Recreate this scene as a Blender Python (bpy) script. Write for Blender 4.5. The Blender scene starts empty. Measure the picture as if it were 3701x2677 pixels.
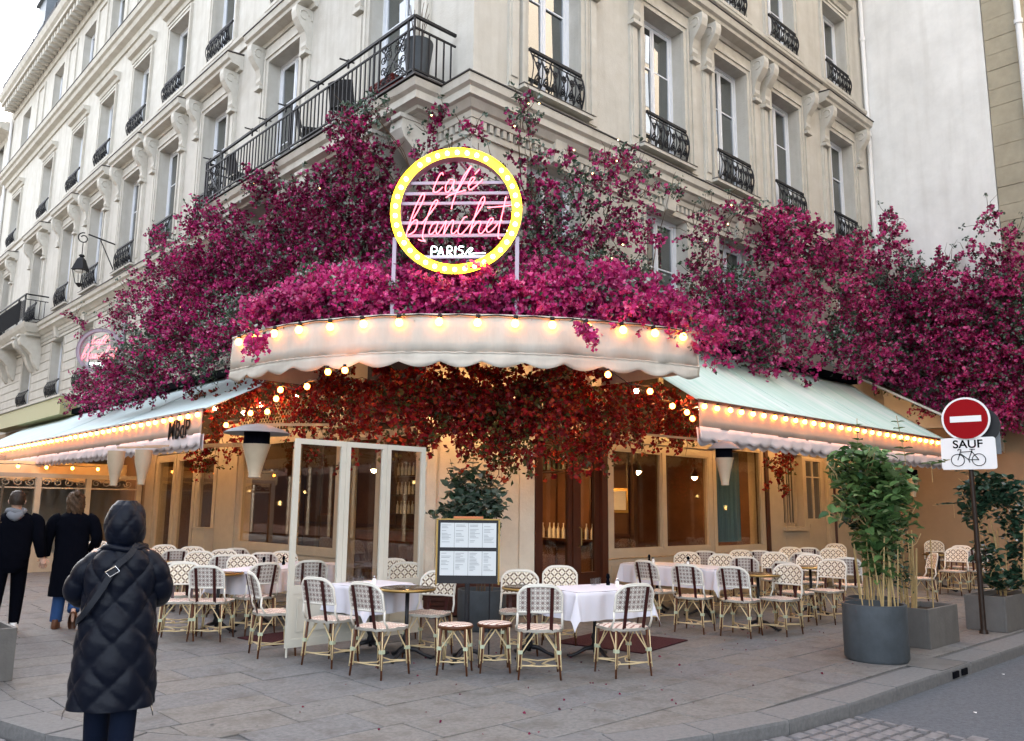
import bpy, math, random
import numpy as np
from mathutils import Vector, Matrix
random.seed(7); rng = np.random.default_rng(11)
R = math.radians; PI = math.pi
S = bpy.context.scene
COL = S.collection

# ---------------------------------------------------------------- camera, sky, sun, exposure
cam_d = bpy.data.cameras.new('camera'); cam = bpy.data.objects.new('camera', cam_d); COL.objects.link(cam)
cam_d.sensor_width = 36; cam_d.lens = 28.905; cam_d.clip_start = 0.05; cam_d.clip_end = 600
r_ = Vector((0.73062753, -0.68270571, 0.00981463)); u_ = Vector((-0.11858919, -0.1127311, 0.98652334)); f_ = Vector((0.6723987, 0.72194502, 0.16332596))
cam.matrix_world = Matrix(((r_.x, u_.x, -f_.x, -7.62), (r_.y, u_.y, -f_.y, -9.144), (r_.z, u_.z, -f_.z, 1.62), (0, 0, 0, 1)))
S.camera = cam
SUN_EL, SUN_AZ = 34, 62            # the sun stands behind the block, over the roofs (azimuth measured from +x)
W = bpy.data.worlds.new('World'); S.world = W; W.use_nodes = True
nt = W.node_tree; bg = nt.nodes['Background']
sky = nt.nodes.new('ShaderNodeTexSky'); sky.sky_type = 'NISHITA'; sky.sun_disc = False
sky.sun_elevation = R(SUN_EL); sky.sun_rotation = R(90 - SUN_AZ); sky.air_density = 1.0; sky.dust_density = 3.0; sky.ozone_density = 1.0
hs = nt.nodes.new('ShaderNodeHueSaturation'); hs.inputs['Saturation'].default_value = .38; nt.links.new(sky.outputs[0], hs.inputs['Color']); nt.links.new(hs.outputs[0], bg.inputs[0]); bg.inputs[1].default_value = 0.15
sd = bpy.data.lights.new('sun', 'SUN'); sd.energy = 2.2; sd.angle = R(0.6); sd.color = (1, .84, .66)
sun = bpy.data.objects.new('sun', sd); COL.objects.link(sun)
sv = Vector((math.cos(R(SUN_EL)) * math.cos(R(SUN_AZ)), math.cos(R(SUN_EL)) * math.sin(R(SUN_AZ)), math.sin(R(SUN_EL))))
sun.rotation_euler = sv.to_track_quat('Z', 'Y').to_euler(); sun.location = (0, 0, 40)
S.view_settings.view_transform = 'Standard'; S.view_settings.look = 'None'; S.view_settings.gamma = 1; S.view_settings.use_curve_mapping = False
S.view_settings.exposure = 2.85
S.render.engine = 'CYCLES'
cy = S.cycles; cy.use_denoising = True; cy.max_bounces = 6; cy.diffuse_bounces = 3; cy.glossy_bounces = 3; cy.transmission_bounces = 4
cy.transparent_max_bounces = 8; cy.sample_clamp_indirect = 6; cy.sample_clamp_direct = 0; cy.caustics_reflective = False; cy.caustics_refractive = False
cy.use_light_tree = True

# ---------------------------------------------------------------- helpers
def link(o, parent=None):
    COL.objects.link(o)
    if parent is not None: o.parent = parent
    return o
def tag(o, label=None, cat=None, group=None, kind=None):
    if label: o['label'] = label
    if cat: o['category'] = cat
    if group: o['group'] = group
    if kind: o['kind'] = kind
    return o
def thing(name, label, cat, loc=(0, 0, 0), rz=0, group=None):
    o = bpy.data.objects.new(name, None); o.empty_display_size = .1; o.location = loc; o.rotation_euler = (0, 0, rz); link(o)
    return tag(o, label, cat, group)
def inst(name, me, parent=None, loc=(0, 0, 0), rot=(0, 0, 0), scale=None, kind=None):
    o = bpy.data.objects.new(name, me); o.location = loc; o.rotation_euler = rot
    if scale is not None: o.scale = scale if hasattr(scale, '__len__') else (scale,) * 3
    link(o, parent)
    if kind: o['kind'] = kind
    return o
def copy_tree(o, parent=None):
    c = o.copy(); link(c, parent)
    for ch in list(o.children): copy_tree(ch, c)
    return c
def ident(p): return p
class MB:
    """collects faces; T maps local facade coordinates to the world"""
    def __init__(s, T=ident): s.v = []; s.f = []; s.m = []; s.T = T; s.mi = 0
    def add(s, vs, fs):
        n = len(s.v); s.v += [s.T(p) for p in vs]; s.f += [tuple(i + n for i in f) for f in fs]; s.m += [s.mi] * len(fs)
    def box(s, a, b, c=None):
        x0, y0, z0 = a; x1, y1, z1 = b
        s.add([(x0, y0, z0), (x1, y0, z0), (x1, y1, z0), (x0, y1, z0), (x0, y0, z1), (x1, y0, z1), (x1, y1, z1), (x0, y1, z1)],
              [(0, 3, 2, 1), (4, 5, 6, 7), (0, 1, 5, 4), (1, 2, 6, 5), (2, 3, 7, 6), (3, 0, 4, 7)])
    def obox(s, M, sx, sy, sz):
        vs = [M @ Vector((x * sx / 2, y * sy / 2, z * sz / 2)) for z in (-1, 1) for x, y in ((-1, -1), (1, -1), (1, 1), (-1, 1))]
        s.add([tuple(v) for v in vs], [(0, 3, 2, 1), (4, 5, 6, 7), (0, 1, 5, 4), (1, 2, 6, 5), (2, 3, 7, 6), (3, 0, 4, 7)])
    def bar(s, p, q, w, h=None):
        """square bar between two points"""
        p = Vector(p); q = Vector(q); d = q - p; L = d.length
        if L < 1e-6: return
        M = Matrix.Translation((p + q) / 2) @ d.to_track_quat('Z', 'Y').to_matrix().to_4x4()
        s.obox(M, w, h or w, L)
    def tube(s, pts, r, n=6, closed=False, cap=True):
        pts = [Vector(p) for p in pts]; k = len(pts); rr = r if hasattr(r, '__len__') else [r] * k
        if k < 2: return
        vs = []; fs = []; up = None
        for i, p in enumerate(pts):
            a = pts[(i - 1) % k] if (closed or i > 0) else pts[i]; b = pts[(i + 1) % k] if (closed or i < k - 1) else pts[i]
            t = (b - a)
            t = t.normalized() if t.length > 1e-9 else Vector((0, 0, 1))
            if up is None: up = Vector((0, 0, 1)) if abs(t.z) < .9 else Vector((1, 0, 0))
            x = up.cross(t)
            if x.length < 1e-6: x = Vector((1, 0, 0)).cross(t)
            x.normalize(); y = t.cross(x); up = y
            for j in range(n):
                an = 2 * PI * j / n; vs.append(tuple(p + (x * math.cos(an) + y * math.sin(an)) * rr[i]))
        for i in range(k if closed else k - 1):
            i2 = (i + 1) % k
            for j in range(n):
                j2 = (j + 1) % n; fs.append((i * n + j, i * n + j2, i2 * n + j2, i2 * n + j))
        if cap and not closed:
            fs.append(tuple(range(n - 1, -1, -1))); fs.append(tuple((k - 1) * n + j for j in range(n)))
        s.add(vs, fs)
    def lathe(s, prof, n=16, c=(0, 0, 0), cap=True):
        vs = []; fs = []
        for r, z in prof:
            for j in range(n): an = 2 * PI * j / n; vs.append((c[0] + r * math.cos(an), c[1] + r * math.sin(an), c[2] + z))
        for i in range(len(prof) - 1):
            for j in range(n): j2 = (j + 1) % n; fs.append((i * n + j, i * n + j2, (i + 1) * n + j2, (i + 1) * n + j))
        if cap: fs.append(tuple(range(n - 1, -1, -1))); fs.append(tuple((len(prof) - 1) * n + j for j in range(n)))
        s.add(vs, fs)
    def prism(s, prof, u0, u1):
        """profile of (v, z) pairs extruded along u"""
        k = len(prof)
        s.add([(u0, v, z) for v, z in prof] + [(u1, v, z) for v, z in prof],
              [(i, (i + 1) % k, k + (i + 1) % k, k + i) for i in range(k)] + [tuple(range(k - 1, -1, -1)), tuple(range(k, 2 * k))])
    def poly(s, pts, z0, z1):
        k = len(pts)
        s.add([(x, y, z0) for x, y in pts] + [(x, y, z1) for x, y in pts],
              [(i, (i + 1) % k, k + (i + 1) % k, k + i) for i in range(k)] + [tuple(range(k - 1, -1, -1)), tuple(range(k, 2 * k))])
    def grid(s, P):
        """P[i][j] points"""
        a = len(P); b = len(P[0])
        s.add([p for row in P for p in row], [(i * b + j, i * b + j + 1, (i + 1) * b + j + 1, (i + 1) * b + j) for i in range(a - 1) for j in range(b - 1)])
    def mesh(s, name, mats, smooth=False):
        me = bpy.data.meshes.new(name); me.from_pydata(s.v, [], s.f)
        for m in (mats if isinstance(mats, (list, tuple)) else [mats]): me.materials.append(m)
        if any(s.m): me.polygons.foreach_set('material_index', s.m)
        if smooth:
            me.polygons.foreach_set('use_smooth', [True] * len(s.f))
            if smooth != 'all':
                try: me.set_sharp_from_angle(angle=R(42))
                except Exception: pass
        me.update(); return me
    def build(s, name, mats, parent=None, smooth=False, kind=None, **k):
        return inst(name, s.mesh(name, mats, smooth), parent, kind=kind, **k)
def fixnormals(me):
    import bmesh
    b = bmesh.new(); b.from_mesh(me); bmesh.ops.recalc_face_normals(b, faces=b.faces); b.to_mesh(me); b.free()

# ---------------------------------------------------------------- materials
def srgb(h):
    h = h.lstrip('#'); c = [int(h[i:i + 2], 16) / 255 for i in (0, 2, 4)]
    return tuple(x / 12.92 if x <= .04045 else ((x + .055) / 1.055) ** 2.4 for x in c) + (1,)
def c4(c): return tuple(c[:3]) + (1,)
def mat(name, col, rough=.6, metal=0, noise=0, nscale=6, bump=0, bscale=40, col2=None, spec=None, emis=None, es=0, coat=0, stretch=None, alpha=None, trans=0, streak=0):
    m = bpy.data.materials.new(name); m.use_nodes = True; t = m.node_tree; N = t.nodes; Lk = t.links; p = N['Principled BSDF']
    p.inputs['Base Color'].default_value = c4(col); p.inputs['Roughness'].default_value = rough; p.inputs['Metallic'].default_value = metal
    p.inputs['Specular IOR Level'].default_value = .28 if spec is None else spec
    if coat: p.inputs['Coat Weight'].default_value = coat
    if emis: p.inputs['Emission Color'].default_value = c4(emis); p.inputs['Emission Strength'].default_value = es
    if trans: p.inputs['Transmission Weight'].default_value = trans
    if noise or bump or streak:
        tc = N.new('ShaderNodeTexCoord'); mp = N.new('ShaderNodeMapping'); Lk.new(tc.outputs['Object'], mp.inputs[0])
        if stretch: mp.inputs['Scale'].default_value = stretch
    if noise:
        n1 = N.new('ShaderNodeTexNoise'); n1.inputs['Scale'].default_value = nscale; n1.inputs['Detail'].default_value = 8; n1.inputs['Roughness'].default_value = .65
        Lk.new(mp.outputs[0], n1.inputs['Vector'])
        mr = N.new('ShaderNodeMapRange'); mr.inputs[1].default_value = .3; mr.inputs[2].default_value = .7; Lk.new(n1.outputs[0], mr.inputs[0])
        mx = N.new('ShaderNodeMix'); mx.data_type = 'RGBA'
        mx.inputs[6].default_value = c4(col); mx.inputs[7].default_value = c4(col2 or [x * (1 - noise) for x in col[:3]])
        Lk.new(mr.outputs[0], mx.inputs[0]); last = mx.outputs[2]
        if streak:
            mp2 = N.new('ShaderNodeMapping'); mp2.inputs['Scale'].default_value = (3, 3, .25); Lk.new(tc.outputs['Object'], mp2.inputs[0])
            n2 = N.new('ShaderNodeTexNoise'); n2.inputs['Scale'].default_value = 1.3; n2.inputs['Detail'].default_value = 6; Lk.new(mp2.outputs[0], n2.inputs['Vector'])
            m2 = N.new('ShaderNodeMapRange'); m2.inputs[1].default_value = .48; m2.inputs[2].default_value = .75; m2.inputs[4].default_value = streak; Lk.new(n2.outputs[0], m2.inputs[0])
            mx2 = N.new('ShaderNodeMix'); mx2.data_type = 'RGBA'; mx2.inputs[7].default_value = (col[0] * .42, col[1] * .38, col[2] * .33, 1)
            Lk.new(m2.outputs[0], mx2.inputs[0]); Lk.new(last, mx2.inputs[6]); last = mx2.outputs[2]
        Lk.new(last, p.inputs['Base Color'])
    if bump:
        n3 = N.new('ShaderNodeTexNoise'); n3.inputs['Scale'].default_value = bscale; n3.inputs['Detail'].default_value = 5; Lk.new(mp.outputs[0], n3.inputs['Vector'])
        b = N.new('ShaderNodeBump'); b.inputs['Strength'].default_value = bump; b.inputs['Distance'].default_value = .02; Lk.new(n3.outputs[0], b.inputs['Height']); Lk.new(b.outputs[0], p.inputs['Normal'])
    return m
def emit(name, col, s):
    m = bpy.data.materials.new(name); m.use_nodes = True; t = m.node_tree; t.nodes.clear()
    e = t.nodes.new('ShaderNodeEmission'); e.inputs[0].default_value = c4(col); e.inputs[1].default_value = s
    o = t.nodes.new('ShaderNodeOutputMaterial'); t.links.new(e.outputs[0], o.inputs[0]); return m
def leafmat(name, cols, trans=.35, rough=.5):
    """each leaf its own colour, a little light through it"""
    m = bpy.data.materials.new(name); m.use_nodes = True; t = m.node_tree; N = t.nodes; Lk = t.links; p = N['Principled BSDF']; out = N['Material Output']
    g = N.new('ShaderNodeNewGeometry'); cr = N.new('ShaderNodeValToRGB'); Lk.new(g.outputs['Random Per Island'], cr.inputs[0])
    el = cr.color_ramp.elements; el[0].color = c4(cols[0]); el[1].color = c4(cols[-1])
    for i, c in enumerate(cols[1:-1]): e = el.new((i + 1) / (len(cols) - 1)); e.color = c4(c)
    tc = N.new('ShaderNodeTexCoord'); n = N.new('ShaderNodeTexNoise'); n.inputs['Scale'].default_value = 1.7; n.inputs['Detail'].default_value = 3; Lk.new(tc.outputs['Object'], n.inputs['Vector'])
    mr = N.new('ShaderNodeMapRange'); mr.inputs[1].default_value = .35; mr.inputs[2].default_value = .65; mr.inputs[3].default_value = .7; mr.inputs[4].default_value = 1.25; Lk.new(n.outputs[0], mr.inputs[0])
    h = N.new('ShaderNodeHueSaturation'); Lk.new(mr.outputs[0], h.inputs['Value']); Lk.new(cr.outputs[0], h.inputs['Color'])
    Lk.new(h.outputs[0], p.inputs['Base Color']); p.inputs['Roughness'].default_value = rough; p.inputs['Specular IOR Level'].default_value = .3
    tr = N.new('ShaderNodeBsdfTranslucent'); Lk.new(h.outputs[0], tr.inputs[0])
    ms = N.new('ShaderNodeMixShader'); ms.inputs[0].default_value = trans; Lk.new(p.outputs[0], ms.inputs[1]); Lk.new(tr.outputs[0], ms.inputs[2]); Lk.new(ms.outputs[0], out.inputs[0])
    return m
def glassmat(name, tint, refl=.12, rough=.02, mixt=.88):
    m = bpy.data.materials.new(name); m.use_nodes = True; t = m.node_tree; N = t.nodes; Lk = t.links; N.clear()
    out = N.new('ShaderNodeOutputMaterial'); tr = N.new('ShaderNodeBsdfTransparent'); tr.inputs[0].default_value = c4(tint)
    gl = N.new('ShaderNodeBsdfGlossy'); gl.inputs['Roughness'].default_value = rough
    fr = N.new('ShaderNodeFresnel'); fr.inputs[0].default_value = 1.5
    mr = N.new('ShaderNodeMapRange'); mr.inputs[1].default_value = 0; mr.inputs[2].default_value = 1; mr.inputs[3].default_value = refl; mr.inputs[4].default_value = 1; Lk.new(fr.outputs[0], mr.inputs[0])
    ge = N.new('ShaderNodeNewGeometry'); fm = N.new('ShaderNodeMath'); fm.operation = 'MULTIPLY_ADD'; fm.inputs[1].default_value = -1; fm.inputs[2].default_value = 1; Lk.new(ge.outputs['Backfacing'], fm.inputs[0])
    fx = N.new('ShaderNodeMath'); fx.operation = 'MULTIPLY'; Lk.new(mr.outputs[0], fx.inputs[0]); Lk.new(fm.outputs[0], fx.inputs[1])
    ms = N.new('ShaderNodeMixShader'); Lk.new(fx.outputs[0], ms.inputs[0]); Lk.new(tr.outputs[0], ms.inputs[1]); Lk.new(gl.outputs[0], ms.inputs[2]); Lk.new(ms.outputs[0], out.inputs[0])
    return m
def weave(name, ca, cb, cc, scale, horiz=False, dots=False):
    """lattice weave: bands of cb crossing on ca, small cc marks between"""
    m = bpy.data.materials.new(name); m.use_nodes = True; t = m.node_tree; N = t.nodes; Lk = t.links; p = N['Principled BSDF']; p.inputs['Roughness'].default_value = .45
    tc = N.new('ShaderNodeTexCoord'); sp = N.new('ShaderNodeSeparateXYZ'); Lk.new(tc.outputs['Object'], sp.inputs[0])
    def math_(op, a, b=None, c=None):
        n = N.new('ShaderNodeMath'); n.operation = op
        for i, x in enumerate((a, b, c)):
            if x is None: continue
            if isinstance(x, (int, float)): n.inputs[i].default_value = x
            else: Lk.new(x, n.inputs[i])
        return n.outputs[0]
    U = sp.outputs['Y']; V = sp.outputs['X'] if horiz else sp.outputs['Z']
    a = math_('SINE', math_('MULTIPLY', math_('ADD', U, V), scale)); b = math_('SINE', math_('MULTIPLY', math_('SUBTRACT', U, V), scale))
    if dots:
        d = math_('MULTIPLY', a, b); band = math_('GREATER_THAN', d, .55); ring = math_('MULTIPLY', math_('GREATER_THAN', math_('ABSOLUTE', d), .2), math_('LESS_THAN', math_('ABSOLUTE', d), .5))
        f1, f2 = band, ring
    else:
        f1 = math_('MAXIMUM', math_('GREATER_THAN', a, .72), math_('GREATER_THAN', b, .72)); f2 = math_('GREATER_THAN', math_('MULTIPLY', a, b), .60)
    if horiz:
        f1 = math_('GREATER_THAN', a, .62); f2 = math_('GREATER_THAN', math_('MULTIPLY', math_('SINE', math_('MULTIPLY', math_('SUBTRACT', U, V), scale * 2.4)), 1.0), .75)
    m1 = N.new('ShaderNodeMix'); m1.data_type = 'RGBA'; m1.inputs[6].default_value = c4(ca); m1.inputs[7].default_value = c4(cb); Lk.new(f1, m1.inputs[0])
    m2 = N.new('ShaderNodeMix'); m2.data_type = 'RGBA'; Lk.new(m1.outputs[2], m2.inputs[6]); m2.inputs[7].default_value = c4(cc); Lk.new(f2, m2.inputs[0])
    Lk.new(m2.outputs[2], p.inputs['Base Color'])
    w = math_('MULTIPLY', math_('SINE', math_('MULTIPLY', U, scale * 6)), math_('SINE', math_('MULTIPLY', V, scale * 6)))
    bp = N.new('ShaderNodeBump'); bp.inputs['Strength'].default_value = .5; bp.inputs['Distance'].default_value = .003; Lk.new(w, bp.inputs['Height']); Lk.new(bp.outputs[0], p.inputs['Normal'])
    return m

M_stone = mat('limestone', (.565, .545, .495), .85, noise=.2, nscale=2.2, bump=.25, bscale=30, col2=(.475, .45, .395), streak=.3)
M_trim = mat('carved_limestone', (.59, .57, .515), .85, noise=.2, nscale=3, bump=.15, bscale=40, col2=(.485, .455, .395), streak=.25)
M_lead = mat('lead_flashing', (.05, .043, .043), .6, noise=.3, nscale=8)
M_zinc = mat('zinc_roof', (.16, .18, .20), .45, noise=.3, nscale=3, stretch=(1, 1, 3))
M_iron = mat('black_ironwork', (.012, .012, .015), .6, noise=.3, nscale=20)
M_frame = mat('white_window_paint', (.74, .77, .82), .4, noise=.06, nscale=10)
M_pane = mat('dark_window_glass', (.035, .040, .034), .03, spec=.9, noise=.5, nscale=1.1)
_n = M_pane.node_tree.nodes; _g = _n.new('ShaderNodeBsdfGlossy'); _g.inputs['Roughness'].default_value = .015; _g.inputs['Color'].default_value = (.9, .95, 1, 1); _m = _n.new('ShaderNodeMixShader'); _m.inputs[0].default_value = .17
M_pane.node_tree.links.new(_n['Principled BSDF'].outputs[0], _m.inputs[1]); M_pane.node_tree.links.new(_g.outputs[0], _m.inputs[2]); M_pane.node_tree.links.new(_m.outputs[0], _n['Material Output'].inputs[0])
M_paint = mat('cream_shopfront_paint', (.43, .35, .25), .5, noise=.12, nscale=5, bump=.06, bscale=30)
M_paintw = mat('ivory_screen_paint', (.55, .53, .46), .4, noise=.05, nscale=5)
M_column = mat('cream_render', (.72, .66, .55), .85, noise=.15, nscale=3, bump=.25, bscale=30, streak=.15)
M_plaster = mat('whitewashed_plaster', (.87, .865, .84), .9, noise=.22, nscale=.8, bump=.5, bscale=2.2, col2=(.68, .675, .65), streak=.16)
M_rough = mat('bare_rubble_stone', (.44, .39, .29), .95, noise=.3, nscale=1.4, bump=.7, bscale=6)
M_tan = mat('tan_render', (.30, .205, .125), .85, noise=.12, nscale=2.5, bump=.12, bscale=20)
M_brown = mat('brown_wood', (.065, .02, .010), .35, noise=.35, nscale=4, stretch=(6, 6, .6))
M_dark = mat('dark_interior', (.022, .010, .006), .8, noise=.4, nscale=2)
M_dkred = mat('dark_red_brick', (.07, .025, .018), .8, noise=.4, nscale=8)
M_glass = glassmat('shop_glass', (.86, .85, .80), .08)
M_cglass = glassmat('clear_glass', (.94, .95, .95), .03)
M_asph = mat('asphalt', (.115, .12, .135), .9, noise=.35, nscale=30, bump=.5, bscale=180, col2=(.065, .07, .08))
M_base = mat('joint_bed', (.10, .098, .10), .95, noise=.3, nscale=20)
M_kerb = mat('granite_kerb', (.16, .16, .162), .75, noise=.35, nscale=25, bump=.25, bscale=90)
M_sett = mat('granite_sett', (.19, .18, .185), .75, noise=.4, nscale=14, bump=.4, bscale=60)
M_slab = [mat('paving_stone_%s' % k, c, .8, noise=.4, nscale=24, bump=.3, bscale=140, col2=[x * .55 for x in c], streak=.7) for k, c in (('grey', (.182, .179, .176)), ('warm', (.190, .182, .174)), ('blue', (.170, .170, .174)))]
M_mat = mat('burgundy_mat', (.045, .006, .010), .95, bump=.4, bscale=200, noise=.3, nscale=30)
M_canvL = mat('pale_blue_canvas', (.46, .60, .61), .8, noise=.2, nscale=2, bump=.3, bscale=3, col2=(.60, .68, .69), stretch=(.2, 2.6, .2))
M_canvR = mat('mint_canvas', (.45, .68, .60), .8, noise=.35, nscale=2.0, bump=.3, bscale=3, col2=(.78, .84, .82), stretch=(2.6, .2, .2))
M_val = mat('ivory_canvas', (.60, .56, .49), .85, noise=.2, nscale=1.6, bump=.55, bscale=4, stretch=(1.6, 1.6, .5), streak=.12)
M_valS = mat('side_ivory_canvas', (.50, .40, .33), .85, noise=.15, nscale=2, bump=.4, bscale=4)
M_val2 = mat('lilac_white_canvas', (.62, .58, .60), .8, noise=.08, nscale=3, bump=.2, bscale=8)
M_cloth = mat('white_linen', (.62, .61, .67), .8, bump=.15, bscale=14)
M_bulb = emit('warm_bulb', (1.0, .25, .028), 9)
M_bulbI = emit('warm_bulb_bright', (1.0, .52, .20), 75)
M_bulb2 = emit('warm_bulb_soft', (1.0, .30, .045), 4)
M_bulbY = emit('yellow_sign_bulb', (1.0, .70, .16), 4)
M_face = mat('yellow_channel_glow', (.8, .7, .05), .5, emis=(1.0, .60, .012), es=.75)  # emission put into the yellow paint imitates light from the ring bulbs
M_neonP = emit('pink_neon', (1.0, .15, .19), .85)
M_neonW = emit('white_neon', (.75, 1.0, .95), 1.4)
M_whitemetal = mat('white_sign_metal', (.42, .35, .43), .4, metal=.1)
M_rattan = mat('cream_rattan', (.66, .52, .30), .4, noise=.15, nscale=20)
M_wrim = mat('white_rattan_band', (.70, .67, .60), .35, noise=.05)
M_cane = mat('brown_cane', (.11, .038, .015), .35, noise=.4, nscale=30)
M_splat = mat('maroon_cane', (.045, .010, .009), .3, noise=.25, nscale=40)
M_bind = mat('green_binding', (.42, .46, .33), .5)
M_weaveF = weave('lattice_weave', (.78, .72, .60), (.13, .075, .045), (.60, .50, .36), 66)
M_weaveB = weave('dotted_weave', (.66, .62, .56), (.24, .17, .15), (.17, .12, .12), 66, dots=True)
M_weaveS = weave('striped_seat_weave', (.74, .64, .56), (.18, .06, .04), (.52, .36, .30), 64, horiz=True)
M_ttop = mat('dark_table_top', (.06, .035, .02), .22, noise=.3, nscale=6)
M_brass = mat('brass_edge', (.30, .20, .07), .35, metal=.9)
M_blk = mat('black_cast_iron', (.012, .012, .015), .45)
M_pot = mat('slate_planter', (.07, .082, .094), .6, noise=.4, nscale=4, bump=.1, bscale=30, streak=.5, col2=(.045, .053, .06))
M_box = mat('grey_concrete_planter', (.13, .125, .12), .7, noise=.25, nscale=5, bump=.15, bscale=40, streak=.3)
M_soil = mat('dark_soil', (.02, .013, .008), .95, bump=.8, bscale=60)
M_stake = mat('bamboo_stake', (.46, .34, .16), .5, noise=.25, nscale=20)
M_twig = mat('woody_stem', (.10, .065, .04), .8, noise=.3, nscale=20)
M_bract = leafmat('magenta_bracts', [(.18, .004, .055), (.40, .010, .12), (.26, .009, .12), (.56, .045, .22), (.46, .012, .13), (.68, .14, .34)], .3)
M_bractD = leafmat('deep_crimson_bracts', [(.08, .003, .02), (.17, .004, .04), (.06, .003, .02), (.24, .008, .07)], .3)  # deep crimson, darkened further to stand in for self-shade among the blooms
M_bractR = leafmat('red_glow_bracts', [(.15, .004, .008), (.34, .010, .012), (.08, .003, .005), (.52, .07, .02)], .35)  # red bracts, their brighter orange tones imitating warm glow under the canopy
M_tiny = mat('white_petals', (.75, .62, .66), .5)
M_leafG = leafmat('dark_green_leaves', [(.02, .045, .028), (.04, .08, .04), (.06, .10, .07), (.16, .22, .18), (.30, .33, .30)], .2, .35)
M_leafY = leafmat('sunny_green_leaves', [(.03, .085, .025), (.07, .15, .05), (.16, .27, .09), (.03, .08, .03), (.30, .38, .18)], .3, .35)
M_leafK = leafmat('blue_green_leaves', [(.018, .05, .032), (.03, .075, .045), (.05, .10, .06)], .15, .3)
M_leafO = leafmat('olive_autumn_leaves', [(.05, .05, .012), (.10, .08, .02), (.03, .04, .012), (.20, .12, .03)], .3, .4)
M_black = mat('black_wool', (.002, .0025, .005), .95, spec=.04, bump=.2, bscale=60)
M_navy = mat('navy_quilted_nylon', (.0018, .0035, .0095), .45, bump=.15, bscale=26, spec=.16)
M_jean = mat('dark_denim', (.003, .006, .016), .9, spec=.1, bump=.2, bscale=80)
M_blue = mat('blue_denim', (.02, .06, .17), .85, noise=.2)
M_skin = mat('skin', (.52, .32, .24), .5)
M_hairB = mat('dark_brown_hair', (.02, .012, .008), .5, bump=.5, bscale=40)
M_hairL = mat('light_brown_hair', (.085, .045, .022), .6, noise=.6, nscale=22, bump=.8, bscale=40)
M_greyk = mat('grey_hood_jersey', (.14, .15, .17), .9)
M_greyp = mat('grey_weathered_pipe', (.55, .56, .57), .5, noise=.2)
M_white = mat('white_paint', (.80, .80, .80), .4)
M_shoeB = mat('brown_leather', (.10, .04, .02), .5)
M_strap = mat('black_webbing', (.006, .008, .014), .6)
M_buckle = mat('polished_metal', (.8, .8, .8), .15, metal=1)
M_red = mat('sign_red', (.28, .004, .008), .7, spec=.1)
M_signw = mat('sign_white', (.80, .80, .80), .35)
M_ink = mat('black_ink', (.004, .004, .004), .8, spec=.05)
M_pole = mat('dark_brown_pole', (.03, .018, .013), .4, noise=.4, nscale=10)
M_orange = mat('terracotta_rim', (.50, .17, .07), .6)
M_paper = mat('menu_paper', (.55, .58, .59), .6)
M_grey = mat('grey_print', (.25, .27, .29), .7)
M_curt = mat('blue_curtain', (.16, .33, .46), .6, noise=.35, nscale=2.5, stretch=(14, 14, .2), col2=(.06, .14, .24))
M_ceram = mat('white_ceramic', (.8, .8, .8), .25)
M_opp = mat('ochre_facade_opposite', (.48, .42, .34), .9, noise=.1)
M_opp2 = mat('pale_facade_opposite', (.30, .28, .25), .9, noise=.1)
M_smallglow = emit('small_warm_glow', (1.0, .62, .22), 3)
M_lampin = emit('interior_pendant_glow', (1.0, .52, .18), 110)
M_inwall = mat('warm_brown_interior', (.16, .07, .035), .7, noise=.5, nscale=1.2)
M_bractL = leafmat('lit_pink_bracts', [(.42, .012, .12), (.60, .035, .22), (.34, .010, .11), (.74, .12, .34), (.54, .018, .16), (.82, .26, .46)], .35)  # bracts lightened in colour to imitate skylight on canopy top and far right
M_olive = mat('olive_awning_box', (.36, .34, .17), .6)
M_yel = mat('yellow_cream_canvas', (.72, .58, .33), .8)
# ================================================================ LARGE STRUCTURE
TL = lambda p: (-p[1], p[0], p[2])       # left street front: u runs along +y, v outwards
TR = lambda p: (p[0], -p[1], p[2])       # right street front: u runs along +x
PLACE = {'L': lambda u, z, v=0: ((-v, u, z), (0, 0, -PI / 2)), 'R': lambda u, z, v=0: ((u, -v, z), (0, 0, 0))}
def sweep(mb, prof, path):
    n = len(path); segs = []
    for i in range(n - 1):
        dx = path[i + 1][0] - path[i][0]; dy = path[i + 1][1] - path[i][1]; l = math.hypot(dx, dy); segs.append((dy / l, -dx / l))
    rows = []
    for i, (x, y) in enumerate(path):
        if i == 0: m = segs[0]
        elif i == n - 1: m = segs[-1]
        else:
            a, b = segs[i - 1], segs[i]; k = 1 + a[0] * b[0] + a[1] * b[1]; m = ((a[0] + b[0]) / k, (a[1] + b[1]) / k)
        rows.append([(x + m[0] * v, y + m[1] * v, z) for v, z in prof])
    k = len(prof); vs = [p for r in rows for p in r]
    fs = [(i * k + j, i * k + (j + 1) % k, (i + 1) * k + (j + 1) % k, (i + 1) * k + j) for i in range(n - 1) for j in range(k)]
    fs += [tuple(range(k - 1, -1, -1)), tuple(range((n - 1) * k, n * k))]
    mb.add(vs, fs)

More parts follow.
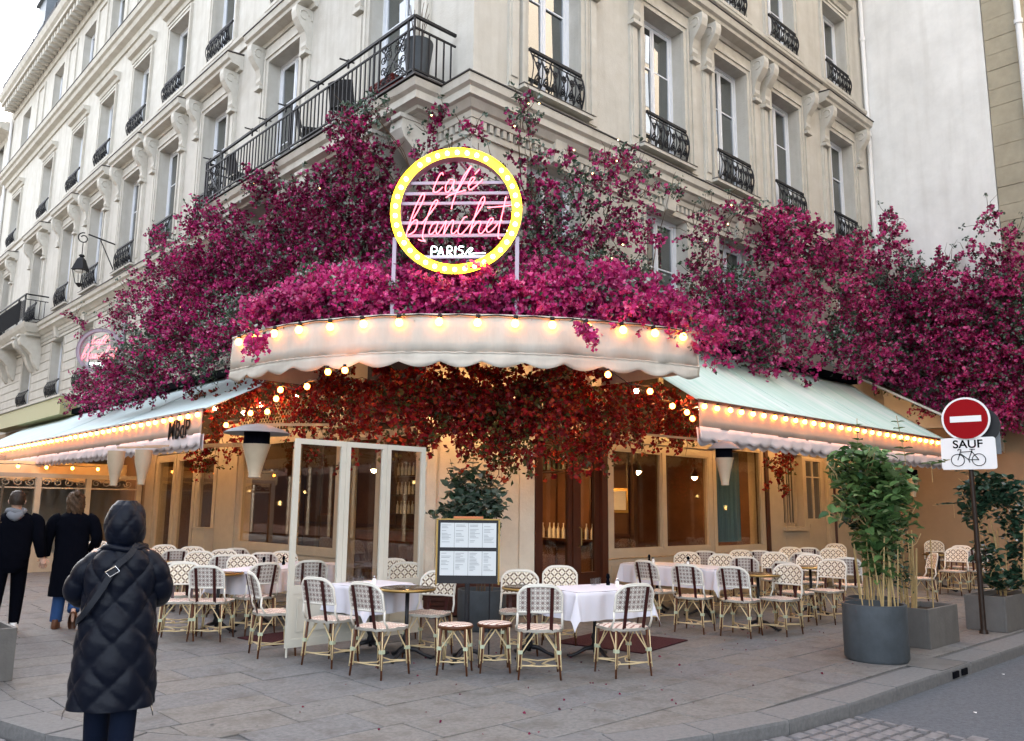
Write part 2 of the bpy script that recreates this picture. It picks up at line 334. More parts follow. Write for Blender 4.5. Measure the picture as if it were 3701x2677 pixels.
# ---------- ground
KOUT = [(-6.05, 45), (-6.05, -1.1), (-5.98, -1.75), (-5.82, -2.42), (-5.55, -2.98), (-5.05, -3.72), (-4.45, -4.38), (-3.75, -4.9), (-2.95, -5.3), (-2.2, -5.52), (-1.4, -5.68), (-.5, -5.74), (40, -5.74)]
def offset(path, d):
    out = []; n = len(path)
    for i, (x, y) in enumerate(path):
        s = []
        for a, b in ((i - 1, i), (i, i + 1)):
            if a < 0 or b >= n: continue
            dx = path[b][0] - path[a][0]; dy = path[b][1] - path[a][1]; l = math.hypot(dx, dy); s.append((-dy / l, dx / l))
        m = s[0] if len(s) == 1 else ((s[0][0] + s[1][0]) / (1 + s[0][0] * s[1][0] + s[0][1] * s[1][1]), (s[0][1] + s[1][1]) / (1 + s[0][0] * s[1][0] + s[0][1] * s[1][1]))
        out.append((x + m[0] * d, y + m[1] * d))
    return out
KIN = offset(KOUT, .33)
g = MB(); g.box((-150, -150, -.6), (150, 150, -.125)); ground = tag(g.build('ground', M_asph), kind='structure')
g = MB(); g.box((-.4, -15, -.12), (60, -5.6, -.119)); road = tag(g.build('road', M_asph), kind='structure')
g = MB(); g.box((-14, -15, -.12), (-.41, 60, -.117)); road2 = tag(g.build('cobbled_road_bed', M_base), kind='structure')
pav = MB(); pav.poly(KIN + [(40, 45)], -.3, -.014)
pavement = tag(pav.build('pavement', M_base), kind='structure')
# kerb stones, each its own block
kerb = bpy.data.objects.new('kerb', None); link(kerb); tag(kerb, kind='structure')
def dens(path, step):
    out = [path[0]]
    for a, b in zip(path, path[1:]):
        l = math.dist(a, b); k = max(1, round(l / step))
        out += [(a[0] + (b[0] - a[0]) * j / k, a[1] + (b[1] - a[1]) * j / k) for j in range(1, k + 1)]
    return out
ko = KOUT[1:-1]; ko = [(-6.05, 14), (-6.05, -1.1)] + ko[1:] + [(16, -5.74)]
kd = dens(ko, .95); ki = offset(kd, .33)
for i in range(len(kd) - 1):
    a, b, c, d = kd[i], kd[i + 1], ki[i + 1], ki[i]
    ax, ay = (b[0] - a[0]), (b[1] - a[1]); l = math.hypot(ax, ay); e = .004 / l; lo = -.13
    q = [(a[0] + ax * e, a[1] + ay * e), (b[0] - ax * e, b[1] - ay * e), (c[0] - ax * e, c[1] - ay * e), (d[0] + ax * e, d[1] + ay * e)]
    cx = sum(p[0] for p in q) / 4; cyy = sum(p[1] for p in q) / 4
    m = MB(); zt = random.uniform(-.003, .003)
    top = [(cx + (p[0] - cx) * .985, cyy + (p[1] - cyy) * .97) for p in q]
    vs = [(x, y, lo - .06) for x, y in q] + [(x, y, -.022 + zt) for x, y in q] + [(x, y, zt) for x, y in top]
    m.add(vs, [(0, 1, 5, 4), (1, 2, 6, 5), (2, 3, 7, 6), (3, 0, 4, 7), (4, 5, 9, 8), (5, 6, 10, 9), (6, 7, 11, 10), (7, 4, 8, 11), (8, 9, 10, 11)])
    me = m.mesh('kerb_stone', M_kerb); fixnormals(me); inst('kerb_stone', me, kerb)
m = MB(); m.box((-6.05, 14.01, -.19), (-5.72, 45, -.002)); m.box((16.01, -5.74, -.19), (40, -5.41, -.002)); m.build('kerb_run', M_kerb, kerb)
# paving stones: rows along x, clipped by the kerb line
def clip(poly, path):
    for (x0, y0), (x1, y1) in zip(path, path[1:]):
        nx, ny = -(y1 - y0), (x1 - x0); out = []
        for i in range(len(poly)):
            p, q = poly[i - 1], poly[i]
            a = (p[0] - x0) * nx + (p[1] - y0) * ny; b = (q[0] - x0) * nx + (q[1] - y0) * ny
            if (a >= 0) != (b >= 0): t = a / (a - b); out.append((p[0] + (q[0] - p[0]) * t, p[1] + (q[1] - p[1]) * t))
            if b >= 0: out.append(q)
        poly = out
        if len(poly) < 3: return []
    return poly
KC = offset(KOUT, .335)
slabs = []
y = -5.35; row = 0
while y < 24:
    h = .52 if y < 2 else .6; xa = -6.0; x = xa - (row % 2) * .35 - random.random() * .2
    xe = 14.4 if y < -.02 else -.0
    while x < xe:
        w = random.choice((.62, .78, .9, .9, 1.05)) * (1.25 if y > 4 or x > 7 else 1)
        q = clip([(x + .005, y + .005), (x + w - .005, y + .005), (x + w - .005, y + h - .005), (x + .005, y + h - .005)], KC)
        q = [(min(px, xe), py) for px, py in q]
        if len(q) >= 3 and abs(sum(q[i - 1][0] * q[i][1] - q[i][0] * q[i - 1][1] for i in range(len(q)))) > .04:
            cx = sum(p[0] for p in q) / len(q); cyy = sum(p[1] for p in q) / len(q)
            dd = math.hypot(cx + 7.6, cyy + 9.1); vis = not (cx > -.0 and cyy > -.3)
            slabs.append((dd, q, random.randrange(3)))
        x += w
    y += h; row += 1
slabs.sort(key=lambda s: s[0])
rest = [MB(), MB(), MB()]
for i, (dd, q, k) in enumerate(slabs):
    m = MB() if i < 295 else rest[k]; zt = random.uniform(-.0022, .0022)
    cx = sum(p[0] for p in q) / len(q); cyy = sum(p[1] for p in q) / len(q); n = len(q)
    tp = []
    for px, py in q:
        l = math.hypot(px - cx, py - cyy); f = (l - .006) / l; tp.append((cx + (px - cx) * f, cyy + (py - cyy) * f))
    vs = [(px, py, -.013) for px, py in q] + [(px, py, -.004 + zt) for px, py in q] + [(px, py, zt) for px, py in tp]
    m.add(vs, [(j, (j + 1) % n, n + (j + 1) % n, n + j) for j in range(n)] + [(n + j, n + (j + 1) % n, 2 * n + (j + 1) % n, 2 * n + j) for j in range(n)] + [tuple(range(2 * n, 3 * n))])
    if i < 295: m.build('paving_stone', M_slab[k], pavement)
for k in range(3):
    if rest[k].v: rest[k].build('far_paving_stones', M_slab[k], pavement, kind='stuff')
# setts in the road along the crossing
sett_me = []
for k in range(5):
    m = MB(); w, h = random.uniform(.15, .19), random.uniform(.105, .13)
    m.add([(-w / 2, -h / 2, -.03), (w / 2, -h / 2, -.03), (w / 2, h / 2, -.03), (-w / 2, h / 2, -.03), (-w / 2 + .012, -h / 2 + .012, .012), (w / 2 - .012, -h / 2 + .012, .009), (w / 2 - .012, h / 2 - .012, .012), (-w / 2 + .012, h / 2 - .012, .008)],
          [(0, 1, 5, 4), (1, 2, 6, 5), (2, 3, 7, 6), (3, 0, 4, 7), (4, 5, 6, 7)]); sett_me.append(m.mesh('sett', M_sett))
ns = 0; more = MB()
kk = dens([p for p in KOUT[1:-1]] + [(-.45, -5.74)], .19)
for rrow in range(16):
    off = offset(kk, -(.09 + rrow * .128))
    for i in range(len(off) - 1):
        x, y = off[i]; x2, y2 = off[i + 1]
        if x > -.5: continue
        a = math.atan2(y2 - y, x2 - x); px = x + (x2 - x) * .5 * (rrow % 2); py = y + (y2 - y) * .5 * (rrow % 2); L_ = math.dist((x, y), (x2, y2))
        near = ((px < -5.4 and py > -3.8 and rrow < 8) or (px > -3.2 and rrow < 7)) and ns < 290
        M = Matrix.Translation((px, py, -.105)) @ Matrix.Rotation(a + random.uniform(-.05, .05), 4, 'Z')
        if near:
            o = inst('sett', random.choice(sett_me), road2); o.matrix_world = M @ Matrix.Diagonal((L_ / .18, 1, 1, 1)); ns += 1
        else: more.obox(M, .165, .115, .03)
for a in range(26):
    for b in range(30):
        M = Matrix.Translation((-6.35 - a * .185 - (b % 2) * .09, -.9 + b * .125, -.105)) @ Matrix.Rotation(random.uniform(-.05, .05), 4, 'Z')
        more.obox(M, .165, .11, .03)
more.build('further_setts', M_sett, road2, kind='stuff')

# ---------- the cafe building
B = thing('corner_building', 'large cream limestone corner building with iron balconies above the flower covered cafe', 'building')
B2 = thing('neighbouring_building', 'cream stone building at the far left end of the street, beyond the drainpipe', 'building', (0, 34.2, 0))
LW = [2.26, 6.35, 9.84, 12.87, 15.8, 19.02, 22.26, 26.3, 31.4]; RW = [1.8, 4.94, 7.38, 9.77, 12.68]
LWW, RWW = 1.4, 1.3
F = {1: (5.2, 7.25), 2: (8.42, 11.36), 3: (12.72, 15.05), 4: (16.85, 19.1)}
def walls(T, u0, u1, cs, w, floors, z0, z1, th=.45, dz=0, skipz=None):
    m = MB(T); xs = sorted(cs); prev = u0
    for c in xs: m.box((prev, -th, z0), (c - w / 2, 0, z1)); prev = c + w / 2
    m.box((prev, -th, z0), (u1, 0, z1))
    for c in xs:
        zz = z0
        for f in floors:
            a, b = F[f]; a += dz; b += dz
            m.box((c - w / 2, -th, zz), (c + w / 2, 0, a)); zz = b
        m.box((c - w / 2, -th, zz), (c + w / 2, 0, z1))
    return m
# window kinds -------------------------------------------------
def scroll(cx, cz, r, a0, turns=1.6, n=13, y=0, s=1):
    return [(cx + s * r * (1 - .72 * t / n) * math.cos(a0 + turns * 2 * PI * t / n), y, cz + r * (1 - .72 * t / n) * math.sin(a0 + turns * 2 * PI * t / n)) for t in range(n + 1)]
def guard_mesh(w, h, belly=.1):
    m = MB(); wv = lambda z: -.04 - belly * math.sin(PI * min(1, max(0, (1 - z / h))) ** .9)
    m.bar((-w / 2, -.05, h), (w / 2, -.05, h), .05); m.bar((-w / 2, wv(.02), .02), (w / 2, wv(.02), .02), .025); m.bar((-w / 2, wv(h * .84), h * .84), (w / 2, wv(h * .84), h * .84), .018)
    for sx in (-1, 1): m.tube([(sx * (w / 2 - .01), wv(h * t / 6), h * t / 6) for t in range(7)], .012, 4)
    k = max(3, round(w / .22)); st = (w - .06) / k
    for i in range(k):
        cx = -w / 2 + .03 + st * (i + .5)
        for s, cz, r in ((1, h * .60, st * .36), (-1, h * .60, st * .2), (1, h * .27, st * .38), (-1, h * .25, st * .22)):
            m.tube([(x, wv(z), z) for x, _, z in scroll(cx, cz, r, (.5 if s > 0 else 2.4) + i, 1.3, 9, 0, s)], .014, 3, cap=False)
        m.tube([(cx + st * .5, wv(z), z) for z in (0.02, h * .2, h * .42, h * .62, h * .84)], .013, 3, cap=False)
        m.tube([(cx + .045 * math.cos(t), wv(h * .92), h * .92 + .03 * math.sin(t)) for t in np.linspace(0, 6.28, 7)], .008, 3, cap=False)
        m.tube([(cx - st * .5, wv(h * .1), h * .1), (cx, wv(h * .45), h * .45), (cx + st * .5, wv(h * .8), h * .8)], .013, 3, cap=False)
        m.tube([(cx + st * .5, wv(h * .1), h * .1), (cx, wv(h * .45), h * .45), (cx - st * .5, wv(h * .8), h * .8)], .013, 3, cap=False)
    return m.mesh('guard_rail', M_iron)
WIN = {}
def window_set(w, h, rows, gh):
    """frame mesh, pane mesh + pane places, guard mesh; origin bottom centre, facing -y"""
    key = (w, h, rows, gh)
    if key in WIN: return WIN[key]
    m = MB(); f = .07; d0, d1 = .24, .31
    m.box((-w / 2, d0, 0), (-w / 2 + f, d1, h)); m.box((w / 2 - f, d0, 0), (w / 2, d1, h)); m.box((-w / 2 + f, d0, h - f), (w / 2 - f, d1, h)); m.box((-w / 2 + f, d0, 0), (w / 2 - f, d1, f))
    cw = (w - 2 * f) / 2
    for s in (-1, 1):
        xa, xb = (-w / 2 + f, 0) if s < 0 else (0, w / 2 - f)
        m.box((xa + .002, d0 + .015, f + .002), (xa + .062, d1 - .01, h - f - .002)); m.box((xb - .062, d0 + .015, f + .002), (xb - .002, d1 - .01, h - f - .002))
        m.box((xa + .062, d0 + .017, h - f - .07), (xb - .062, d1 - .012, h - f - .002)); m.box((xa + .062, d0 + .017, f + .002), (xb - .062, d1 - .012, f + .11))
        for r in range(1, rows): z = f + (h - 2 * f) * r / rows; m.box((xa + .062, d0 + .025, z - .014), (xb - .062, d1 - .02, z + .014))
    m.box((-.022, d0 + .004, f + .01), (.022, d0 + .012, h - f - .01))
    pm = MB(); pw = cw - .124; ph = (h - 2 * f) / rows - .028; pm.box((-pw / 2, 0, 0), (pw / 2, .006, ph))
    spots = [(s * (cw / 2) + (0), d0 + .04, f + (h - 2 * f) * r / rows + .014) for s in (-1, 1) for r in range(rows)]
    WIN[key] = (m.mesh('window', M_frame), pm.mesh('pane', M_pane), spots, guard_mesh(w - .02, gh) if gh else None); return WIN[key]
def add_window(P, side, u, z, w, h, rows, gh):
    fm, pm, spots, gm = window_set(w, h, rows, gh); loc, rot = PLACE[side](u, z)
    o = inst('window', fm, P, loc, rot)
    if P is B2: o.location.y -= 34.2
    for s in spots: inst('pane', pm, o, s, (random.uniform(-.02, .02), 0, random.uniform(-.02, .02)))
    if gm: inst('guard_rail', gm, o, (0, -.015, .0))
    return o
# back of the openings so that nothing shows through
# window dressings, one mesh each, shared
def dress2(w):
    m = MB(); h = F[2][1] - F[2][0]; a = w / 2
    for s in (-1, 1):
        x0, x1 = sorted((s * (a + .003), s * (a + .16))); m.box((x0, -.055, -.0), (x1, 0, h + .16)); x0, x1 = sorted((s * (a + .10), s * (a + .162))); m.box((x0, -.085, 0), (x1, -.055, h + .162))
        x0, x1 = sorted((s * (a + .21), s * (a + .43))); m.box((x0, -.05, -.08), (x1, 0, h - .5)); m.box((x0 + .04, -.075, .1), (x1 - .04, -.05, h - .62))
    m.box((-a - .003, -.057, h + .003), (a + .003, 0, h + .157)); m.box((-a - .10, -.087, h + .10), (a + .10, -.057, h + .163))
    m.box((-a - .44, -.04, h + .17), (a + .44, 0, h + .40))
    return m.mesh('window_surround', M_trim)
cons = MB(); cp = [(0, 0), (-.38, 0), (-.39, -.12), (-.36, -.26), (-.27, -.40), (-.17, -.52), (-.12, -.70), (-.135, -.80), (-.10, -.86), (-.045, -.90), (0, -.92)]
cons.prism(cp, -.1, .1)
for x in (-.105, .105): cons.tube([(x, -.2 + .1 * math.cos(t), -.17 + .1 * math.sin(t)) for t in np.linspace(0, 5, 9)], .018, 4)
cons.box((-.13, -.16, -1.0), (.13, 0, -.925)); cons_me = cons.mesh('console', M_trim); fixnormals(cons_me)
hp = [(0, 0), (-.07, 0), (-.10, .07), (-.30, .10), (-.31, .17), (-.37, .20), (-.40, .33), (0, .36)]
def hood_mesh(L_):
    m = MB(); m.prism(hp, -L_ / 2, L_ / 2); m.mi = 1; m.prism([(0, .362), (-.42, .332), (-.42, .352), (0, .40)], -L_ / 2 - .02, L_ / 2 + .02)
    me = m.mesh('hood', [M_trim, M_lead]); fixnormals(me); return me
def dress3(w):
    m = MB(); h = F[3][1] - F[3][0]; a = w / 2
    for s in (-1, 1):
        x0, x1 = sorted((s * (a + .003), s * (a + .15))); m.box((x0, -.05, 0), (x1, 0, h + .15)); x0, x1 = sorted((s * (a + .09), s * (a + .152))); m.box((x0, -.075, 0), (x1, -.05, h + .152))
    m.box((-a - .003, -.052, h + .003), (a + .003, 0, h + .148)); m.box((-a - .09, -.077, h + .09), (a + .09, -.052, h + .153))
    m.prism([(0, h + .26), (-.06, h + .26), (-.09, h + .36), (-.2, h + .4), (-.26, h + .52), (0, h + .55)], -a - .28, a + .28)
    m.box((-a - .2, -.14, -.09), (a + .2, 0, -.003))
    me = m.mesh('window_surround', M_trim); fixnormals(me); return me
d2 = {'L': dress2(LWW), 'R': dress2(RWW)}; d3 = {'L': dress3(LWW), 'R': dress3(RWW)}
sill = MB(); sill.box((-.85, -.17, -.06), (.85, 0, -.003)); sill.mi = 1; sill.box((-.86, -.18, -.002), (.86, .2, .012)); sill_me = sill.mesh('sill', [M_trim, M_lead])
def facade(P, side, u0, u1, cs, w, dz=0, mono=None):
    T0 = TL if side == 'L' else TR; oy = 34.2 if P is B2 else 0
    T = (lambda p: (T0(p)[0], T0(p)[1] - oy, T0(p)[2]))
    m = walls(T, u0, u1, cs, w, (1, 2, 3, 4), 4.3, 20.2, dz=0); me = m.mesh('wall', M_stone)
    if side == 'R': fixnormals(me)
    inst('wall', me, P)
    m = MB(T); m.box((u0 + .5, -.9, 4.3), (u1 - .1, -.46, 20.1)); m.build('inner_lining', M_dark, P)
    def put(name, me, u, z, v=0, par=None):
        loc, rot = PLACE[side](u, z, v); o = inst(name, me, par or P, loc, rot); o.location.y -= oy; return o
    for c in cs:
        add_window(P, side, c, F[2][0], w, F[2][1] - F[2][0], 3, 0 if (side == 'L' and c < 7) or mono else .72)
        add_window(P, side, c, F[3][0], w, F[3][1] - F[3][0], 2, .62)
        add_window(P, side, c, F[1][0], w, F[1][1] - F[1][0], 2, .55 if side == 'L' and c > 12 else 0)
        if side == 'L': add_window(P, side, c, F[4][0], w, F[4][1] - F[4][0], 2, 0)
        put('window_surround', d2[side], c, F[2][0]); put('window_surround', d3[side], c, F[3][0])
        put('sill', sill_me, c, F[2][0])
        m = MB(); a = w / 2; h1 = F[1][1] - F[1][0]; m.prism([(0, h1 - .0), (-.14, h1 + .05), (-.2, h1 + .42), (0, h1 + .42)], -.13, .13)
        for s in (-1, 1): x0, x1 = sorted((s * (a + .003), s * (a + .09))); m.box((x0, -.03, 0), (x1, 0, h1 + .0))
        me = m.mesh('keystone', M_trim); fixnormals(me); put('keystone', me, c, F[1][0])
    return put
putL = facade(B, 'L', 0.45, 34, LW, LWW)
putR = facade(B, 'R', 0, 14.45, RW, RWW)
hm = hood_mesh(2.66)
for c in LW:
    h = putL('hood', hm, c, 11.78)
    for s in (-1, 1): inst('console', cons_me, h, (s * (LWW / 2 + .32), 0, 0))
h = putR('hood', hood_mesh(7.1), 7.45, 11.78)
for c in RW[1:4]:
    for s in (-1, 1): inst('console', cons_me, h, (c + s * .97 - 7.45, 0, 0))
for c in (RW[0], RW[4]):
    h = putR('hood', hood_mesh(2.55), c, 11.78)
    for s in (-1, 1): inst('console', cons_me, h, (s * .97, 0, 0))
# string courses carried round the corner
PATH = [(0, 34), (0, 0), (14.45, 0)]
def course(name, prof, mt, path=PATH, par=B):
    m = MB(); sweep(m, prof, path); me = m.mesh(name, mt); fixnormals(me); return inst(name, me, par)
course('ledge', [(0, 7.50), (.10, 7.50), (.11, 7.60), (.16, 7.62), (.24, 7.72), (.30, 7.74), (.30, 7.86), (.36, 7.90), (.38, 8.02), (0, 8.05)], M_trim)
course('ledge_flashing', [(0, 8.055), (.40, 8.024), (.40, 8.045), (0, 8.085)], M_lead)
course('blocking_course', [(0, 8.09), (.10, 8.09), (.10, 8.24), (.06, 8.30), (0, 8.31)], M_trim)
course('frieze_band', [(0, 6.86 + .4), (.05, 6.86 + .4), (.05, 7.36), (0, 7.36)], M_trim)
m = MB()
for k in range(int(34 / .14)): m.box((-.085, .1 + k * .14, 7.37), (0, .17 + k * .14, 7.495))
for k in range(int(14.3 / .14)): m.box((.02 + k * .14, -.085, 7.37), (.09 + k * .14, 0, 7.495))
m.box((-.085, -.085, 7.37), (0.01, .09, 7.495)); m.build('dentil_band', M_trim, B, kind='stuff')
course('sill_course', [(0, 12.30), (.05, 12.30), (.05, 12.52), (.12, 12.56), (.13, 12.64), (0, 12.66)], M_trim)
course('upper_ledge', [(0, 16.1), (.06, 16.1), (.10, 16.24), (.26, 16.30), (.30, 16.42), (.38, 16.46), (.42, 16.60), (0, 16.64)], M_trim)
course('upper_ledge_flashing', [(0, 16.645), (.44, 16.605), (.44, 16.625), (0, 16.68)], M_lead)
course('cornice', [(0, 19.55), (.06, 19.55), (.10, 19.66), (.14, 19.98), (.62, 20.02), (.62, 20.16), (.72, 20.24), (.80, 20.44), (0, 20.5)], M_trim)
m = MB()
for k in range(80): m.box((-.55, .3 + k * .42, 19.72), (-.14, .5 + k * .42, 19.975))
m.build('modillion_row', M_trim, B, kind='stuff')
m = MB()
for k, c in enumerate(LW[:-1]):
    mid = (c + LW[k + 1]) / 2; m.box((-.05, mid - .55, 17.1), (0, mid - .45, 19.3)); m.box((-.05, mid + .45, 17.1), (0, mid + .55, 19.3)); m.box((-.05, mid - .45, 19.2), (0, mid + .45, 19.3))
m.build('panel_moulding', M_trim, B)
# mansard
m = MB(); m.add([(-.35, .0, 20.5), (-.35, 34, 20.5), (1.6, 34, 24), (1.6, 2, 24), (14.45, 2, 24), (14.45, -.35, 20.5), (-.35, -.35, 20.5), (14.45, 16, 24), (3, 34, 24)], [(0, 1, 2, 3), (6, 0, 3), (6, 3, 4, 5), (3, 2, 8, 7, 4)]); m.build('roof', M_zinc, B)
m = MB(); m.box((-.62, .1, 20.52), (-.58, 34, 20.56)); m.box((-.62, .1, 21.1), (-.58, 34, 21.14)); m.box((-.61, .1, 20.56), (-.60, 34, 21.1))
for k in range(20): m.box((-.63, .2 + k * 1.78, 20.5), (-.57, .26 + k * 1.78, 21.2))
m.build('roof_railing', M_iron, B)
for yy in (28.5, 24):
    m = MB(); m.box((-.3, yy, 21), (1.2, yy + 1.3, 23.3)); m.box((-.42, yy - .12, 23.302), (1.2, yy + 1.42, 23.42)); m.build('dormer', M_zinc, B)
m = MB(); m.box((.46, .5, 4.3), (.9, 34, 20.4)); m.box((.5, .45, 20.0), (14.4, 33.9, 20.45)); m.box((14.0, .5, 4.4), (14.44, 34, 20.4)); m.box((.5, 33.5, 4.4), (14.0, 33.95, 20.4)); m.build('core_wall', M_dark, B)
# balcony on the left front
BP = [(0, 7.95), (-.56, 7.95), (-.56, .62), (0, .62)]
course('balcony_slab', [(-.56, 7.66), (.10, 7.66), (.12, 7.70), (.24, 7.74), (.24, 7.86), (.30, 7.90), (.34, 8.0), (-.56, 8.03)], M_trim, BP)
course('balcony_flashing', [(-.56, 8.094), (.37, 8.02), (.37, 8.05), (-.56, 8.12)], M_lead, BP)
m = MB(); m.box((-.57, .61, 7.64), (-.02, 7.96, 8.1)); m.build('balcony_floor', M_trim, B)
cb = MB(); cb.prism([(0, 0), (-.74, 0), (-.76, -.16), (-.70, -.30), (-.52, -.44), (-.34, -.62), (-.24, -.92), (-.10, -1.15), (0, -1.2)], -.16, .16); cb.box((-.18, -.80, .002), (.18, 0, .07)); cb_me = cb.mesh('corbel', M_trim); fixnormals(cb_me)
for yy in (.95, 1.75, 3.95, 4.7, 7.0, 7.75): putL('corbel', cb_me, yy, 7.57)
def railing(par, y0, y1, xo, zb, rt, name='balcony_railing', ornate=True):
    m = MB()
    path = [(-.05, y1), (-xo, y1), (-xo, y0), (-.05, y0)]
    for a, b in zip(path, path[1:]):
        for z, w in ((zb + rt, .045), (zb + rt - .19, .028), (zb + .12, .028)): m.bar((a[0], a[1], z), (b[0], b[1], z), w)
    n = int((y1 - y0) / .135)
    for k in range(n + 1):
        yy = y0 + (y1 - y0) * k / n
        if ornate and (abs(yy - y0 - .55) < .36 or abs(yy - y1 + .45) < .3): continue
        m.bar((-xo, yy, zb + .12), (-xo, yy, zb + rt - .19), .021)
    for yy in (y0, y0 + .16, y0 + .94, y0 + 1.1, (y0 + y1) / 2, y1 - .8, y1 - .1, y1): m.bar((-xo, yy, zb + .01), (-xo, yy, zb + rt), .028)
    k = int(xo / .135)
    for yy in (y0, y1):
        for j in range(1, k): m.bar((-xo * j / k, yy, zb + .12), (-xo * j / k, yy, zb + rt - .19), .021)
    m.build(name, M_iron, par)
    if ornate:
        for c0, wd in ((y0 + .55, .72), (y1 - .45, .6)):
            q = MB()
            for sy in (-1, 1):
                for sz in (-1, 1):
                    for rr_, oy_, oz_, a0 in ((.11, .13, .12, 0), (.08, .27, .10, 2), (.09, .12, .28, 4), (.06, .26, .28, 1)):
                        q.tube([(-xo - .002, c0 + sy * oy_ * wd / .72 + s_[0] * sy, zb + rt * .49 + sz * oz_ + s_[2] * sz) for s_ in scroll(0, 0, rr_, a0, 1.5, 14)], .010, 4, cap=False)
            q.bar((-xo, c0 - wd * .46, zb + .16), (-xo, c0 + wd * .46, zb + rt - .22), .022); q.bar((-xo, c0 + wd * .46, zb + .16), (-xo, c0 - wd * .46, zb + rt - .22), .014)
            q.build('scroll_panel', M_iron, par)
    sp = MB()
    for yy in (y0 + 1.9, y0 + 2.9, y0 + 4.1, y0 + 4.9, y0 + 5.5, y1 - .75, y1 - .2):
        if yy < y1: sp.bar((-xo - .14, yy + .06, zb + rt + .05), (-xo + .1, yy - .03, zb + rt + .02), .022); sp.bar((-xo, yy, zb + rt - .1), (-xo, yy, zb + rt + .06), .03)
    if ornate: sp.build('rail_bracket', M_iron, par)
railing(B, .38, 8.1, .86, 8.05, 1.0)
# far balcony
course('far_balcony_slab', [(-.5, 7.66), (.12, 7.70), (.24, 7.86), (.30, 8.0), (-.5, 8.03)], M_trim, [(0, 30), (-.5, 30), (-.5, 24.2), (0, 24.2)])
m = MB(); m.box((-.6, 24.2, 7.6), (-.02, 30, 8.02)); m.build('far_balcony_floor', M_trim, B)
railing(B, 24.0, 30.2, .78, 8.04, 1.0, 'far_balcony_railing', False)
m = MB(); m.box((-.80, 24.6, 8.1), (-.79, 30.1, 8.9)); m.build('balcony_screen_cloth', M_black, B)
for yy in (24.6, 25.4, 28.3, 29.4): putL('corbel', cb_me, yy, 7.57)
# rusticated courses of the entresol on the left
m = MB(TL); pr = 8.0
edges = [0.6] + [v for c in LW for v in (c - LWW / 2 - .12, c + LWW / 2 + .12)] + [34]
for a, b in zip(edges[::2], edges[1::2]):
    if b - a < .2 or a < 7: continue
    z = 4.7
    while z < 7.1: m.box((a + .05, 0, z), (b - .05, .03, z + .29)); z += .32
m.build('rusticated_courses', M_stone, B, kind='stuff')
# drainpipe on the left and neighbour beyond
def pipe(label, x, y, z0, z1, r=.06, mt=None):
    t = thing('drainpipe', label, 'drainpipe', (x, y, z0)); m = MB(); m.tube([(0, 0, 0), (0, 0, z1 - z0)], r, 10); m.build('pipe', mt or M_white, t, smooth=True)
    c = MB(); c.tube([(0, 0, 0), (0, 0, .12)], r * 1.35, 10); cm = c.mesh('collar', mt or M_white, True)
    z = 1.5
    while z < z1 - z0 - .3: inst('collar', cm, t, (0, 0, z)); z += 2.9
    return t
pipe('pale drainpipe running down the joint at the far left end of the stone facade', -.09, 34.1, 4.3, 19.6)
LW2 = [36.4, 39.6, 42.8, 46, 49.2]
put2 = facade(B2, 'L', 34.2, 52, LW2, LWW)
for c in LW2: put2('hood', hm, c, 11.78)
for nm, pf in (('cornice', [(0, 18.9), (.1, 19.0), (.5, 19.1), (.6, 19.4), (0, 19.5)]), ('ledge', [(0, 7.5), (.3, 7.7), (.38, 8.02), (0, 8.05)]), ('upper_ledge', [(0, 16.1), (.3, 16.3), (.42, 16.6), (0, 16.64)])):
    course(nm, pf, M_trim, [(0, 17.8), (0, 0)], B2)
m = MB(); m.box((.45, 0, 0), (8, 17.8, 19.4)); m.build('core_wall', M_dark, B2)
m = MB(); m.box((0, 0, 0), (.4, 17.8, 4.28)); m.build('base_wall', M_stone, B2)
# blind party wall on the right
P = thing('party_wall_building', 'tall whitewashed blind side wall with bare stone edge, right of the stone facade', 'building', (14.45, 0, 0))
m = MB(); m.box((0, -3.10, 3.7), (40, .3, 27)); m.box((0, .3, 20.5), (40, 12, 27)); m.box((.3, .3, 0), (40, 12, 20.5)); m.build('plaster_wall', M_plaster, P)
m = MB(); z = 3.7; 
while z < 27:
    h = random.uniform(.42, .6); a = random.uniform(-.12, .12); m.box((.012 + random.uniform(-.012, .012), -3.86, z + .012), (40, -3.12, z + h)); z += h
m.build('stone_quoin_strip', M_rough, P)
m = MB(); m.box((.02, -3.84, 0), (40, .4, 3.68)); m.build('ground_floor_wall', M_tan, P)
m = MB(); m.box((-.012, -3.86, 0), (.0, -.1, .35)); m.build('skirting', M_tan, P)
pipe('white drainpipe at the joint between stone facade and whitewashed wall', 14.33, -.10, 4.6, 18, .06)
pipe('white drainpipe on the far right corner of the whitewashed wall', 14.33, -3.95, 3.4, 27, .075)
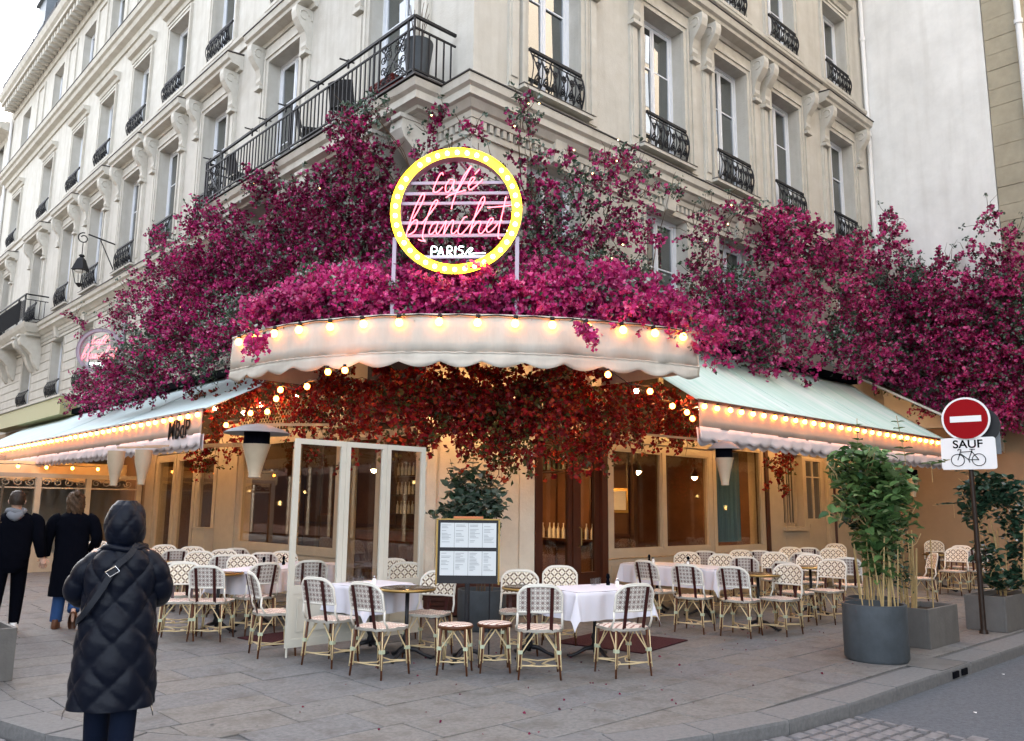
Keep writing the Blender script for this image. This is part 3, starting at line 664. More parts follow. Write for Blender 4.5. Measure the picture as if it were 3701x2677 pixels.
# houses across both streets (they light, shade and mirror in the windows)
def opp(x0, y0, x1, y1, h, mt, lab, face):
    t = thing('opposite_building', lab, 'building', ((x0 + x1) / 2, (y0 + y1) / 2, 0)); cx, cyy = (x0 + x1) / 2, (y0 + y1) / 2
    m = MB(); m.box((x0 - cx, y0 - cyy, 0), (x1 - cx, y1 - cyy, h)); m.build('wall', mt, t)
    m = MB()
    L0, L1 = (y0, y1) if face == 'x' else (x0, x1); k = int((L1 - L0) / 3)
    for i in range(k):
        for j in range(int(h / 3.4)):
            a = L0 + 1 + i * 3; z = 1.0 + j * 3.4
            if face == 'x': m.box((x1 - cx - .02, a - cyy, z), (x1 - cx + .025, a + 1.1 - cyy, z + 2.1))
            else: m.box((a - cx, y1 - cyy - .02, z), (a + 1.1 - cx, y1 - cyy + .03, z + 2.1))
    m.build('window_row', M_pane, t)
    m = MB()
    if face == 'x': m.box((x1 - cx + .031, y0 - cyy, 0), (x1 - cx + .06, y1 - cyy, 4.1))
    else: m.box((x0 - cx, y1 - cyy + .031, 0), (x1 - cx, y1 - cyy + .06, 4.1))
    m.build('shop_front', M_dkred, t)
    for nm_, mt_, sel in (('shop_glass', M_black, 0), ('added_glow_patch', M_smallglow, 1), ('shop_post', M_paint, 2)):  # unseen warm glowing patches added to the shops to sparkle in reflections
        m = MB(); rq = random.Random(4 + sel)
        for i in range(int((L1 - L0) / 2.2)):
            a = L0 + .4 + i * 2.2
            if sel == 0: b = (a, a + 1.7, .5, 3.2)
            elif sel == 1:
                if rq.random() < .45: continue
                q_ = a + rq.uniform(.1, 1.2); z_ = rq.uniform(1.0, 2.8); b = (q_, q_ + rq.uniform(.08, .35), z_, z_ + rq.uniform(.06, .3))
            else: b = (a + 1.75, a + 2.0, 0, 3.9)
            o_ = .061 + sel * .02
            if face == 'x': m.box((x1 - cx + o_, b[0] - cyy, b[2]), (x1 - cx + o_ + .015, b[1] - cyy, b[3]))
            else: m.box((b[0] - cx, y1 - cyy + o_, b[2]), (b[1] - cx, y1 - cyy + o_ + .015, b[3]))
        m.build(nm_, mt_, t)
    m = MB()
    for z in (4.2, 14.4, h - .3): m.box((x0 - cx - .15, y0 - cyy - .15, z), (x1 - cx + .15, y1 - cyy + .15, z + .25))
    m.build('string_course', M_trim, t)
opp(-24, -2, -15, 75, 15, M_opp2, 'pale building across the left street, out of view behind the photographer', 'x')
opp(-3, -27, 75, -17, 30, M_opp, 'ochre building across the right street, mirrored in the upper windows', 'y')
# ================================================================ GROUND FLOOR SHOP FRONT
def fix(me): fixnormals(me); return me
# corner column (the chamfered pier between the two fronts)
m = MB(); m.poly([(0, 1.0), (1.4, 0), (1.4, .45), (.45, 1.0)], .5, 4.32); m.build('corner_pier', M_column, B)
nv = Vector((-1.0, -1.4, 0)).normalized(); tv = Vector((1.4, -1.0, 0)).normalized(); c0 = Vector((.7, .5, 0)) + nv * .012
def onpier(a, z, o=0): q = c0 + tv * a + nv * o; return (q.x, q.y, z)
m = MB()
for a, b in ((-.80, -.66), (.62, .78)):
    p = [onpier(a, 0), onpier(b, 0), onpier(b, 0, .05), onpier(a, 0, .05)]; m.poly([q[:2] for q in p], .5, 4.3)
m.poly([onpier(a, 0, o)[:2] for a, o in ((-.655, 0), (.615, 0), (.615, .035), (-.655, .035))], .5, .66)
m.build('pier_moulding', M_column, B)
m = MB(); m.poly([(-.02, 1.0), (1.4, -.02), (1.4, .4), (.4, 1.0)], .0, .498); m.build('pier_base', M_dkred, B)
for k in range(7):
    m = MB(); z = .02 + k * .068; m.poly([onpier(-.8, 0, .03)[:2], onpier(.78, 0, .03)[:2], onpier(.78, 0, .05)[:2], onpier(-.8, 0, .05)[:2]], z, z + .058); m.build('brick_course', M_dkred, B)
def sbox(m, u0, u1, z0, z1, v0=-.1, v1=.0): m.box((u0, v0, z0), (u1, v1, z1))
def shop_window(side, u0, u1, z0, z1, divs, mt, fr=.11, pane=M_glass, v=.02, name='shop_window'):
    T = TL if side == 'L' else TR
    m = MB(T); sbox(m, u0, u0 + fr, z0, z1, -.10, v); sbox(m, u1 - fr, u1, z0, z1, -.10, v); sbox(m, u0 + fr, u1 - fr, z1 - fr, z1, -.10, v); sbox(m, u0 + fr, u1 - fr, z0, z0 + fr, -.10, v)
    for d in divs: sbox(m, d - .055, d + .055, z0 + fr, z1 - fr, -.095, v + .012)
    o = inst(name, fix(m.mesh(name, mt)), B)
    e = [u0 + fr] + [x for d in divs for x in (d - .055, d + .055)] + [u1 - fr]
    for a, b in zip(e[::2], e[1::2]):
        p = MB(T); sbox(p, a, b, z0 + fr, z1 - fr, -.05, -.042); inst('pane', p.mesh('pane', pane), o)
        q = MB(T)
        for x0, x1, y0, y1 in ((a, a + .03, z0 + fr, z1 - fr), (b - .03, b, z0 + fr, z1 - fr), (a + .03, b - .03, z0 + fr, z0 + fr + .03), (a + .03, b - .03, z1 - fr - .03, z1 - fr)): sbox(q, x0, x1, y0, y1, -.035, v - .012)
        inst('glazing_bead', fix(q.mesh('glazing_bead', mt)), o)
    return o
def panel(side, name, mt, bx):
    m = MB(TL if side == 'L' else TR)
    for u0, u1, z0, z1, v0, v1 in bx: sbox(m, u0, u1, z0, z1, v0, v1)
    return inst(name, fix(m.mesh(name, mt)), B)
# right front
shop_window('R', 3.12, 6.24, .78, 2.74, [4.68], M_paint, .13)
shop_window('R', 6.26, 8.16, .78, 2.92, [], M_paint, .10)
panel('R', 'stall_riser', M_paint, [(3.06, 8.16, .16, .76, -.3, 0), (3.06, 8.16, 0, .16, -.3, .03)] + [(3.2 + k * 1.0, 4.1 + k * 1.0, .26, .66, 0, .014) for k in range(5)])
panel('R', 'shop_post', M_brown, [(8.17, 8.30, 0, 3.0, -.2, .05)])
panel('R', 'entrance_frame', M_brown, [(1.42, 1.52, 0, 2.86, -.2, .0), (2.96, 3.10, 0, 2.86, -.2, .03), (1.52, 2.96, 2.76, 2.86, -.2, .0), (2.30, 2.40, 0, 2.76, -.12, -.02)])
d0_ = panel('R', 'door', M_brown, [(1.525, 1.62, .02, 2.74, -.1, -.04), (2.20, 2.295, .02, 2.74, -.1, -.04), (1.62, 2.2, 2.60, 2.74, -.1, -.04), (1.62, 2.2, .02, .50, -.1, -.04)])
p = MB(TR); sbox(p, 1.62, 2.2, .505, 2.595, -.075, -.068); inst('pane', p.mesh('pane', M_glass), d0_)
dr = panel('R', 'door', M_brown, [(2.41, 2.50, .02, 2.74, -.1, -.04), (2.86, 2.955, .02, 2.74, -.1, -.04), (2.5, 2.86, 2.58, 2.74, -.1, -.04), (2.5, 2.86, .02, .55, -.1, -.04), (2.5, 2.86, .55, .58, -.1, -.03)])
p = MB(TR); sbox(p, 2.5, 2.86, .585, 2.575, -.075, -.068); inst('pane', p.mesh('pane', M_glass), dr)
p = MB(TR); p.tube([(2.44, -.02, 1.0), (2.44, .03, 1.02), (2.44, .03, 1.28), (2.44, -.02, 1.3)], .012); inst('handle', p.mesh('handle', M_brass), dr)
panel('R', 'transom_panel', M_dark, [(1.42, 3.10, 2.87, 4.3, -.3, -.15)]); panel('R', 'fascia_post', M_paint, [(1.42, 1.6, 2.87, 4.3, -.14, .02), (2.98, 3.12, 2.87, 4.3, -.14, .02), (4.6, 4.72, 2.76, 4.3, -.10, .02), (6.2, 6.34, 2.95, 4.3, -.1, .02)])
panel('R', 'fascia', M_dark, [(3.12, 8.3, 2.93, 4.3, -.3, -.02)]); panel('R', 'fascia_rail', M_paint, [(3.12, 6.24, 2.75, 2.92, -.1, .05), (1.6, 2.98, 2.88, 3.02, -.13, .03)])
panel('R', 'shop_wall', M_paint, [(8.31, 8.95, 0, 4.3, -.45, 0), (9.85, 9.93, 0, 4.3, -.45, 0), (8.95, 9.85, 0, 1.25, -.45, 0), (8.95, 9.85, 2.85, 4.3, -.45, 0), (10.98, 14.46, 0, 4.3, -.45, 0), (9.93, 10.98, 2.9, 4.3, -.45, 0)])
panel('R', 'shop_wall_trim', M_paint, [(8.90, 9.9, 1.16, 1.245, .0, .07), (8.31, 8.42, .2, 3.4, 0, .03), (11.0, 11.1, 0, 3.4, 0, .03), (9.0, 9.85, .12, 1.02, 0, .012)])
w1 = panel('R', 'small_window', M_paint, [(8.95, 9.02, 1.25, 2.85, -.25, -.18), (9.78, 9.85, 1.25, 2.85, -.25, -.18), (9.02, 9.78, 2.78, 2.85, -.25, -.18), (9.02, 9.78, 1.25, 1.33, -.25, -.18), (9.37, 9.43, 1.33, 2.78, -.25, -.18)])
for a, b in ((9.02, 9.37), (9.43, 9.78)): p = MB(TR); sbox(p, a, b, 1.33, 2.78, -.22, -.214); inst('pane', p.mesh('pane', M_pane), w1)
p = MB(TR)
for u in (9.1, 9.22, 9.34, 9.46, 9.58, 9.70): p.bar((u, -.1, 1.26), (u, -.1, 2.84), .016)
inst('window_bar', fix(p.mesh('window_bar', M_paint)), w1)
d2_ = panel('R', 'door', M_paint, [(9.95, 10.12, .03, 2.88, -.14, -.06), (10.80, 10.96, .03, 2.88, -.14, -.06), (10.12, 10.8, 2.72, 2.88, -.14, -.06), (10.12, 10.8, .03, 1.42, -.14, -.06), (10.2, 10.72, .95, 1.3, -.06, -.045), (10.44, 10.48, 1.42, 2.72, -.13, -.07), (10.12, 10.44, 2.34, 2.37, -.13, -.075), (10.48, 10.8, 2.34, 2.37, -.13, -.075)])
for a, b in ((10.12, 10.44), (10.48, 10.8)): p = MB(TR); sbox(p, a, b, 1.42, 2.72, -.108, -.102); inst('pane', p.mesh('pane', M_pane), d2_)
p = MB(); p.tube([(11.3, -.02, 0), (11.3, -.02, 2.9), (11.32, -.03, 3.6)], .03, 8); p.build('service_pipe', M_brown, B, smooth=True)
# left front
shop_window('L', 1.05, 3.30, .12, 2.84, [2.18], M_paint, .10, name='glazed_door')
shop_window('L', 3.36, 7.36, .72, 2.96, [4.98], M_paint, .13)
panel('L', 'stall_riser', M_paint, [(3.36, 7.36, .14, .71, -.3, 0), (3.36, 7.36, 0, .14, -.3, .03), (3.36, 7.36, .40, .415, 0, .006), (3.36, 7.36, .64, .70, 0, .03)])
panel('L', 'pilaster', M_paint, [(7.42, 8.36, 0, 3.3, -.3, .02), (7.42, 8.36, 1.12, 1.13, .02, .026), (7.36, 7.42, 0, 3.3, -.3, .05)])
panel('L', 'shop_post', M_paint, [(3.30, 3.36, 0, 3.0, -.3, .02)])
panel('L', 'wall_box', M_paint, [(8.38, 9.0, .0, 1.08, -.05, .22), (8.36, 9.02, 1.085, 1.11, -.05, .24)])
panel('L', 'lintel', M_paint, [(1.0, 7.4, 2.97, 3.05, -.2, .05)])
panel('L', 'fascia', M_dark, [(1.0, 14, 3.06, 4.3, -.3, -.03), (1.0, 3.3, 2.85, 2.96, -.3, -.03)])
panel('L', 'fascia_post', M_paint, [(3.3, 3.42, 3.06, 4.2, -.03, .03), (5.2, 5.3, 3.06, 4.2, -.03, .03)])
for a, b in ((8.42, 9.5), (9.55, 10.7), (10.76, 12.0)): shop_window('L', a, b, .1, 2.78, [], M_paint, .14, name='glazed_door')
panel('L', 'pilaster', M_paint, [(12.05, 12.6, 0, 4.3, -.3, .04), (8.42, 12.05, 2.8, 3.05, -.2, .05)])
panel('L', 'far_shop_wall', M_tan, [(12.62, 33.9, 0, 4.3, -.4, 0)])
# lattice above the left window
m = MB(TL)
for k in range(34):
    u = 3.45 + k * .12
    m.bar((u, .03, 3.08), (min(u + .5, 7.4), .03, 3.08 + min(.5, 7.4 - u)), .014); m.bar((u, .036, 3.58), (min(u + .5, 7.4), .036, 3.58 - min(.5, 7.4 - u)), .014)
m.bar((3.42, .04, 3.6), (7.4, .04, 3.6), .04); m.build('lattice', M_paint, B)
# interior
m = MB(); m.box((.5, 1.05, .02), (.52, .0 + 1.06, .03)); m.mi = 0
m.box((4.2, .3, 0), (4.3, 13, 3.4)); m.box((4.31, 4.0, 0), (8.6, 4.1, 3.4)); m.box((8.61, .3, 0), (8.7, 4.0, 3.4)); m.box((.45, 12.62, 0), (4.2, 12.7, 3.4))
m.box((.45, .46, 3.25), (8.6, 12.6, 3.35)); m.build('interior_wall', M_inwall, B)
m = MB(); m.box((.02, 1.0, .0), (4.2, 12.6, .035)); m.box((4.21, .05, .0), (8.6, 3.99, .035)); m.box((1.42, .05, .0), (4.2, .99, .035)); m.build('interior_floor', M_brown, B)
def lamp_in(x, y, z, lab, r=.10):
    t = thing('pendant_lamp', lab, 'lamp', (x, y, z), group=None); q = MB(); q.lathe([(.02, .12), (r, -.05), (r * .9, -.055), (.015, .10)], 12); q.build('lamp_shade', M_bulb2 if 0 else M_brass, t)
    q = MB(); q.lathe([(.0, -.12), (.045, -.09), (.055, -.05), (.02, .03)], 8, cap=False); q.build('bulb', M_lampin, t); q = MB(); q.tube([(0, 0, .1), (0, 0, 3.24 - z)], .006, 4); q.build('cord', M_iron, t)
lamp_in(1.6, 5.9, 2.2, 'pendant lamp glowing behind the large left window'); lamp_in(1.3, 4.3, 2.35, 'pendant lamp seen inside between window post and screen')
lamp_in(2.3, 2.3, 2.3, 'pendant lamp seen through the middle pane of the white screen'); lamp_in(3.0, 1.7, 2.35, 'pendant lamp behind the brown entrance door'); lamp_in(4.6, 1.5, 2.3, 'pendant lamp behind the left pane of the right shop window')
lamp_in(5.6, 1.3, 2.4, 'pendant lamp behind the right pane of the right shop window'); lamp_in(7.7, 1.4, 2.35, 'pendant lamp just right of the blue curtain'); lamp_in(1.5, 10.2, 2.2, 'pendant lamp in the glazed door at the far left')
for x, y, s in ((4.4, .95, 'left'), (5.05, 1.15, 'right')):
    t = thing('interior_column', 'pale slender column behind the right shop window, the %s of the two' % s, 'column', (x, y, .035)); q = MB(); q.lathe([(.13, 0), (.13, .12), (.095, .18), (.09, 2.7), (.13, 2.8), (.14, 3.2)], 16); q.build('shaft', M_column, t, smooth=True)
for k, (yy, lab) in enumerate(((1.0, 'lower'), (2.3, 'upper'))):
    t = thing('wall_shelf', 'wooden shelf with bottles inside behind the brown door, the %s of two' % lab, 'shelf', (4.12, 2.0, yy)); q = MB(); q.box((-.22, -1.2, 0), (.07, 1.2, .035)); q.build('shelf_board', M_brown, t); q = MB()
    for j in range(17): q.lathe([(.035, .035), (.035, .20), (.012, .26), (.012, .32)], 6, (-.08, -1.1 + j * .138 + random.uniform(-.03, .03), 0))
    tag(q.build('bottle_row', M_leafG if k else M_ceram, t), kind='stuff')
for k, (xx, yy, rz_, lab) in enumerate(((4.18, .7, 0, 'behind the brown door frame'), (4.18, 3.5, 0, 'seen through the last pane of the white screen'), (5.6, 3.97, 90, 'behind the right shop window'), (7.0, 3.97, 90, 'behind the blue curtain'))):
    t = thing('framed_picture', 'small framed picture on the inner wall ' + lab, 'picture', (xx, yy, 1.75), R(rz_)); q = MB(); q.box((-.02, -.3, -.22), (.0, .3, .22)); q.build('picture_frame', M_brass, t); q = MB(); q.box((-.025, -.25, -.17), (-.0205, .25, .17)); q.build('picture_sheet', M_ceram, t)
q = MB()
for j in range(14): q.box((4.17, .4 + j * .9, .04), (4.199, .44 + j * .9, 3.2))
for j in range(9): q.box((4.35 + j * .48, 3.97, .04), (4.39 + j * .48, 3.999, 3.2))
q.box((4.16, .35, 1.1), (4.168, 12.5, 1.16)); q.build('wall_batten', M_brown, B, kind='stuff')
t = thing('bar_counter', 'dim bar counter inside behind the left shop window', 'counter', (2.9, 5.5, .035)); q = MB(); q.box((-.3, -2, 0), (.3, 2, 1.05)); q.build('counter_body', M_brown, t); q = MB(); q.box((-.36, -2.05, 1.052), (.36, 2.05, 1.1)); q.build('counter_top', M_ttop, t)
t = thing('bottle_shelf', 'shelf of bottles on the back wall inside the cafe', 'shelf', (4.15, 5.5, 1.4)); q = MB()
for z in (0, .45, .9): q.box((-.25, -2, z), (0, 2, z + .03))
q.build('shelf_board', M_brown, t); q = MB()
for z in (0.03, .48, .93):
    for k in range(26): q.lathe([(.035, 0), (.035, .18), (.012, .24), (.012, .30)], 6, (-.12, -1.9 + k * .15, z))
q.build('bottle_row', [M_glass if 0 else M_ceram], t)
m = MB()
P_ = [[(7.0 + .95 * i / 40, .42 + .035 * math.sin(i * 1.15) + .02 * math.sin(i * .37), z) for i in range(41)] for z in (.95, 2.80)]
m.grid(P_); cu = m.build('curtain', M_curt, None, smooth='all'); tag(cu, 'blue grey curtain hanging behind the third window of the right shop front', 'curtain')

# ================================================================ AWNINGS
def valance(m, path, z0, z1, amp=.0, per=.35, wav=.012, seg=.045, inset=0):
    pts = dens(path, seg); L_ = 0; rows = [[], [], [], []]
    for i, (x, y) in enumerate(pts):
        if i: L_ += math.dist(pts[i - 1], (x, y))
        a = pts[max(0, i - 1)]; b = pts[min(len(pts) - 1, i + 1)]; dx, dy = b[0] - a[0], b[1] - a[1]; l = math.hypot(dx, dy); n = (dy / l, -dx / l)
        zb = z1 + amp * (1 - abs(math.sin(PI * L_ / per))) * 1.0 if amp else z1
        for k, t in enumerate((0, .35, .7, 1)):
            w = wav * t * (math.sin(L_ * 7.3 + k) + .7 * math.sin(L_ * 17.1 + k * .7) + .5 * math.sin(L_ * 3.1)) - inset
            rows[k].append((x + n[0] * w, y + n[1] * w, z0 + (zb - z0) * t))
    m.grid(rows)
def solid(o, t=.006):
    md = o.modifiers.new('thickness', 'SOLIDIFY'); md.thickness = t; md.offset = 0; return o
bulb_m = MB(); bulb_m.lathe([(.004, -.062), (.02, -.056), (.030, -.038), (.030, -.024), (.016, .0)], 8, cap=False); bulb_m.mi = 1; bulb_m.lathe([(.018, -.004), (.018, .03)], 6)
bulb_me = bulb_m.mesh('bulb', [M_bulb, M_iron], 'all')
bulbw_m = MB(); bulbw_m.lathe([(.004, -.062), (.02, -.056), (.030, -.038), (.030, -.024), (.016, .0)], 8, cap=False); bulbw_m.mi = 1; bulbw_m.lathe([(.018, -.004), (.018, .03)], 6)
bulbi_me = bulbw_m.mesh('bulb', [M_bulbI, M_iron], 'all'); bulbs_me = bulbw_m.mesh('bulb', [M_bulb2, M_iron], 'all')
def light_string(lab, pts, group='strings of warm bulbs on the awnings', me=None, sag=.02, cable=True, sc=1.25):
    t = thing('string_lights', lab, 'string lights', pts[0], group=group); o = Vector(pts[0])
    m = MB(); cp_ = []
    for i, p in enumerate(pts):
        q = Vector(p) - o; inst('bulb', me or bulb_me, t, q, (random.uniform(-.25, .25), random.uniform(-.25, .25), 0), sc); cp_.append(q + Vector((0, 0, .03)))
        if i < len(pts) - 1: cp_.append((q + Vector(pts[i + 1]) - o) / 2 + Vector((0, 0, .03 - sag)))
    m.tube(cp_, .008, 4); m.build('cable', M_iron, t); return t
def awning(label, side, u0, u1, zw, zf, out, canv, seams, group='side awnings'):
    t = thing('awning', label, 'awning', (0, 0, 0), group=group); T = TL if side == 'L' else TR
    m = MB(T); n = int((u1 - u0) / .25)
    m.grid([[(u0 + (u1 - u0) * i / n, out * j / 8, zw + (zf - zw) * j / 8 - .05 * math.sin(PI * j / 8) + .012 * math.sin(i * .9) * (j / 8)) for i in range(n + 1)] for j in range(9)])
    o = solid(m.build('canopy', canv, t, smooth='all'))
    path = [T((u, out, 0))[:2] for u in ((u1, u0) if side == 'L' else (u0, u1))]
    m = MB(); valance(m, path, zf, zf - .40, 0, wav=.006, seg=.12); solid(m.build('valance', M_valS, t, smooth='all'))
    m = MB(); valance(m, path, zf - .385, zf - .615, .055, .34, wav=.012, inset=.0 - .006); solid(m.build('frill', M_val2, t, smooth='all'), .004)
    m = MB(); valance(m, path, zf - .395, zf - .67, .055, .34, wav=.014, inset=.05); solid(m.build('inner_frill', M_val2, t, smooth='all'), .004)
    m = MB(T); m.bar((u0, out - .02, zf - .0), (u1, out - .02, zf - .0), .05); m.build('front_bar', M_brown, t)
    m = MB(T); m.box((u0, 0.0, zw + .005), (u1, .16, zw + .17)); m.build('cassette', M_black, t)
    for s in seams:
        m = MB(T); m.tube([(s, out * j / 8, zw + (zf - zw) * j / 8 - .05 * math.sin(PI * j / 8) + .008) for j in range(9)], .006, 4); m.build('seam', M_iron if 0 else canv, t)
    m = MB(T)
    for u in (u0 + .5, (u0 + u1) / 2, u1 - .5): m.bar((u, .1, zw - .1), (u + .5, out * .5, (zw + zf) / 2 - .12), .04); m.bar((u + .5, out * .5, (zw + zf) / 2 - .12), (u, out - .04, zf - .05), .035)
    m.build('folding_arm', M_paintw, t); return t
OUT = 2.2
awl = awning('pale blue green awning stretching along the left street front', 'L', 4.08, 25.0, 4.36, 3.14, OUT, M_canvL, (8.8, 13.9))
awr = awning('mint green awning with soft stripes along the right street front', 'R', 2.62, 12.55, 4.72, 3.20, OUT, M_canvR, (6.0, 9.3))
light_string('string of warm bulbs along the left awning', [(-OUT - .045, 4.18 + k * .37, 3.09) for k in range(50)], sag=.004)
light_string('string of warm bulbs along the right awning', [(2.72 + k * .335, -OUT - .045, 3.15) for k in range(30)], sag=.004)
# lettering on the left valance
def text(body, size, mt, parent, loc, rot, sx=1, shear=0, ext=.002, name='lettering', align='CENTER', bold=0):
    c = bpy.data.curves.new(name, 'FONT'); c.body = body; c.size = size; c.extrude = ext; c.align_x = align; c.align_y = 'CENTER'; c.shear = shear; c.offset = bold
    c.materials.append(mt); q = bpy.data.objects.new(name, c); COL.objects.link(q); bpy.context.view_layer.update(); me = bpy.data.meshes.new_from_object(q.evaluated_get(bpy.context.evaluated_depsgraph_get())); bpy.data.objects.remove(q); me.name = name
    return inst(name, me, parent, loc, rot, (sx, 1, 1))
text('MBdP', .47, M_ink, awl, (-OUT - .022, 5.0, 2.85), (PI / 2, 0, -PI / 2), .85, .08, .002, bold=.006)
# round canopy over the corner
ctl = [(-2.62, 2.15), (-2.60, 1.5), (-2.50, .75), (-2.27, .1), (-1.82, -.73), (-1.15, -1.42), (-.45, -1.98), (.1, -2.28), (.87, -2.62), (1.7, -2.85)]
def crom(P_, n=8):
    out = []
    for i in range(len(P_) - 1):
        p0 = P_[max(0, i - 1)]; p1 = P_[i]; p2 = P_[i + 1]; p3 = P_[min(len(P_) - 1, i + 2)]
        for j in range(n):
            t = j / n; out.append(tuple(.5 * ((2 * p1[k]) + (-p0[k] + p2[k]) * t + (2 * p0[k] - 5 * p1[k] + 4 * p2[k] - p3[k]) * t * t + (-p0[k] + 3 * p1[k] - 3 * p2[k] + p3[k]) * t ** 3) for k in range(len(p1))))
    return out + [P_[-1]]
arc = crom(ctl); dr_t = thing('corner_canopy', 'curved ivory canopy with scalloped edge over the corner entrance', 'awning')
ZD = 3.98
m = MB(); valance(m, arc, ZD, ZD - .47, 0, wav=.02, seg=.06); solid(m.build('valance', M_val, dr_t, smooth='all'))
m = MB(); valance(m, arc, ZD - .475, ZD - .66, .075, .52, wav=.016, seg=.045, inset=-.012); solid(m.build('scalloped_hem', M_val, dr_t, smooth='all'))
m = MB(); m.tube([(x, y, ZD) for x, y in arc], .022, 6); m.build('piping', M_val, dr_t, smooth=True)
oa = offset(arc, -.016); m = MB(); m.tube([(x, y, ZD - .475 + .004 * math.sin(i * 2)) for i, (x, y) in enumerate(dens(oa, .05))], .012, 5); m.build('cord', M_val, dr_t, smooth=True)
ins = []
for x, y in arc:
    d = Vector((.25 - x, .45 - y)); l = d.length; ins.append((x + d.x / l * min(l, 2.3), y + d.y / l * min(l, 2.3)))
m = MB(); m.grid([[(a[0] + (b[0] - a[0]) * j / 4, a[1] + (b[1] - a[1]) * j / 4, ZD + .42 * j / 4) for a, b in zip(arc, ins)] for j in range(5)]); solid(m.build('canopy_top', M_val, dr_t, smooth='all'))
for e0 in (arc[0], arc[-1]):
    d = Vector((.1 - e0[0], .1 - e0[1])) if 0 else (Vector((1, 0)) if e0[1] > 0 else Vector((0, 1)))
    m = MB(); q = (e0[0] + d.x * 2.3, e0[1] + d.y * 2.3); m.grid([[(e0[0] + (q[0] - e0[0]) * j / 6, e0[1] + (q[1] - e0[1]) * j / 6, z + (.1 * j / 6 if z > 3.5 else 0)) for j in range(7)] for z in (ZD, ZD - .55)]); solid(m.build('end_flap', M_val, dr_t))
m = MB()
for k in range(6, len(arc), 9): m.bar((arc[k][0], arc[k][1], ZD - .03), (ins[k][0], ins[k][1], ZD + .36), .035)
m.tube([(x, y, ZD - .06) for x, y in offset(arc, .04)], .02, 6); m.build('canopy_frame', M_brown, dr_t)
dz = dens(offset(arc, -.05), .02); tot = len(dz); light_string('string of warm bulbs round the curved corner canopy', me=bulbs_me, pts=[(dz[int(tot * (k + .6) / 15.2)][0], dz[int(tot * (k + .6) / 15.2)][1], ZD - .05) for k in range(15)], sag=-.02, sc=1.7)
hang = [(-2.61, 1.31, 3.2), (-2.45, .9, 3.16), (-2.3, 1.55, 3.12), (-2.30, -.05, 3.22), (-2.15, -.3, 3.25), (-2.5, .2, 3.18)]
light_string('loose string of warm bulbs hanging under the left half of the corner canopy', [(-2.3, -.4, 3.3), (-2.45, -.25, 3.28), (-2.40, .35, 3.16), (-2.45, .95, 3.17), (-2.3, 1.35, 3.10), (-1.95, 2.3, 3.02), (-2.0, 2.75, 3.03), (-2.0, 3.6, 2.9)], me=bulb_me, sag=.08)
light_string('loose string of warm bulbs hanging under the right half of the corner canopy', [(.1, -2.6, 3.28), (.95, -2.6, 3.16), (1.75, -2.35, 3.06), (2.25, -2.25, 3.02), (2.45, -2.2, 2.95)], me=bulb_me, sag=.08)
light_string('string of bulbs under the right awning close to the windows', [(3.0 + k * .9, -.75 - (k % 2) * .15, 3.55 - (k % 3) * .08) for k in range(11)], me=bulbi_me, sag=.12)
light_string('string of bulbs under the left awning close to the windows', [(-.8 - (k % 2) * .15, 3.6 + k * 1.0, 3.5 - (k % 3) * .08) for k in range(10)], me=bulbi_me, sag=.12)
light_string('short string of bulbs on the pier under the flowers', [(-.35, .75, 3.1), (.2, .1, 3.15), (.75, -.35, 3.12), (1.4, -.75, 3.1)], me=bulbi_me, sag=.1)
# white second awning in front of the party wall, olive awning box and partition far left
t = thing('awning', 'cream awning at the far right in front of the blank wall, heaped with flowers', 'awning', group='side awnings')
m = MB(); m.grid([[(12.75 + i * .56, -2.75 * j / 6, 4.95 - 1.55 * j / 6) for i in range(4)] for j in range(7)]); solid(m.build('canopy', M_tan, t))
m = MB(); m.tube([(12.73, -2.75 * j / 6, 4.97 - 1.55 * j / 6) for j in range(7)], .03, 5); m.build('edge_hem', M_val, t)
m = MB(); valance(m, [(12.75, -2.78), (14.43, -2.78)], 3.42, 3.0, .06, .3, .012); solid(m.build('valance', M_val, t, smooth='all'))
t = thing('awning_box', 'olive green closed awning box on the wall beyond the left awning', 'awning box', (0, 19.3, 4.3)); m = MB(); m.box((-.5, 0, .05), (-.02, 9.5, .62)); m.build('box', M_olive, t); m = MB(); m.box((-.55, -.04, .63), (-.02, 9.54, .69)); m.build('box_lid', M_val, t)
t = thing('glazed_partition', 'wooden framed glass wind partition closing the far end of the left terrace', 'partition', (-3.5, 12.9, 0)); t.scale = (1, 1, .86)
m = MB()
for x in (0, 1.1, 2.2, 3.4): m.box((x - .06, -.06, 0), (x + .06, .06, 2.55))
m.box((-.06, -.05, 2.552), (3.46, .05, 2.66)); m.box((-.06, -.03, .0), (3.46, .03, .5)); m.box((-.06, -.025, 2.25), (3.46, .025, 2.29)); m.build('frame', M_paint, t)
for a in (.06, 1.16, 2.26): m = MB(); m.box((a, -.006, .5), (a + .98, .006, 2.25)); m.build('pane', M_cglass, t)
m = MB()
for a in (.06, 1.16, 2.26):
    for k in range(4): m.tube([(a + .12 + k * .25 + s[0], 0, 2.42 + s[2]) for s in scroll(0, 0, .11, k, 1.3, 9)], .012, 4, cap=False)
m.build('tracery', M_paint, t)
t = thing('awning', 'yellow cream scalloped awning of the next terrace behind the glass partition', 'awning', group='side awnings')
m = MB(); valance(m, [(-4.3, 14.2), (.0, 14.2)], 2.62, 2.12, .08, .7, .03); solid(m.build('valance', M_yel, t, smooth='all')); m = MB(); m.grid([[(-4.3 + i, 14.2 + j, 2.62 + .0 * j) for i in range(5)] for j in range(6)]); m.build('canopy', M_yel, t)
light_string('bulbs under the next terrace awning beyond the glass partition', [(-3.9 + k * .6, 13.6, 2.5) for k in range(6)], me=bulb_me)
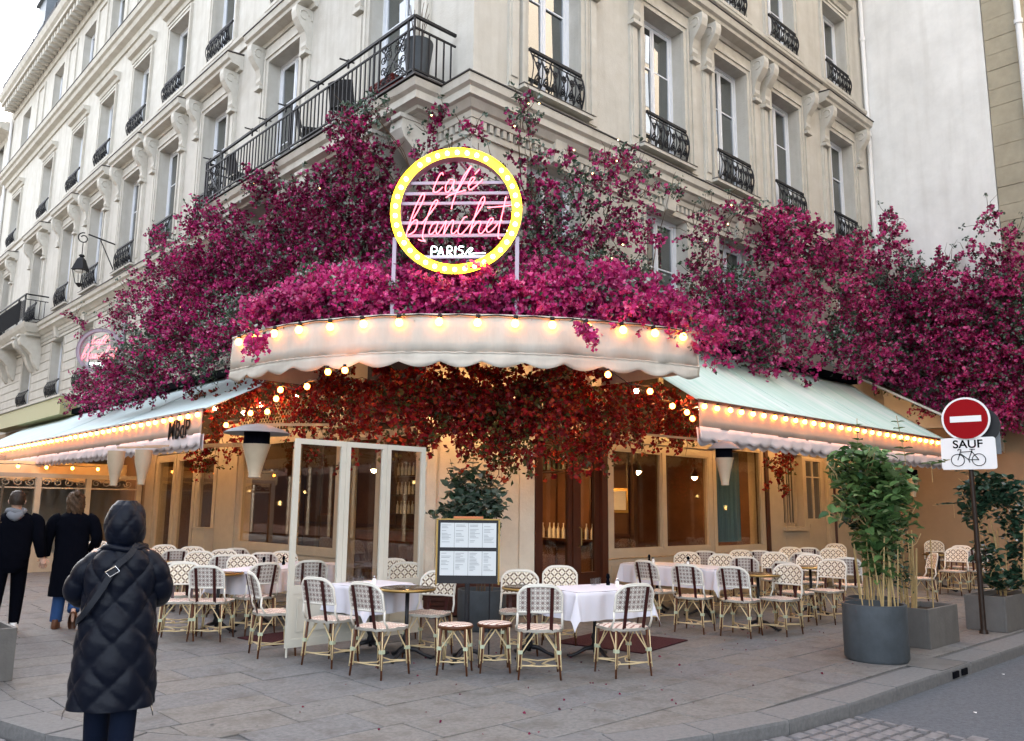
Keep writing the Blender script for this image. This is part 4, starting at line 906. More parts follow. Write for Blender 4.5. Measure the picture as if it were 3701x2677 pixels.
m = MB(); m.box((-4.3, 17.5, 0), (-.05, 17.6, 2.9)); tag(m.build('far_terrace_wall', M_opp2), 'dim pale shop front wall seen through the glass partition', 'wall')

# ================================================================ ROUND NEON SIGN
def ring_sign(label, loc, rz, Rr, full=True):
    t = thing('round_sign', label, 'neon sign', loc, rz, group=None); k = Rr / .86
    n = 64; ri = .735 * k; ro = .86 * k; m = MB()
    def ringpts(r, y): return [(r * math.cos(2 * PI * i / n), y, r * math.sin(2 * PI * i / n)) for i in range(n)]
    vs = ringpts(ro, 0) + ringpts(ro, .16 * k) + ringpts(ri, .16 * k) + ringpts(ri, 0)
    m.add(vs, [(a * n + i, a * n + (i + 1) % n, ((a + 1) % 4) * n + (i + 1) % n, ((a + 1) % 4) * n + i) for a in range(3) for i in range(n)])
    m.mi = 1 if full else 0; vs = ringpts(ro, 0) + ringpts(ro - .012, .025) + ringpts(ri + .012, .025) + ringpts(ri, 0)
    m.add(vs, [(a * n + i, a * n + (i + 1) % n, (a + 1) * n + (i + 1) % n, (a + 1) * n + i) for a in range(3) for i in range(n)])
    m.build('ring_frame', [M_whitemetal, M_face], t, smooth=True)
    if full:
        bm_ = MB(); bm_.lathe([(.0, -.05), (.022, -.04), (.03, -.015), (.03, .0)], 8, cap=False); bme = bm_.mesh('bulb', M_bulbY, 'all')
        for i in range(38):
            a = 2 * PI * (i + .5) / 38
            if i in (5, 14): continue
            inst('bulb', bme, t, ((ro + ri) / 2 * math.cos(a), .02, (ro + ri) / 2 * math.sin(a)), (-PI / 2 + PI, 0, 0) if 0 else (-PI / 2, 0, 0))
    def W_(p): return ((p[0] - 873) / 605 * .86 * k, .03, (785 - p[1]) / 590 * .86 * k)
    for y in (512, 612, 705, 887, 1007, 1205):
        z = (785 - y) / 590 * .86 * k; hw = math.sqrt(max(0, ri * ri - z * z)); m = MB(); m.box((-hw, .06, z - .02 * k), (hw, .085, z + .02 * k)); m.build('bar', M_whitemetal, t)
    def stroke(name, lines, mt, r=.0085):
        m = MB()
        for L_ in lines: m.tube(crom([W_(p) for p in L_], 5) if len(L_) > 2 else [W_(p) for p in L_], r * k, 5)
        m.build(name, mt, t, smooth=True)
    stroke('neon_word', [[(745, 445), (735, 425), (710, 450), (680, 520), (658, 585), (672, 610), (705, 598), (745, 560)],
        [(840, 492), (805, 495), (772, 550), (775, 605), (805, 598), (838, 540), (852, 492), (838, 560), (855, 600), (882, 575)],
        [(880, 600), (925, 520), (980, 410), (1005, 368), (985, 385), (930, 470), (880, 590), (845, 690), (828, 768)], [(775, 660), (830, 628), (960, 590)],
        [(975, 560), (1015, 515), (1037, 478), (1010, 475), (982, 540), (995, 588), (1040, 560), (1085, 520), (1112, 488)], [(1040, 440), (1080, 395)]], M_neonP)
    stroke('neon_word', [[(475, 858), (520, 780), (570, 670), (572, 622), (545, 640), (490, 760), (440, 920), (415, 1030), (445, 1052)], [(432, 965), (475, 885), (512, 868), (515, 915), (490, 975), (440, 1005)],
        [(555, 905), (630, 810), (695, 715), (692, 680), (655, 715), (612, 830), (580, 940), (570, 1030), (598, 1068)], [(598, 1068), (560, 1062), (530, 1050)],
        [(702, 885), (655, 915), (628, 985), (650, 1002), (690, 955), (712, 888), (692, 960), (705, 1002), (740, 950)],
        [(740, 950), (785, 875), (772, 950), (762, 1005), (800, 930), (842, 872), (850, 900), (832, 975), (850, 1000), (885, 965)],
        [(975, 842), (945, 855), (905, 930), (895, 990), (925, 1003), (975, 950)],
        [(975, 950), (1050, 840), (1125, 715), (1130, 655), (1095, 690), (1045, 840), (1000, 1000), (1030, 940), (1080, 888), (1102, 905), (1082, 975), (1108, 1000), (1150, 950)],
        [(1150, 950), (1195, 905), (1215, 862), (1185, 865), (1155, 935), (1165, 985), (1205, 970), (1260, 905)],
        [(1330, 655), (1305, 780), (1272, 930), (1262, 1030), (1285, 1045)], [(1160, 757), (1280, 748), (1390, 735)]], M_neonP)
    stroke('neon_word', [[(655, 1200), (658, 1120), (700, 1125), (700, 1160), (660, 1165)], [(715, 1200), (742, 1120)], [(742, 1120), (765, 1195)], [(722, 1172), (760, 1170)], [(800, 1200), (802, 1120), (838, 1125), (838, 1155), (805, 1160), (845, 1198)],
        [(875, 1118), (872, 1198)], [(950, 1122), (912, 1118), (905, 1145), (940, 1162), (935, 1192), (905, 1195)], [(960, 1195), (1005, 1135), (1030, 1140), (1000, 1185), (1060, 1180), (1150, 1180)]], M_neonW, .0075)
    return t
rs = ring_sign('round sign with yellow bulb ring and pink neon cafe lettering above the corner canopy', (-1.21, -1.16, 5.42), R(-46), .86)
for s in (-1, 1): m = MB(); m.bar((s * .80, .07, -.35), (s * .80, .07, -1.42), .05); m.build('post', M_whitemetal, rs)
m = MB(); m.bar((.0, .14, .75), (.35, .95, .55), .03); m.build('stay', M_whitemetal, rs)
ring_sign('second round neon sign half hidden by flowers on the left street front', (-1.0, 14.1, 5.62), R(-40), .60, False)
# wall lantern
t = thing('wall_lantern', 'black Paris style lantern hanging from a scrolled wall bracket on the left', 'lantern', (0, 16.7, 8.4))
m = MB(); m.bar((-.04, 0, -.15), (-.04, 0, 1.0), .04); m.bar((-.04, 0, .95), (-.85, 0, 1.1), .035); m.bar((-.04, 0, .1), (-.5, 0, 1.0), .025)
m.tube([(-.97 + .17 * (1 - .6 * i / 18) * math.cos(PI * .45 + i * .42), 0, .95 + .17 * (1 - .6 * i / 18) * math.sin(PI * .45 + i * .42)) for i in range(19)], .018, 5); m.bar((-.97, 0, .80), (-.97, 0, .42), .022); m.build('bracket', M_iron, t)
hd = Vector((-.97, 0, -.45)); m = MB(); m.lathe([(.05, .9), (.09, .86), (.05, .82), (.13, .74), (.13, .73), (.24, .44), (.27, .42), (.24, .40)], 4, hd); m.build('lantern_roof', M_iron, t)
m = MB()
for a in range(4): an = PI / 2 * a; m.bar((hd.x + .22 * math.cos(an), .22 * math.sin(an), hd.z + .41), (hd.x + .11 * math.cos(an), .11 * math.sin(an), hd.z), .018)
m.lathe([(.115, .0), (.12, .015), (.03, -.09), (.0, -.1)], 4, hd); m.build('lantern_cage', M_iron, t)
m = MB(); m.lathe([(.105, .02), (.205, .40)], 4, hd, cap=False); m.build('pane', M_cglass, t); m = MB(); m.lathe([(.14, .36), (.15, .40), (.10, .41)], 10, hd); m.build('reflector', M_ceram, t)
# ================================================================ TERRACE FURNITURE
def chair_parts():
    D = {}
    hw = .212
    def bx(y, z): return -.195 - .24 * (z - .46) + .035 * (y / hw) ** 2
    def top(y): a = abs(y) / hw; return .875 - .075 * max(0, (a - .35) / .65) ** 2.6 - .01 * a
    ys = [hw * (i / 10 - 1) for i in range(21)]
    m = MB(); m.grid([[(bx(y, z0) + .006, y, z0) for y in ys for z0 in [.635 + (top(y) - .635) * j / 6]] for j in range(7)]); m.mi = 1
    m.grid([[(bx(y, z0) - .006, y, z0) for y in ys for z0 in [.635 + (top(y) - .635) * j / 6]] for j in range(7)]); D['backrest'] = m.mesh('backrest', [M_weaveF, M_weaveB], 'all')
    ol = [(bx(y, .628), y, .628) for y in ys] + [(bx(hw, z), hw, z) for z in (.66, .72, .76)] + [(bx(y, top(y)), y, top(y)) for y in reversed(ys)] + [(bx(-hw, z), -hw, z) for z in (.76, .72, .66)]
    m = MB(); m.tube(ol, .0125, 6, closed=True); m.tube([(x - .004, y, z + .016) for x, y, z in ol[24:45]], .008, 5)
    for s in (-1, 1): m.tube([(bx(hw, .61), s * hw, .635), (-.20, s * .215, .54), (-.15, s * .222, .46)], .0115, 6)
    D['back_frame'] = m.mesh('back_frame', M_wrim, 'all')
    m = MB(); m.add([(bx(.0, z) - .0105 + (.0) + dx, y, z) for z in (.44, .61, .86) for dx, y in ((0, -.017), (0, .017), (-.008, .017), (-.008, -.017))],
        [(i * 4 + j, i * 4 + (j + 1) % 4, (i + 1) * 4 + (j + 1) % 4, (i + 1) * 4 + j) for i in range(2) for j in range(4)] + [(0, 1, 2, 3), (8, 11, 10, 9)]); D['splat'] = m.mesh('splat', M_splat)
    def outline(k=1.0):
        o = []
        for i in range(32):
            a = 2 * PI * i / 32; c, s = math.cos(a), math.sin(a); e = .62
            x = math.copysign(abs(c) ** e, c) * .215 * k; y = math.copysign(abs(s) ** e, s) * (.225 + .012 * c) * k; o.append((x, y))
        return o
    m = MB(); o = outline(); vs = [(0, 0, .474)]
    for k, z in ((.5, .470), (.85, .464), (1, .458)): vs += [(x * k, y * k, z + .006 * math.sin(y * 30) * k) for x, y in o]
    vs += [(x, y, .44) for x, y in o]; fs = [(0, 1 + i, 1 + (i + 1) % 32) for i in range(32)]
    for r in range(3): fs += [(1 + r * 32 + i, 1 + (r + 1) * 32 + i, 1 + (r + 1) * 32 + (i + 1) % 32, 1 + r * 32 + (i + 1) % 32) for i in range(32)]
    fs.append(tuple(range(97, 129)))
    m.add(vs, fs); D['seat'] = m.mesh('seat', M_weaveS, 'all')
    m = MB(); o2 = outline(1.03); m.add([(x, y, z + (.006 * math.sin(9 * i))) for z in (.462, .436) for i, (x, y) in enumerate(o2)] + [(x * .95, y * .95, z) for z in (.462, .436) for x, y in o2],
        [(i, (i + 1) % 32, 32 + (i + 1) % 32, 32 + i) for i in range(32)] + [(i, (i + 1) % 32, 64 + (i + 1) % 32, 64 + i) for i in range(32)] + [(32 + i, 32 + (i + 1) % 32, 96 + (i + 1) % 32, 96 + i) for i in range(32)]); D['seat_rim'] = m.mesh('seat_rim', M_wrim, 'all')
    D['under'] = None
    m = MB(); m.tube([(0, 0, .44), (.012, .012, .22), (.03, .03, .0)], [.014, .0135, .010], 6); D['leg'] = m.mesh('leg', M_cane, 'all')
    m = MB()
    for a, b in (((-.13, .0), (-.012, .0)), ((0, -.13), (0, -.012))): m.tube([(a[0], a[1], .435), (a[0] * .8, a[1] * .8, .39), (a[0] * .35, a[1] * .35, .31), (b[0] + .01, b[1] + .01, .245), (b[0] + .018, b[1] + .018, .10)], .0068, 5)
    m.tube([(.02, .02, .435), (.028, .028, .20), (.036, .036, .09)], .006, 5); D['brace'] = m.mesh('brace', M_rattan, 'all')
    m = MB(); m.box((-.010, -.010, .235), (.034, .034, .268)); D['binding'] = m.mesh('binding', M_bind)
    m = MB(); m.tube([(.205, .205, .125), (.12, .10, .118), (0, .035, .112), (-.12, .10, .118), (-.205, .205, .125)], .0075, 5); D['stretcher'] = m.mesh('stretcher', M_rattan, 'all')
    m = MB(); m.tube([(.205, -.205, .128), (.12, -.10, .12), (0, -.035, .114), (-.12, -.10, .12), (-.205, -.205, .128)], .0075, 5); m.tube([(.185, .18, .13), (.15, 0, .116), (.185, -.18, .13)], .007, 5); m.tube([(-.185, .18, .13), (-.15, 0, .116), (-.185, -.18, .13)], .007, 5); D['stretcher2'] = m.mesh('stretcher', M_rattan, 'all')
    return D
CD = chair_parts()
def legs(t, w=.172):
    for a in range(4):
        an = a * PI / 2; sx, sy = ((1, 1), (-1, 1), (-1, -1), (1, -1))[a]; l = inst('leg', CD['leg'], t, (sx * w, sy * w, 0), (0, 0, an)); inst('brace', CD['brace'], l); inst('binding', CD['binding'], l)
    inst('stretcher', CD['stretcher'], t); inst('stretcher', CD['stretcher2'], t)
def make_chair(x, y, hd, lab):
    t = thing('bistro_chair', lab, 'chair', (x, y, 0), R(hd), 'rattan bistro chairs on the terrace')
    inst('seat', CD['seat'], t); inst('seat_rim', CD['seat_rim'], t); inst('backrest', CD['backrest'], t); inst('back_frame', CD['back_frame'], t)
    for s in (-1, 1): inst('splat', CD['splat'], t, (0, s * .10, 0), (0, 0, s * -.04))
    legs(t); return t
CHAIRS = [
    (-2.93, -1.4, 17, 'bistro chair nearest the white glazed screen, back to us, at the white cloth table'),
    (-2.85, -2.18, 14, 'front bistro chair left of the two stools, back to us'),
    (-1.88, -1.67, 207, 'bistro chair with lattice back facing us between the brass edged table and the menu board'),
    (-1.29, -0.36, 226, 'bistro chair with lattice back facing us behind the left white cloth table'),
    (-1.04, 0.43, 205, 'bistro chair just behind the screen end at the left white table, mostly hidden'),
    (-1.71, -3.22, 48, 'bistro chair right of the two stools, its back squarely to us'),
    (-0.98, -2.18, 226, 'bistro chair with lattice back facing us right of the menu board'),
    (-0.12, -1.98, 222, 'bistro chair with lattice back facing us between dark round table and right white table'),
    (-0.99, -3.68, 71, 'chair at the brightest white cloth, back to us, turned left'),
    (-3.21, 0.9, 44, 'bistro chair nearest the woman in the quilted coat with its round arched back to us'),
    (-3.52, 1.14, 243, 'bistro chair with lattice back facing us directly behind the front left chair'),
    (-3.26, 1.82, 63, 'bistro chair with dark back panel half hidden by the quilted coat'),
    (-2.61, 1.04, 92, 'bistro chair with its back to us at the middle of the long left white table'),
    (-3.13, -0.52, -13, 'bistro chair seen from the side against the left edge of the white screen'),
    (-1.8, 1.1, 65, 'bistro chair seen through the first pane of the white screen'),
    (-2.35, 3.47, 245, 'bistro chair with tan lattice back behind the dark round table on the left'),
    (-1.89, 4.86, 248, 'bistro chair with tan lattice back under the left wall box'),
    (-2.25, 4.62, 69, 'bistro chair with thin arched back beside the small brown table far left'),
    (-2.04, 5.71, 249, 'bistro chair with lattice back just right of the hood of the quilted coat'),
    (-1.84, 3.74, 246, 'bistro chair with lattice back near the wall left of the long table'),
    (-1.28, 4.51, 65, 'bistro chair with dark back against the window sill at the left'),
    (-2.18, 2.92, 66, 'bistro chair with arched back at the left end of the long white table'),
    (-2.22, 2.27, 243, 'bistro chair with lattice back behind the long left table beside two pepper mills'),
    (-1.32, 2.77, 240, 'bistro chair with lattice back behind the pepper mill and left of the screen post'),
    (-1.47, 3.12, 63, 'bistro chair by the left window with only its back rim showing'),
    (-2.51, 7.8, 253, 'bistro chair with lattice back between the standing couple and the quilted coat'),
    (2.15, -1.74, -3, 'bistro chair at the left end of the long right white table, turned away'),
    (1.95, -2.5, 13, 'second bistro chair in front of the long right white table'),
    (2.12, -3.1, 10, 'bistro chair in front of the right brass edged table, back to us'),
    (2.67, -3.35, 179, 'bistro chair with bright lattice back turned towards us right of the brass edged table'),
    (3.61, -3.07, 0, 'bistro chair with dark back posts directly behind the bright lattice chair'),
    (4.24, -3.22, 182, 'bistro chair facing us under the second brass edged table on the right'),
    (5.39, -3.01, 25, 'bistro chair with its back squarely to us just left of the tall potted vine'),
    (4.08, -0.9, 215, 'bistro chair with lattice back behind the white salt shaker of the long right table'),
    (5.11, -0.56, 34, 'bistro chair back with dark posts under the blue curtained window'),
    (4.05, -1.58, 211, 'bistro chair with tan lattice back at the right end of the long right white table'),
    (4.18, -1.91, 32, 'bistro chair with dark back behind the first brass edged table on the right'),
    (5.5, -1.05, 212, 'bistro chair with tall tan lattice back under the blue curtain'),
    (6.12, -1.05, 31, 'bistro chair with dark back by the dark narrow door'),
    (8.58, 0.98, 212, 'bistro chair standing inside the open doorway by the blue curtain'),
    (5.37, -1.77, 210, 'bistro chair with tan lattice back in the middle of the right terrace'),
    (7.38, -0.97, 209, 'bistro chair with tan lattice back against the wall below the small barred window'),
    (8.06, -0.99, 27, 'bistro chair with dark back against the wall beside the cream door'),
    (6.15, -1.87, 28, 'bistro chair with dark back left of the second brass edged table'),
    (5.29, -2.44, 207, 'bistro chair with lattice back behind the second brass edged table'),
    (7.7, -1.64, 206, 'bistro chair with lattice back left of the tall vine'),
    (9.83, -0.69, 206, 'bistro chair with lattice back farthest along the cream wall before the vine'),
    (7.74, -3.2, 131, 'bistro chair turned sideways between the two groups of planters'),
    (10.11, -2.93, 179, 'bistro chair with lattice back at the far right table left of the sign pole'),
    (11.45, -2.61, 189, 'bistro chair with worn lattice back in front of the bare far wall'),
    (10.66, -3.24, 18, 'bistro chair with dark back directly behind the sign pole'),
    (13.95, -1.19, 200, 'bistro chair with lattice back in the far corner behind the right round table'),
]
for c in CHAIRS: make_chair(*c)
def stool(x, y, rz, lab):
    t = thing('stool', lab, 'stool', (x, y, 0), rz, 'two rattan stools in the centre'); m = MB(); m.lathe([(.0, .478), (.10, .474), (.165, .466), (.175, .452)], 28, cap=False); inst('seat', m.mesh('seat', M_weaveS, 'all'), t)
    m = MB(); m.lathe([(.172, .462), (.182, .448), (.172, .425), (.12, .42)], 28, cap=False); inst('seat_rim', m.mesh('seat_rim', M_cane, 'all'), t); legs(t, .118)
    for o in t.children:
        if o.name.startswith('stretcher'): o.scale = (.74, .74, 1)
stool(-2.24, -2.58, R(40), 'round rattan stool left of the other, under the menu board'); stool(-1.86, -2.74, R(52), 'round rattan stool right of the other, under the menu board')
# tables
def base_meshes():
    m = MB(); m.tube([(0, 0, .06), (0, 0, .72)], .022, 10); m.lathe([(.022, .1), (.045, .13), (.03, .18), (.05, .22), (.025, .27)], 12, cap=False); col = m.mesh('pedestal', M_blk, 'all')
    f = MB(); f.tube([(.02, 0, .11), (.10, 0, .10), (.20, 0, .045), (.27, 0, .018), (.31, 0, .03)], [.028, .024, .018, .022, .012], 7); foot = f.mesh('foot', M_blk, 'all'); return col, foot
PED, FOOT = base_meshes()
def table_base(t, x=0, y=0):
    inst('pedestal', PED, t, (x, y, 0))
    for k in range(3): inst('foot', FOOT, t, (x, y, 0), (0, 0, 2 * PI * k / 3 + .5))
rt = MB(); rt.lathe([(0, .742), (.285, .742), (.29, .738)], 36, cap=False); rtop = rt.mesh('table_top', M_ttop, 'all')
rt = MB(); rt.lathe([(.288, .744), (.305, .742), (.308, .725), (.30, .715), (.0, .715)], 36, cap=False); redge = rt.mesh('table_edge', M_brass, 'all')
def round_table(x, y, lab):
    t = thing('round_table', lab, 'table', (x, y, 0), random.random(), 'round pedestal tables'); inst('table_top', rtop, t); inst('table_edge', redge, t); table_base(t)
round_table(-2.18, -1.68, 'round dark table with brass edge nearest the camera, left of the menu board'); round_table(-1.06, -2.50 + .08, 'round dark table behind the right hand stool and front chair')
round_table(2.82, -2.95, 'round brass edged table between the front right chairs'); round_table(4.79, -2.70, 'second round brass edged table farther right, ringed by lattice chairs')
round_table(-2.92, 1.42, 'round dark table in front of the left end of the long left white table'); round_table(10.68, -2.47, 'round table in the far right corner behind the planters'); round_table(-2.62, 4.0, 'small brown round table deep in the left terrace')
def rect_table(x, y, w, d, rz, lab, clab, drop=.30, seed=1, n_base=1):
    t = thing('rectangular_table', lab, 'table', (x, y, 0), rz, 'tables under white cloths'); m = MB(); m.box((-w / 2, -d / 2, .715), (w / 2, d / 2, .742)); m.build('table_top', M_ttop, t)
    for k in range(n_base): table_base(t, (k - (n_base - 1) / 2) * w / max(1, n_base) * 1.0)
    rr = random.Random(seed); nx = int((w + 2 * drop) / .035); ny = int((d + 2 * drop) / .035); P_ = []
    for i in range(nx + 1):
        row = []
        for j in range(ny + 1):
            u = -w / 2 - drop + (w + 2 * drop) * i / nx; v = -d / 2 - drop + (d + 2 * drop) * j / ny
            ex = max(0, abs(u) - w / 2); ey = max(0, abs(v) - d / 2); sx = math.copysign(1, u); sy = math.copysign(1, v); cu_ = min(abs(u), w / 2) * sx; cv = min(abs(v), d / 2) * sy
            e = math.hypot(ex, ey) if (ex and ey) else ex + ey
            fold = .018 * math.sin((cu_ * 13 + cv * 17) + seed) + .012 * math.sin((cu_ * 29 - cv * 31) + seed * 2); k = min(1, e / .12)
            if ex and ey: an = math.atan2(ey, ex); x_ = cu_ + sx * (.012 + .30 * e * math.cos(an) * 1.0); y_ = cv + sy * (.012 + .30 * e * math.sin(an)); z = .748 - e * .93
            elif e: x_ = cu_ + (sx * (.012 + fold * k + .05 * e) if ex else 0); y_ = cv + (sy * (.012 + fold * k + .05 * e) if ey else 0); z = .748 - e
            else: x_, y_, z = u, v, .748 + .001 * math.sin(u * 20) * math.sin(v * 23)
            row.append((x_, y_, z))
        P_.append(row)
    m = MB(); m.grid(P_); c = m.build('tablecloth', M_cloth, None, smooth='all'); c.location = (x, y, .001); c.rotation_euler = (0, 0, rz); tag(c, clab, 'tablecloth', 'white tablecloths'); return t
rect_table(-2.22, -1.06, .72, .62, R(8), 'small table under a white cloth behind the front left chairs', 'white tablecloth with hanging corners beside the white glazed screen', seed=2)
rect_table(-.55, -2.93, .95, .66, R(-12), 'table under a white cloth right of the menu board', 'brightest white tablecloth, right of the round dark table behind the front chairs', seed=5)
rect_table(3.30, -1.30, 1.75, .68, R(90), 'long table under a white cloth below the right shop window', 'long white tablecloth below the right shop window', seed=7, n_base=2)
rect_table(-1.80, 1.95, 2.0, .72, R(28), 'long table under a white cloth below the left shop window', 'long white tablecloth on the left terrace behind the screen', seed=9, n_base=2)
def mill(x, y, lab): t = thing('pepper_mill', lab, 'pepper mill', (x, y, .75)); m = MB(); m.lathe([(.022, 0), (.024, .03), (.014, .06), (.016, .075), (.024, .085), (.018, .12), (.004, .13)], 12); m.build('mill_body', M_black, t, smooth=True)
def shaker(x, y, lab): t = thing('salt_shaker', lab, 'salt shaker', (x, y, .75)); m = MB(); m.lathe([(.022, 0), (.022, .05), (.014, .062)], 10); m.build('jar', M_ceram, t, smooth=True); m = MB(); m.lathe([(.016, .063), (.016, .08), (.006, .09)], 10); m.build('cap', M_buckle, t)
def tumbler(x, y, lab, z=.75): t = thing('glass_tumbler', lab, 'glass', (x, y, z)); m = MB(); m.lathe([(.03, 0), (.034, .08), (.031, .08), (.028, .008), (.0, .008)], 14, cap=False); m.build('glass_wall', M_cglass, t, smooth=True)
mill(-1.99, 2.06, 'dark pepper mill, left of two on the long left table'); mill(-1.66, 2.10, 'dark pepper mill next to the white screen post on the long left table')
mill(3.31, -.71, 'black pepper mill at the back of the long right table'); shaker(3.30, -.80, 'white salt shaker beside the rear pepper mill on the long right table'); mill(3.43, -1.38, 'short dark pepper mill in the middle of the long right table'); shaker(3.25, -1.50, 'white salt shaker in the middle of the long right table')
mill(-.24, -2.86, 'black pepper mill on the brightest white cloth'); shaker(-.27, -3.02, 'salt shaker right of the black pepper mill on the brightest cloth'); tumbler(-.42, -2.80, 'left glass tumbler on the brightest white cloth'); tumbler(-.30, -2.76, 'glass tumbler touching the black pepper mill')
tumbler(-2.33, -.99, 'right glass tumbler on the small white table by the screen'); tumbler(-2.42, -.93, 'left glass tumbler on the small white table by the screen'); shaker(-2.27, -1.17, 'dark capped shaker on the small white table by the screen')
for x, y, lab in ((-2.32, -1.85, 'glass ashtray on the nearest brass edged table'), (-1.14, -2.40, 'glass bowl on the dark round table right of the menu board')):
    t = thing('glass_bowl', lab, 'bowl', (x, y, .744)); m = MB(); m.lathe([(.04, 0), (.05, .035), (.045, .035), (.036, .006), (0, .006)], 14, cap=False); m.build('bowl_wall', M_cglass, t, smooth=True)
# folding screen
t = thing('folding_screen', 'white panelled folding screen with three tall glass panes standing on the terrace', 'screen', (-3.13, -.80, 0), R(2)); x = 0
for k, wd in enumerate((.66, .58, .60)):
    lf = MB(); H_ = 2.35; b = .10; f = .06
    lf.box((x, -.02, b), (x + f, .02, H_)); lf.box((x + wd - f, -.02, b), (x + wd, .02, H_)); lf.box((x + f, -.02, H_ - f), (x + wd - f, .02, H_)); lf.box((x + f, -.02, b), (x + wd - f, .02, b + .09)); lf.box((x + f, -.02, .66), (x + wd - f, .02, .75)); lf.box((x + f, -.012, b + .09), (x + wd - f, .012, .66))
    for s in (-1, 1):
        lf.box((x + f + .05, s * .020 if s > 0 else -.026, b + .16), (x + wd - f - .05, s * .026 if s > 0 else -.020, b + .175)); lf.box((x + f + .05, .02 if s > 0 else -.026, .60), (x + wd - f - .05, .026 if s > 0 else -.02, .615))
        for xx in (x + f + .05, x + wd - f - .065): lf.box((xx, .02 if s > 0 else -.026, b + .175), (xx + .015, .026 if s > 0 else -.02, .60))
    o = lf.build('screen_leaf', M_paintw, t); p = MB(); p.box((x + f, -.003, .75), (x + wd - f, .003, H_ - f)); inst('pane', p.mesh('pane', M_cglass), o)
    q = MB()
    for z in (.4, 1.5, 2.1): q.box((x + wd - .006, -.03, z), (x + wd + .008, -.02, z + .07))
    inst('hinge', q.mesh('hinge', M_paintw), o); x += wd + .004
m = MB(); m.tube([(.02, 0, 0), (.02, 0, .11)], .011, 6); m.tube([(1.83, 0, 0), (1.83, 0, .11)], .011, 6); m.build('foot_peg', M_paintw, t)
# menu board
t = thing('menu_board', 'black menu stand with two rows of white menu pages in the centre of the terrace', 'menu board', (-1.75, -2.17, 0), R(-42)); m = MB(); m.box((-.325, -.02, .80), (.325, .02, 1.47)); m.build('case', M_blk, t)
for z0, z1 in ((.885, 1.14), (1.18, 1.44)):
    for k in range(4):
        m = MB(); m.box((-.30 + k * .152, -.026, z0), (-.30 + k * .152 + .149, -.0215, z1)); pg = m.build('menu_page', M_paper, t); q = MB()
        for r_i in range(13):
            z = z1 - .025 - r_i * .015
            if random.random() < .2: continue
            w_ = random.uniform(.04, .11); q.box((-.285 + k * .152, -.0275, z), (-.285 + k * .152 + w_, -.0262, z + .005))
        inst('print_lines', q.mesh('print_lines', M_grey), pg)
m = MB(); m.box((-.345, -.03, .79), (-.327, .03, 1.48)); m.box((.327, -.03, .79), (.345, .03, 1.48)); m.box((-.345, -.03, 1.472), (.345, .03, 1.485)); m.build('brass_frame', M_brass, t); m = MB(); m.box((-.16, -.04, 1.487), (.16, .04, 1.51)); m.build('terracotta_strip', M_orange, t)  # terracotta rim at the top of the board, gives no light
m = MB(); m.tube([(0, 0, .03), (0, 0, .80)], .028, 10); m.tube([(.24, .02, .0), (.24, .02, .8)], .008, 5); m.build('stand_post', M_blk, t)
for k in range(3): inst('foot', FOOT, t, (0, 0, 0), (0, 0, 2 * PI * k / 3))
# mats
for x, y, w, d, rz, lab in ((.52, -2.42, 1.2, 1.2, R(11), 'dark red doormat in front of the brown entrance on the right'), (-1.95, .45, 1.9, .8, R(5), 'dark red mat under the tables left of the screen')):
    m = MB(); m.box((-w / 2, -d / 2, .003), (w / 2, d / 2, .014)); o = m.build('doormat', M_mat); o.location = (x, y, 0); o.rotation_euler = (0, 0, rz); tag(o, lab, 'mat')
# hanging heaters
def heater(x, y, z, lab, r=.38, s=1, arm=None, small=False):
    t = thing('terrace_heater', lab, 'heater', (x, y, z), group='hanging terrace heaters'); m = MB()
    if not small: m.lathe([(.02, .12), (.12 * s, .10), (r * .8, .045), (r, .0), (r * .98, -.006), (.12 * s, .07), (.0, .07)], 32, cap=False); m.build('reflector', M_zinc, t, smooth=True)
    if not small or r < .25: m = MB(); m.lathe([(.125 * s, .06), (.125 * s, -.13)], 20); m.build('burner', M_black, t, smooth=True)
    m = MB(); m.lathe([(.14 * s, -.131 if not (small and r > .25) else .05), (.13 * s, -.16), (.085 * s, -.35), (.055 * s, -.50), (.06 * s, -.53), (.045 * s, -.54)], 20); m.build('body', M_paint, t, smooth=True)
    if arm: m = MB(); m.bar((0, 0, .11), arm, .035); m.build('arm', M_paint, t)
heater(-3.05, .32, 2.47, 'hanging heater with wide grey reflector and cream cone, left of the white screen', .40, 1.25, (1.5, .9, .28)); heater(-2.95, 5.75, 2.44, 'cream cone heater at the left, farther of two below the scalloped edge', .3, 1.0, (2.8, 0, .3), True); heater(-2.62, 5.41, 2.46, 'cream cone heater at the left beside the arched glazed door', .3, 1.0, (2.2, 0, .3), True)
heater(3.1, -2.3, 2.50, 'pale pendant heater hanging before the blue curtain on the right', .24, 1.0, (0, 2.2, .4)); heater(11.6, -1.7, 2.46, 'small cream heater hanging in front of the bare tan wall at right', .2, .9, (0, 1.6, .4), True); heater(8.6, -1.6, 2.45, 'cream heater hanging above the potted vine on the right', .25, 1.1, (0, 1.5, .4))
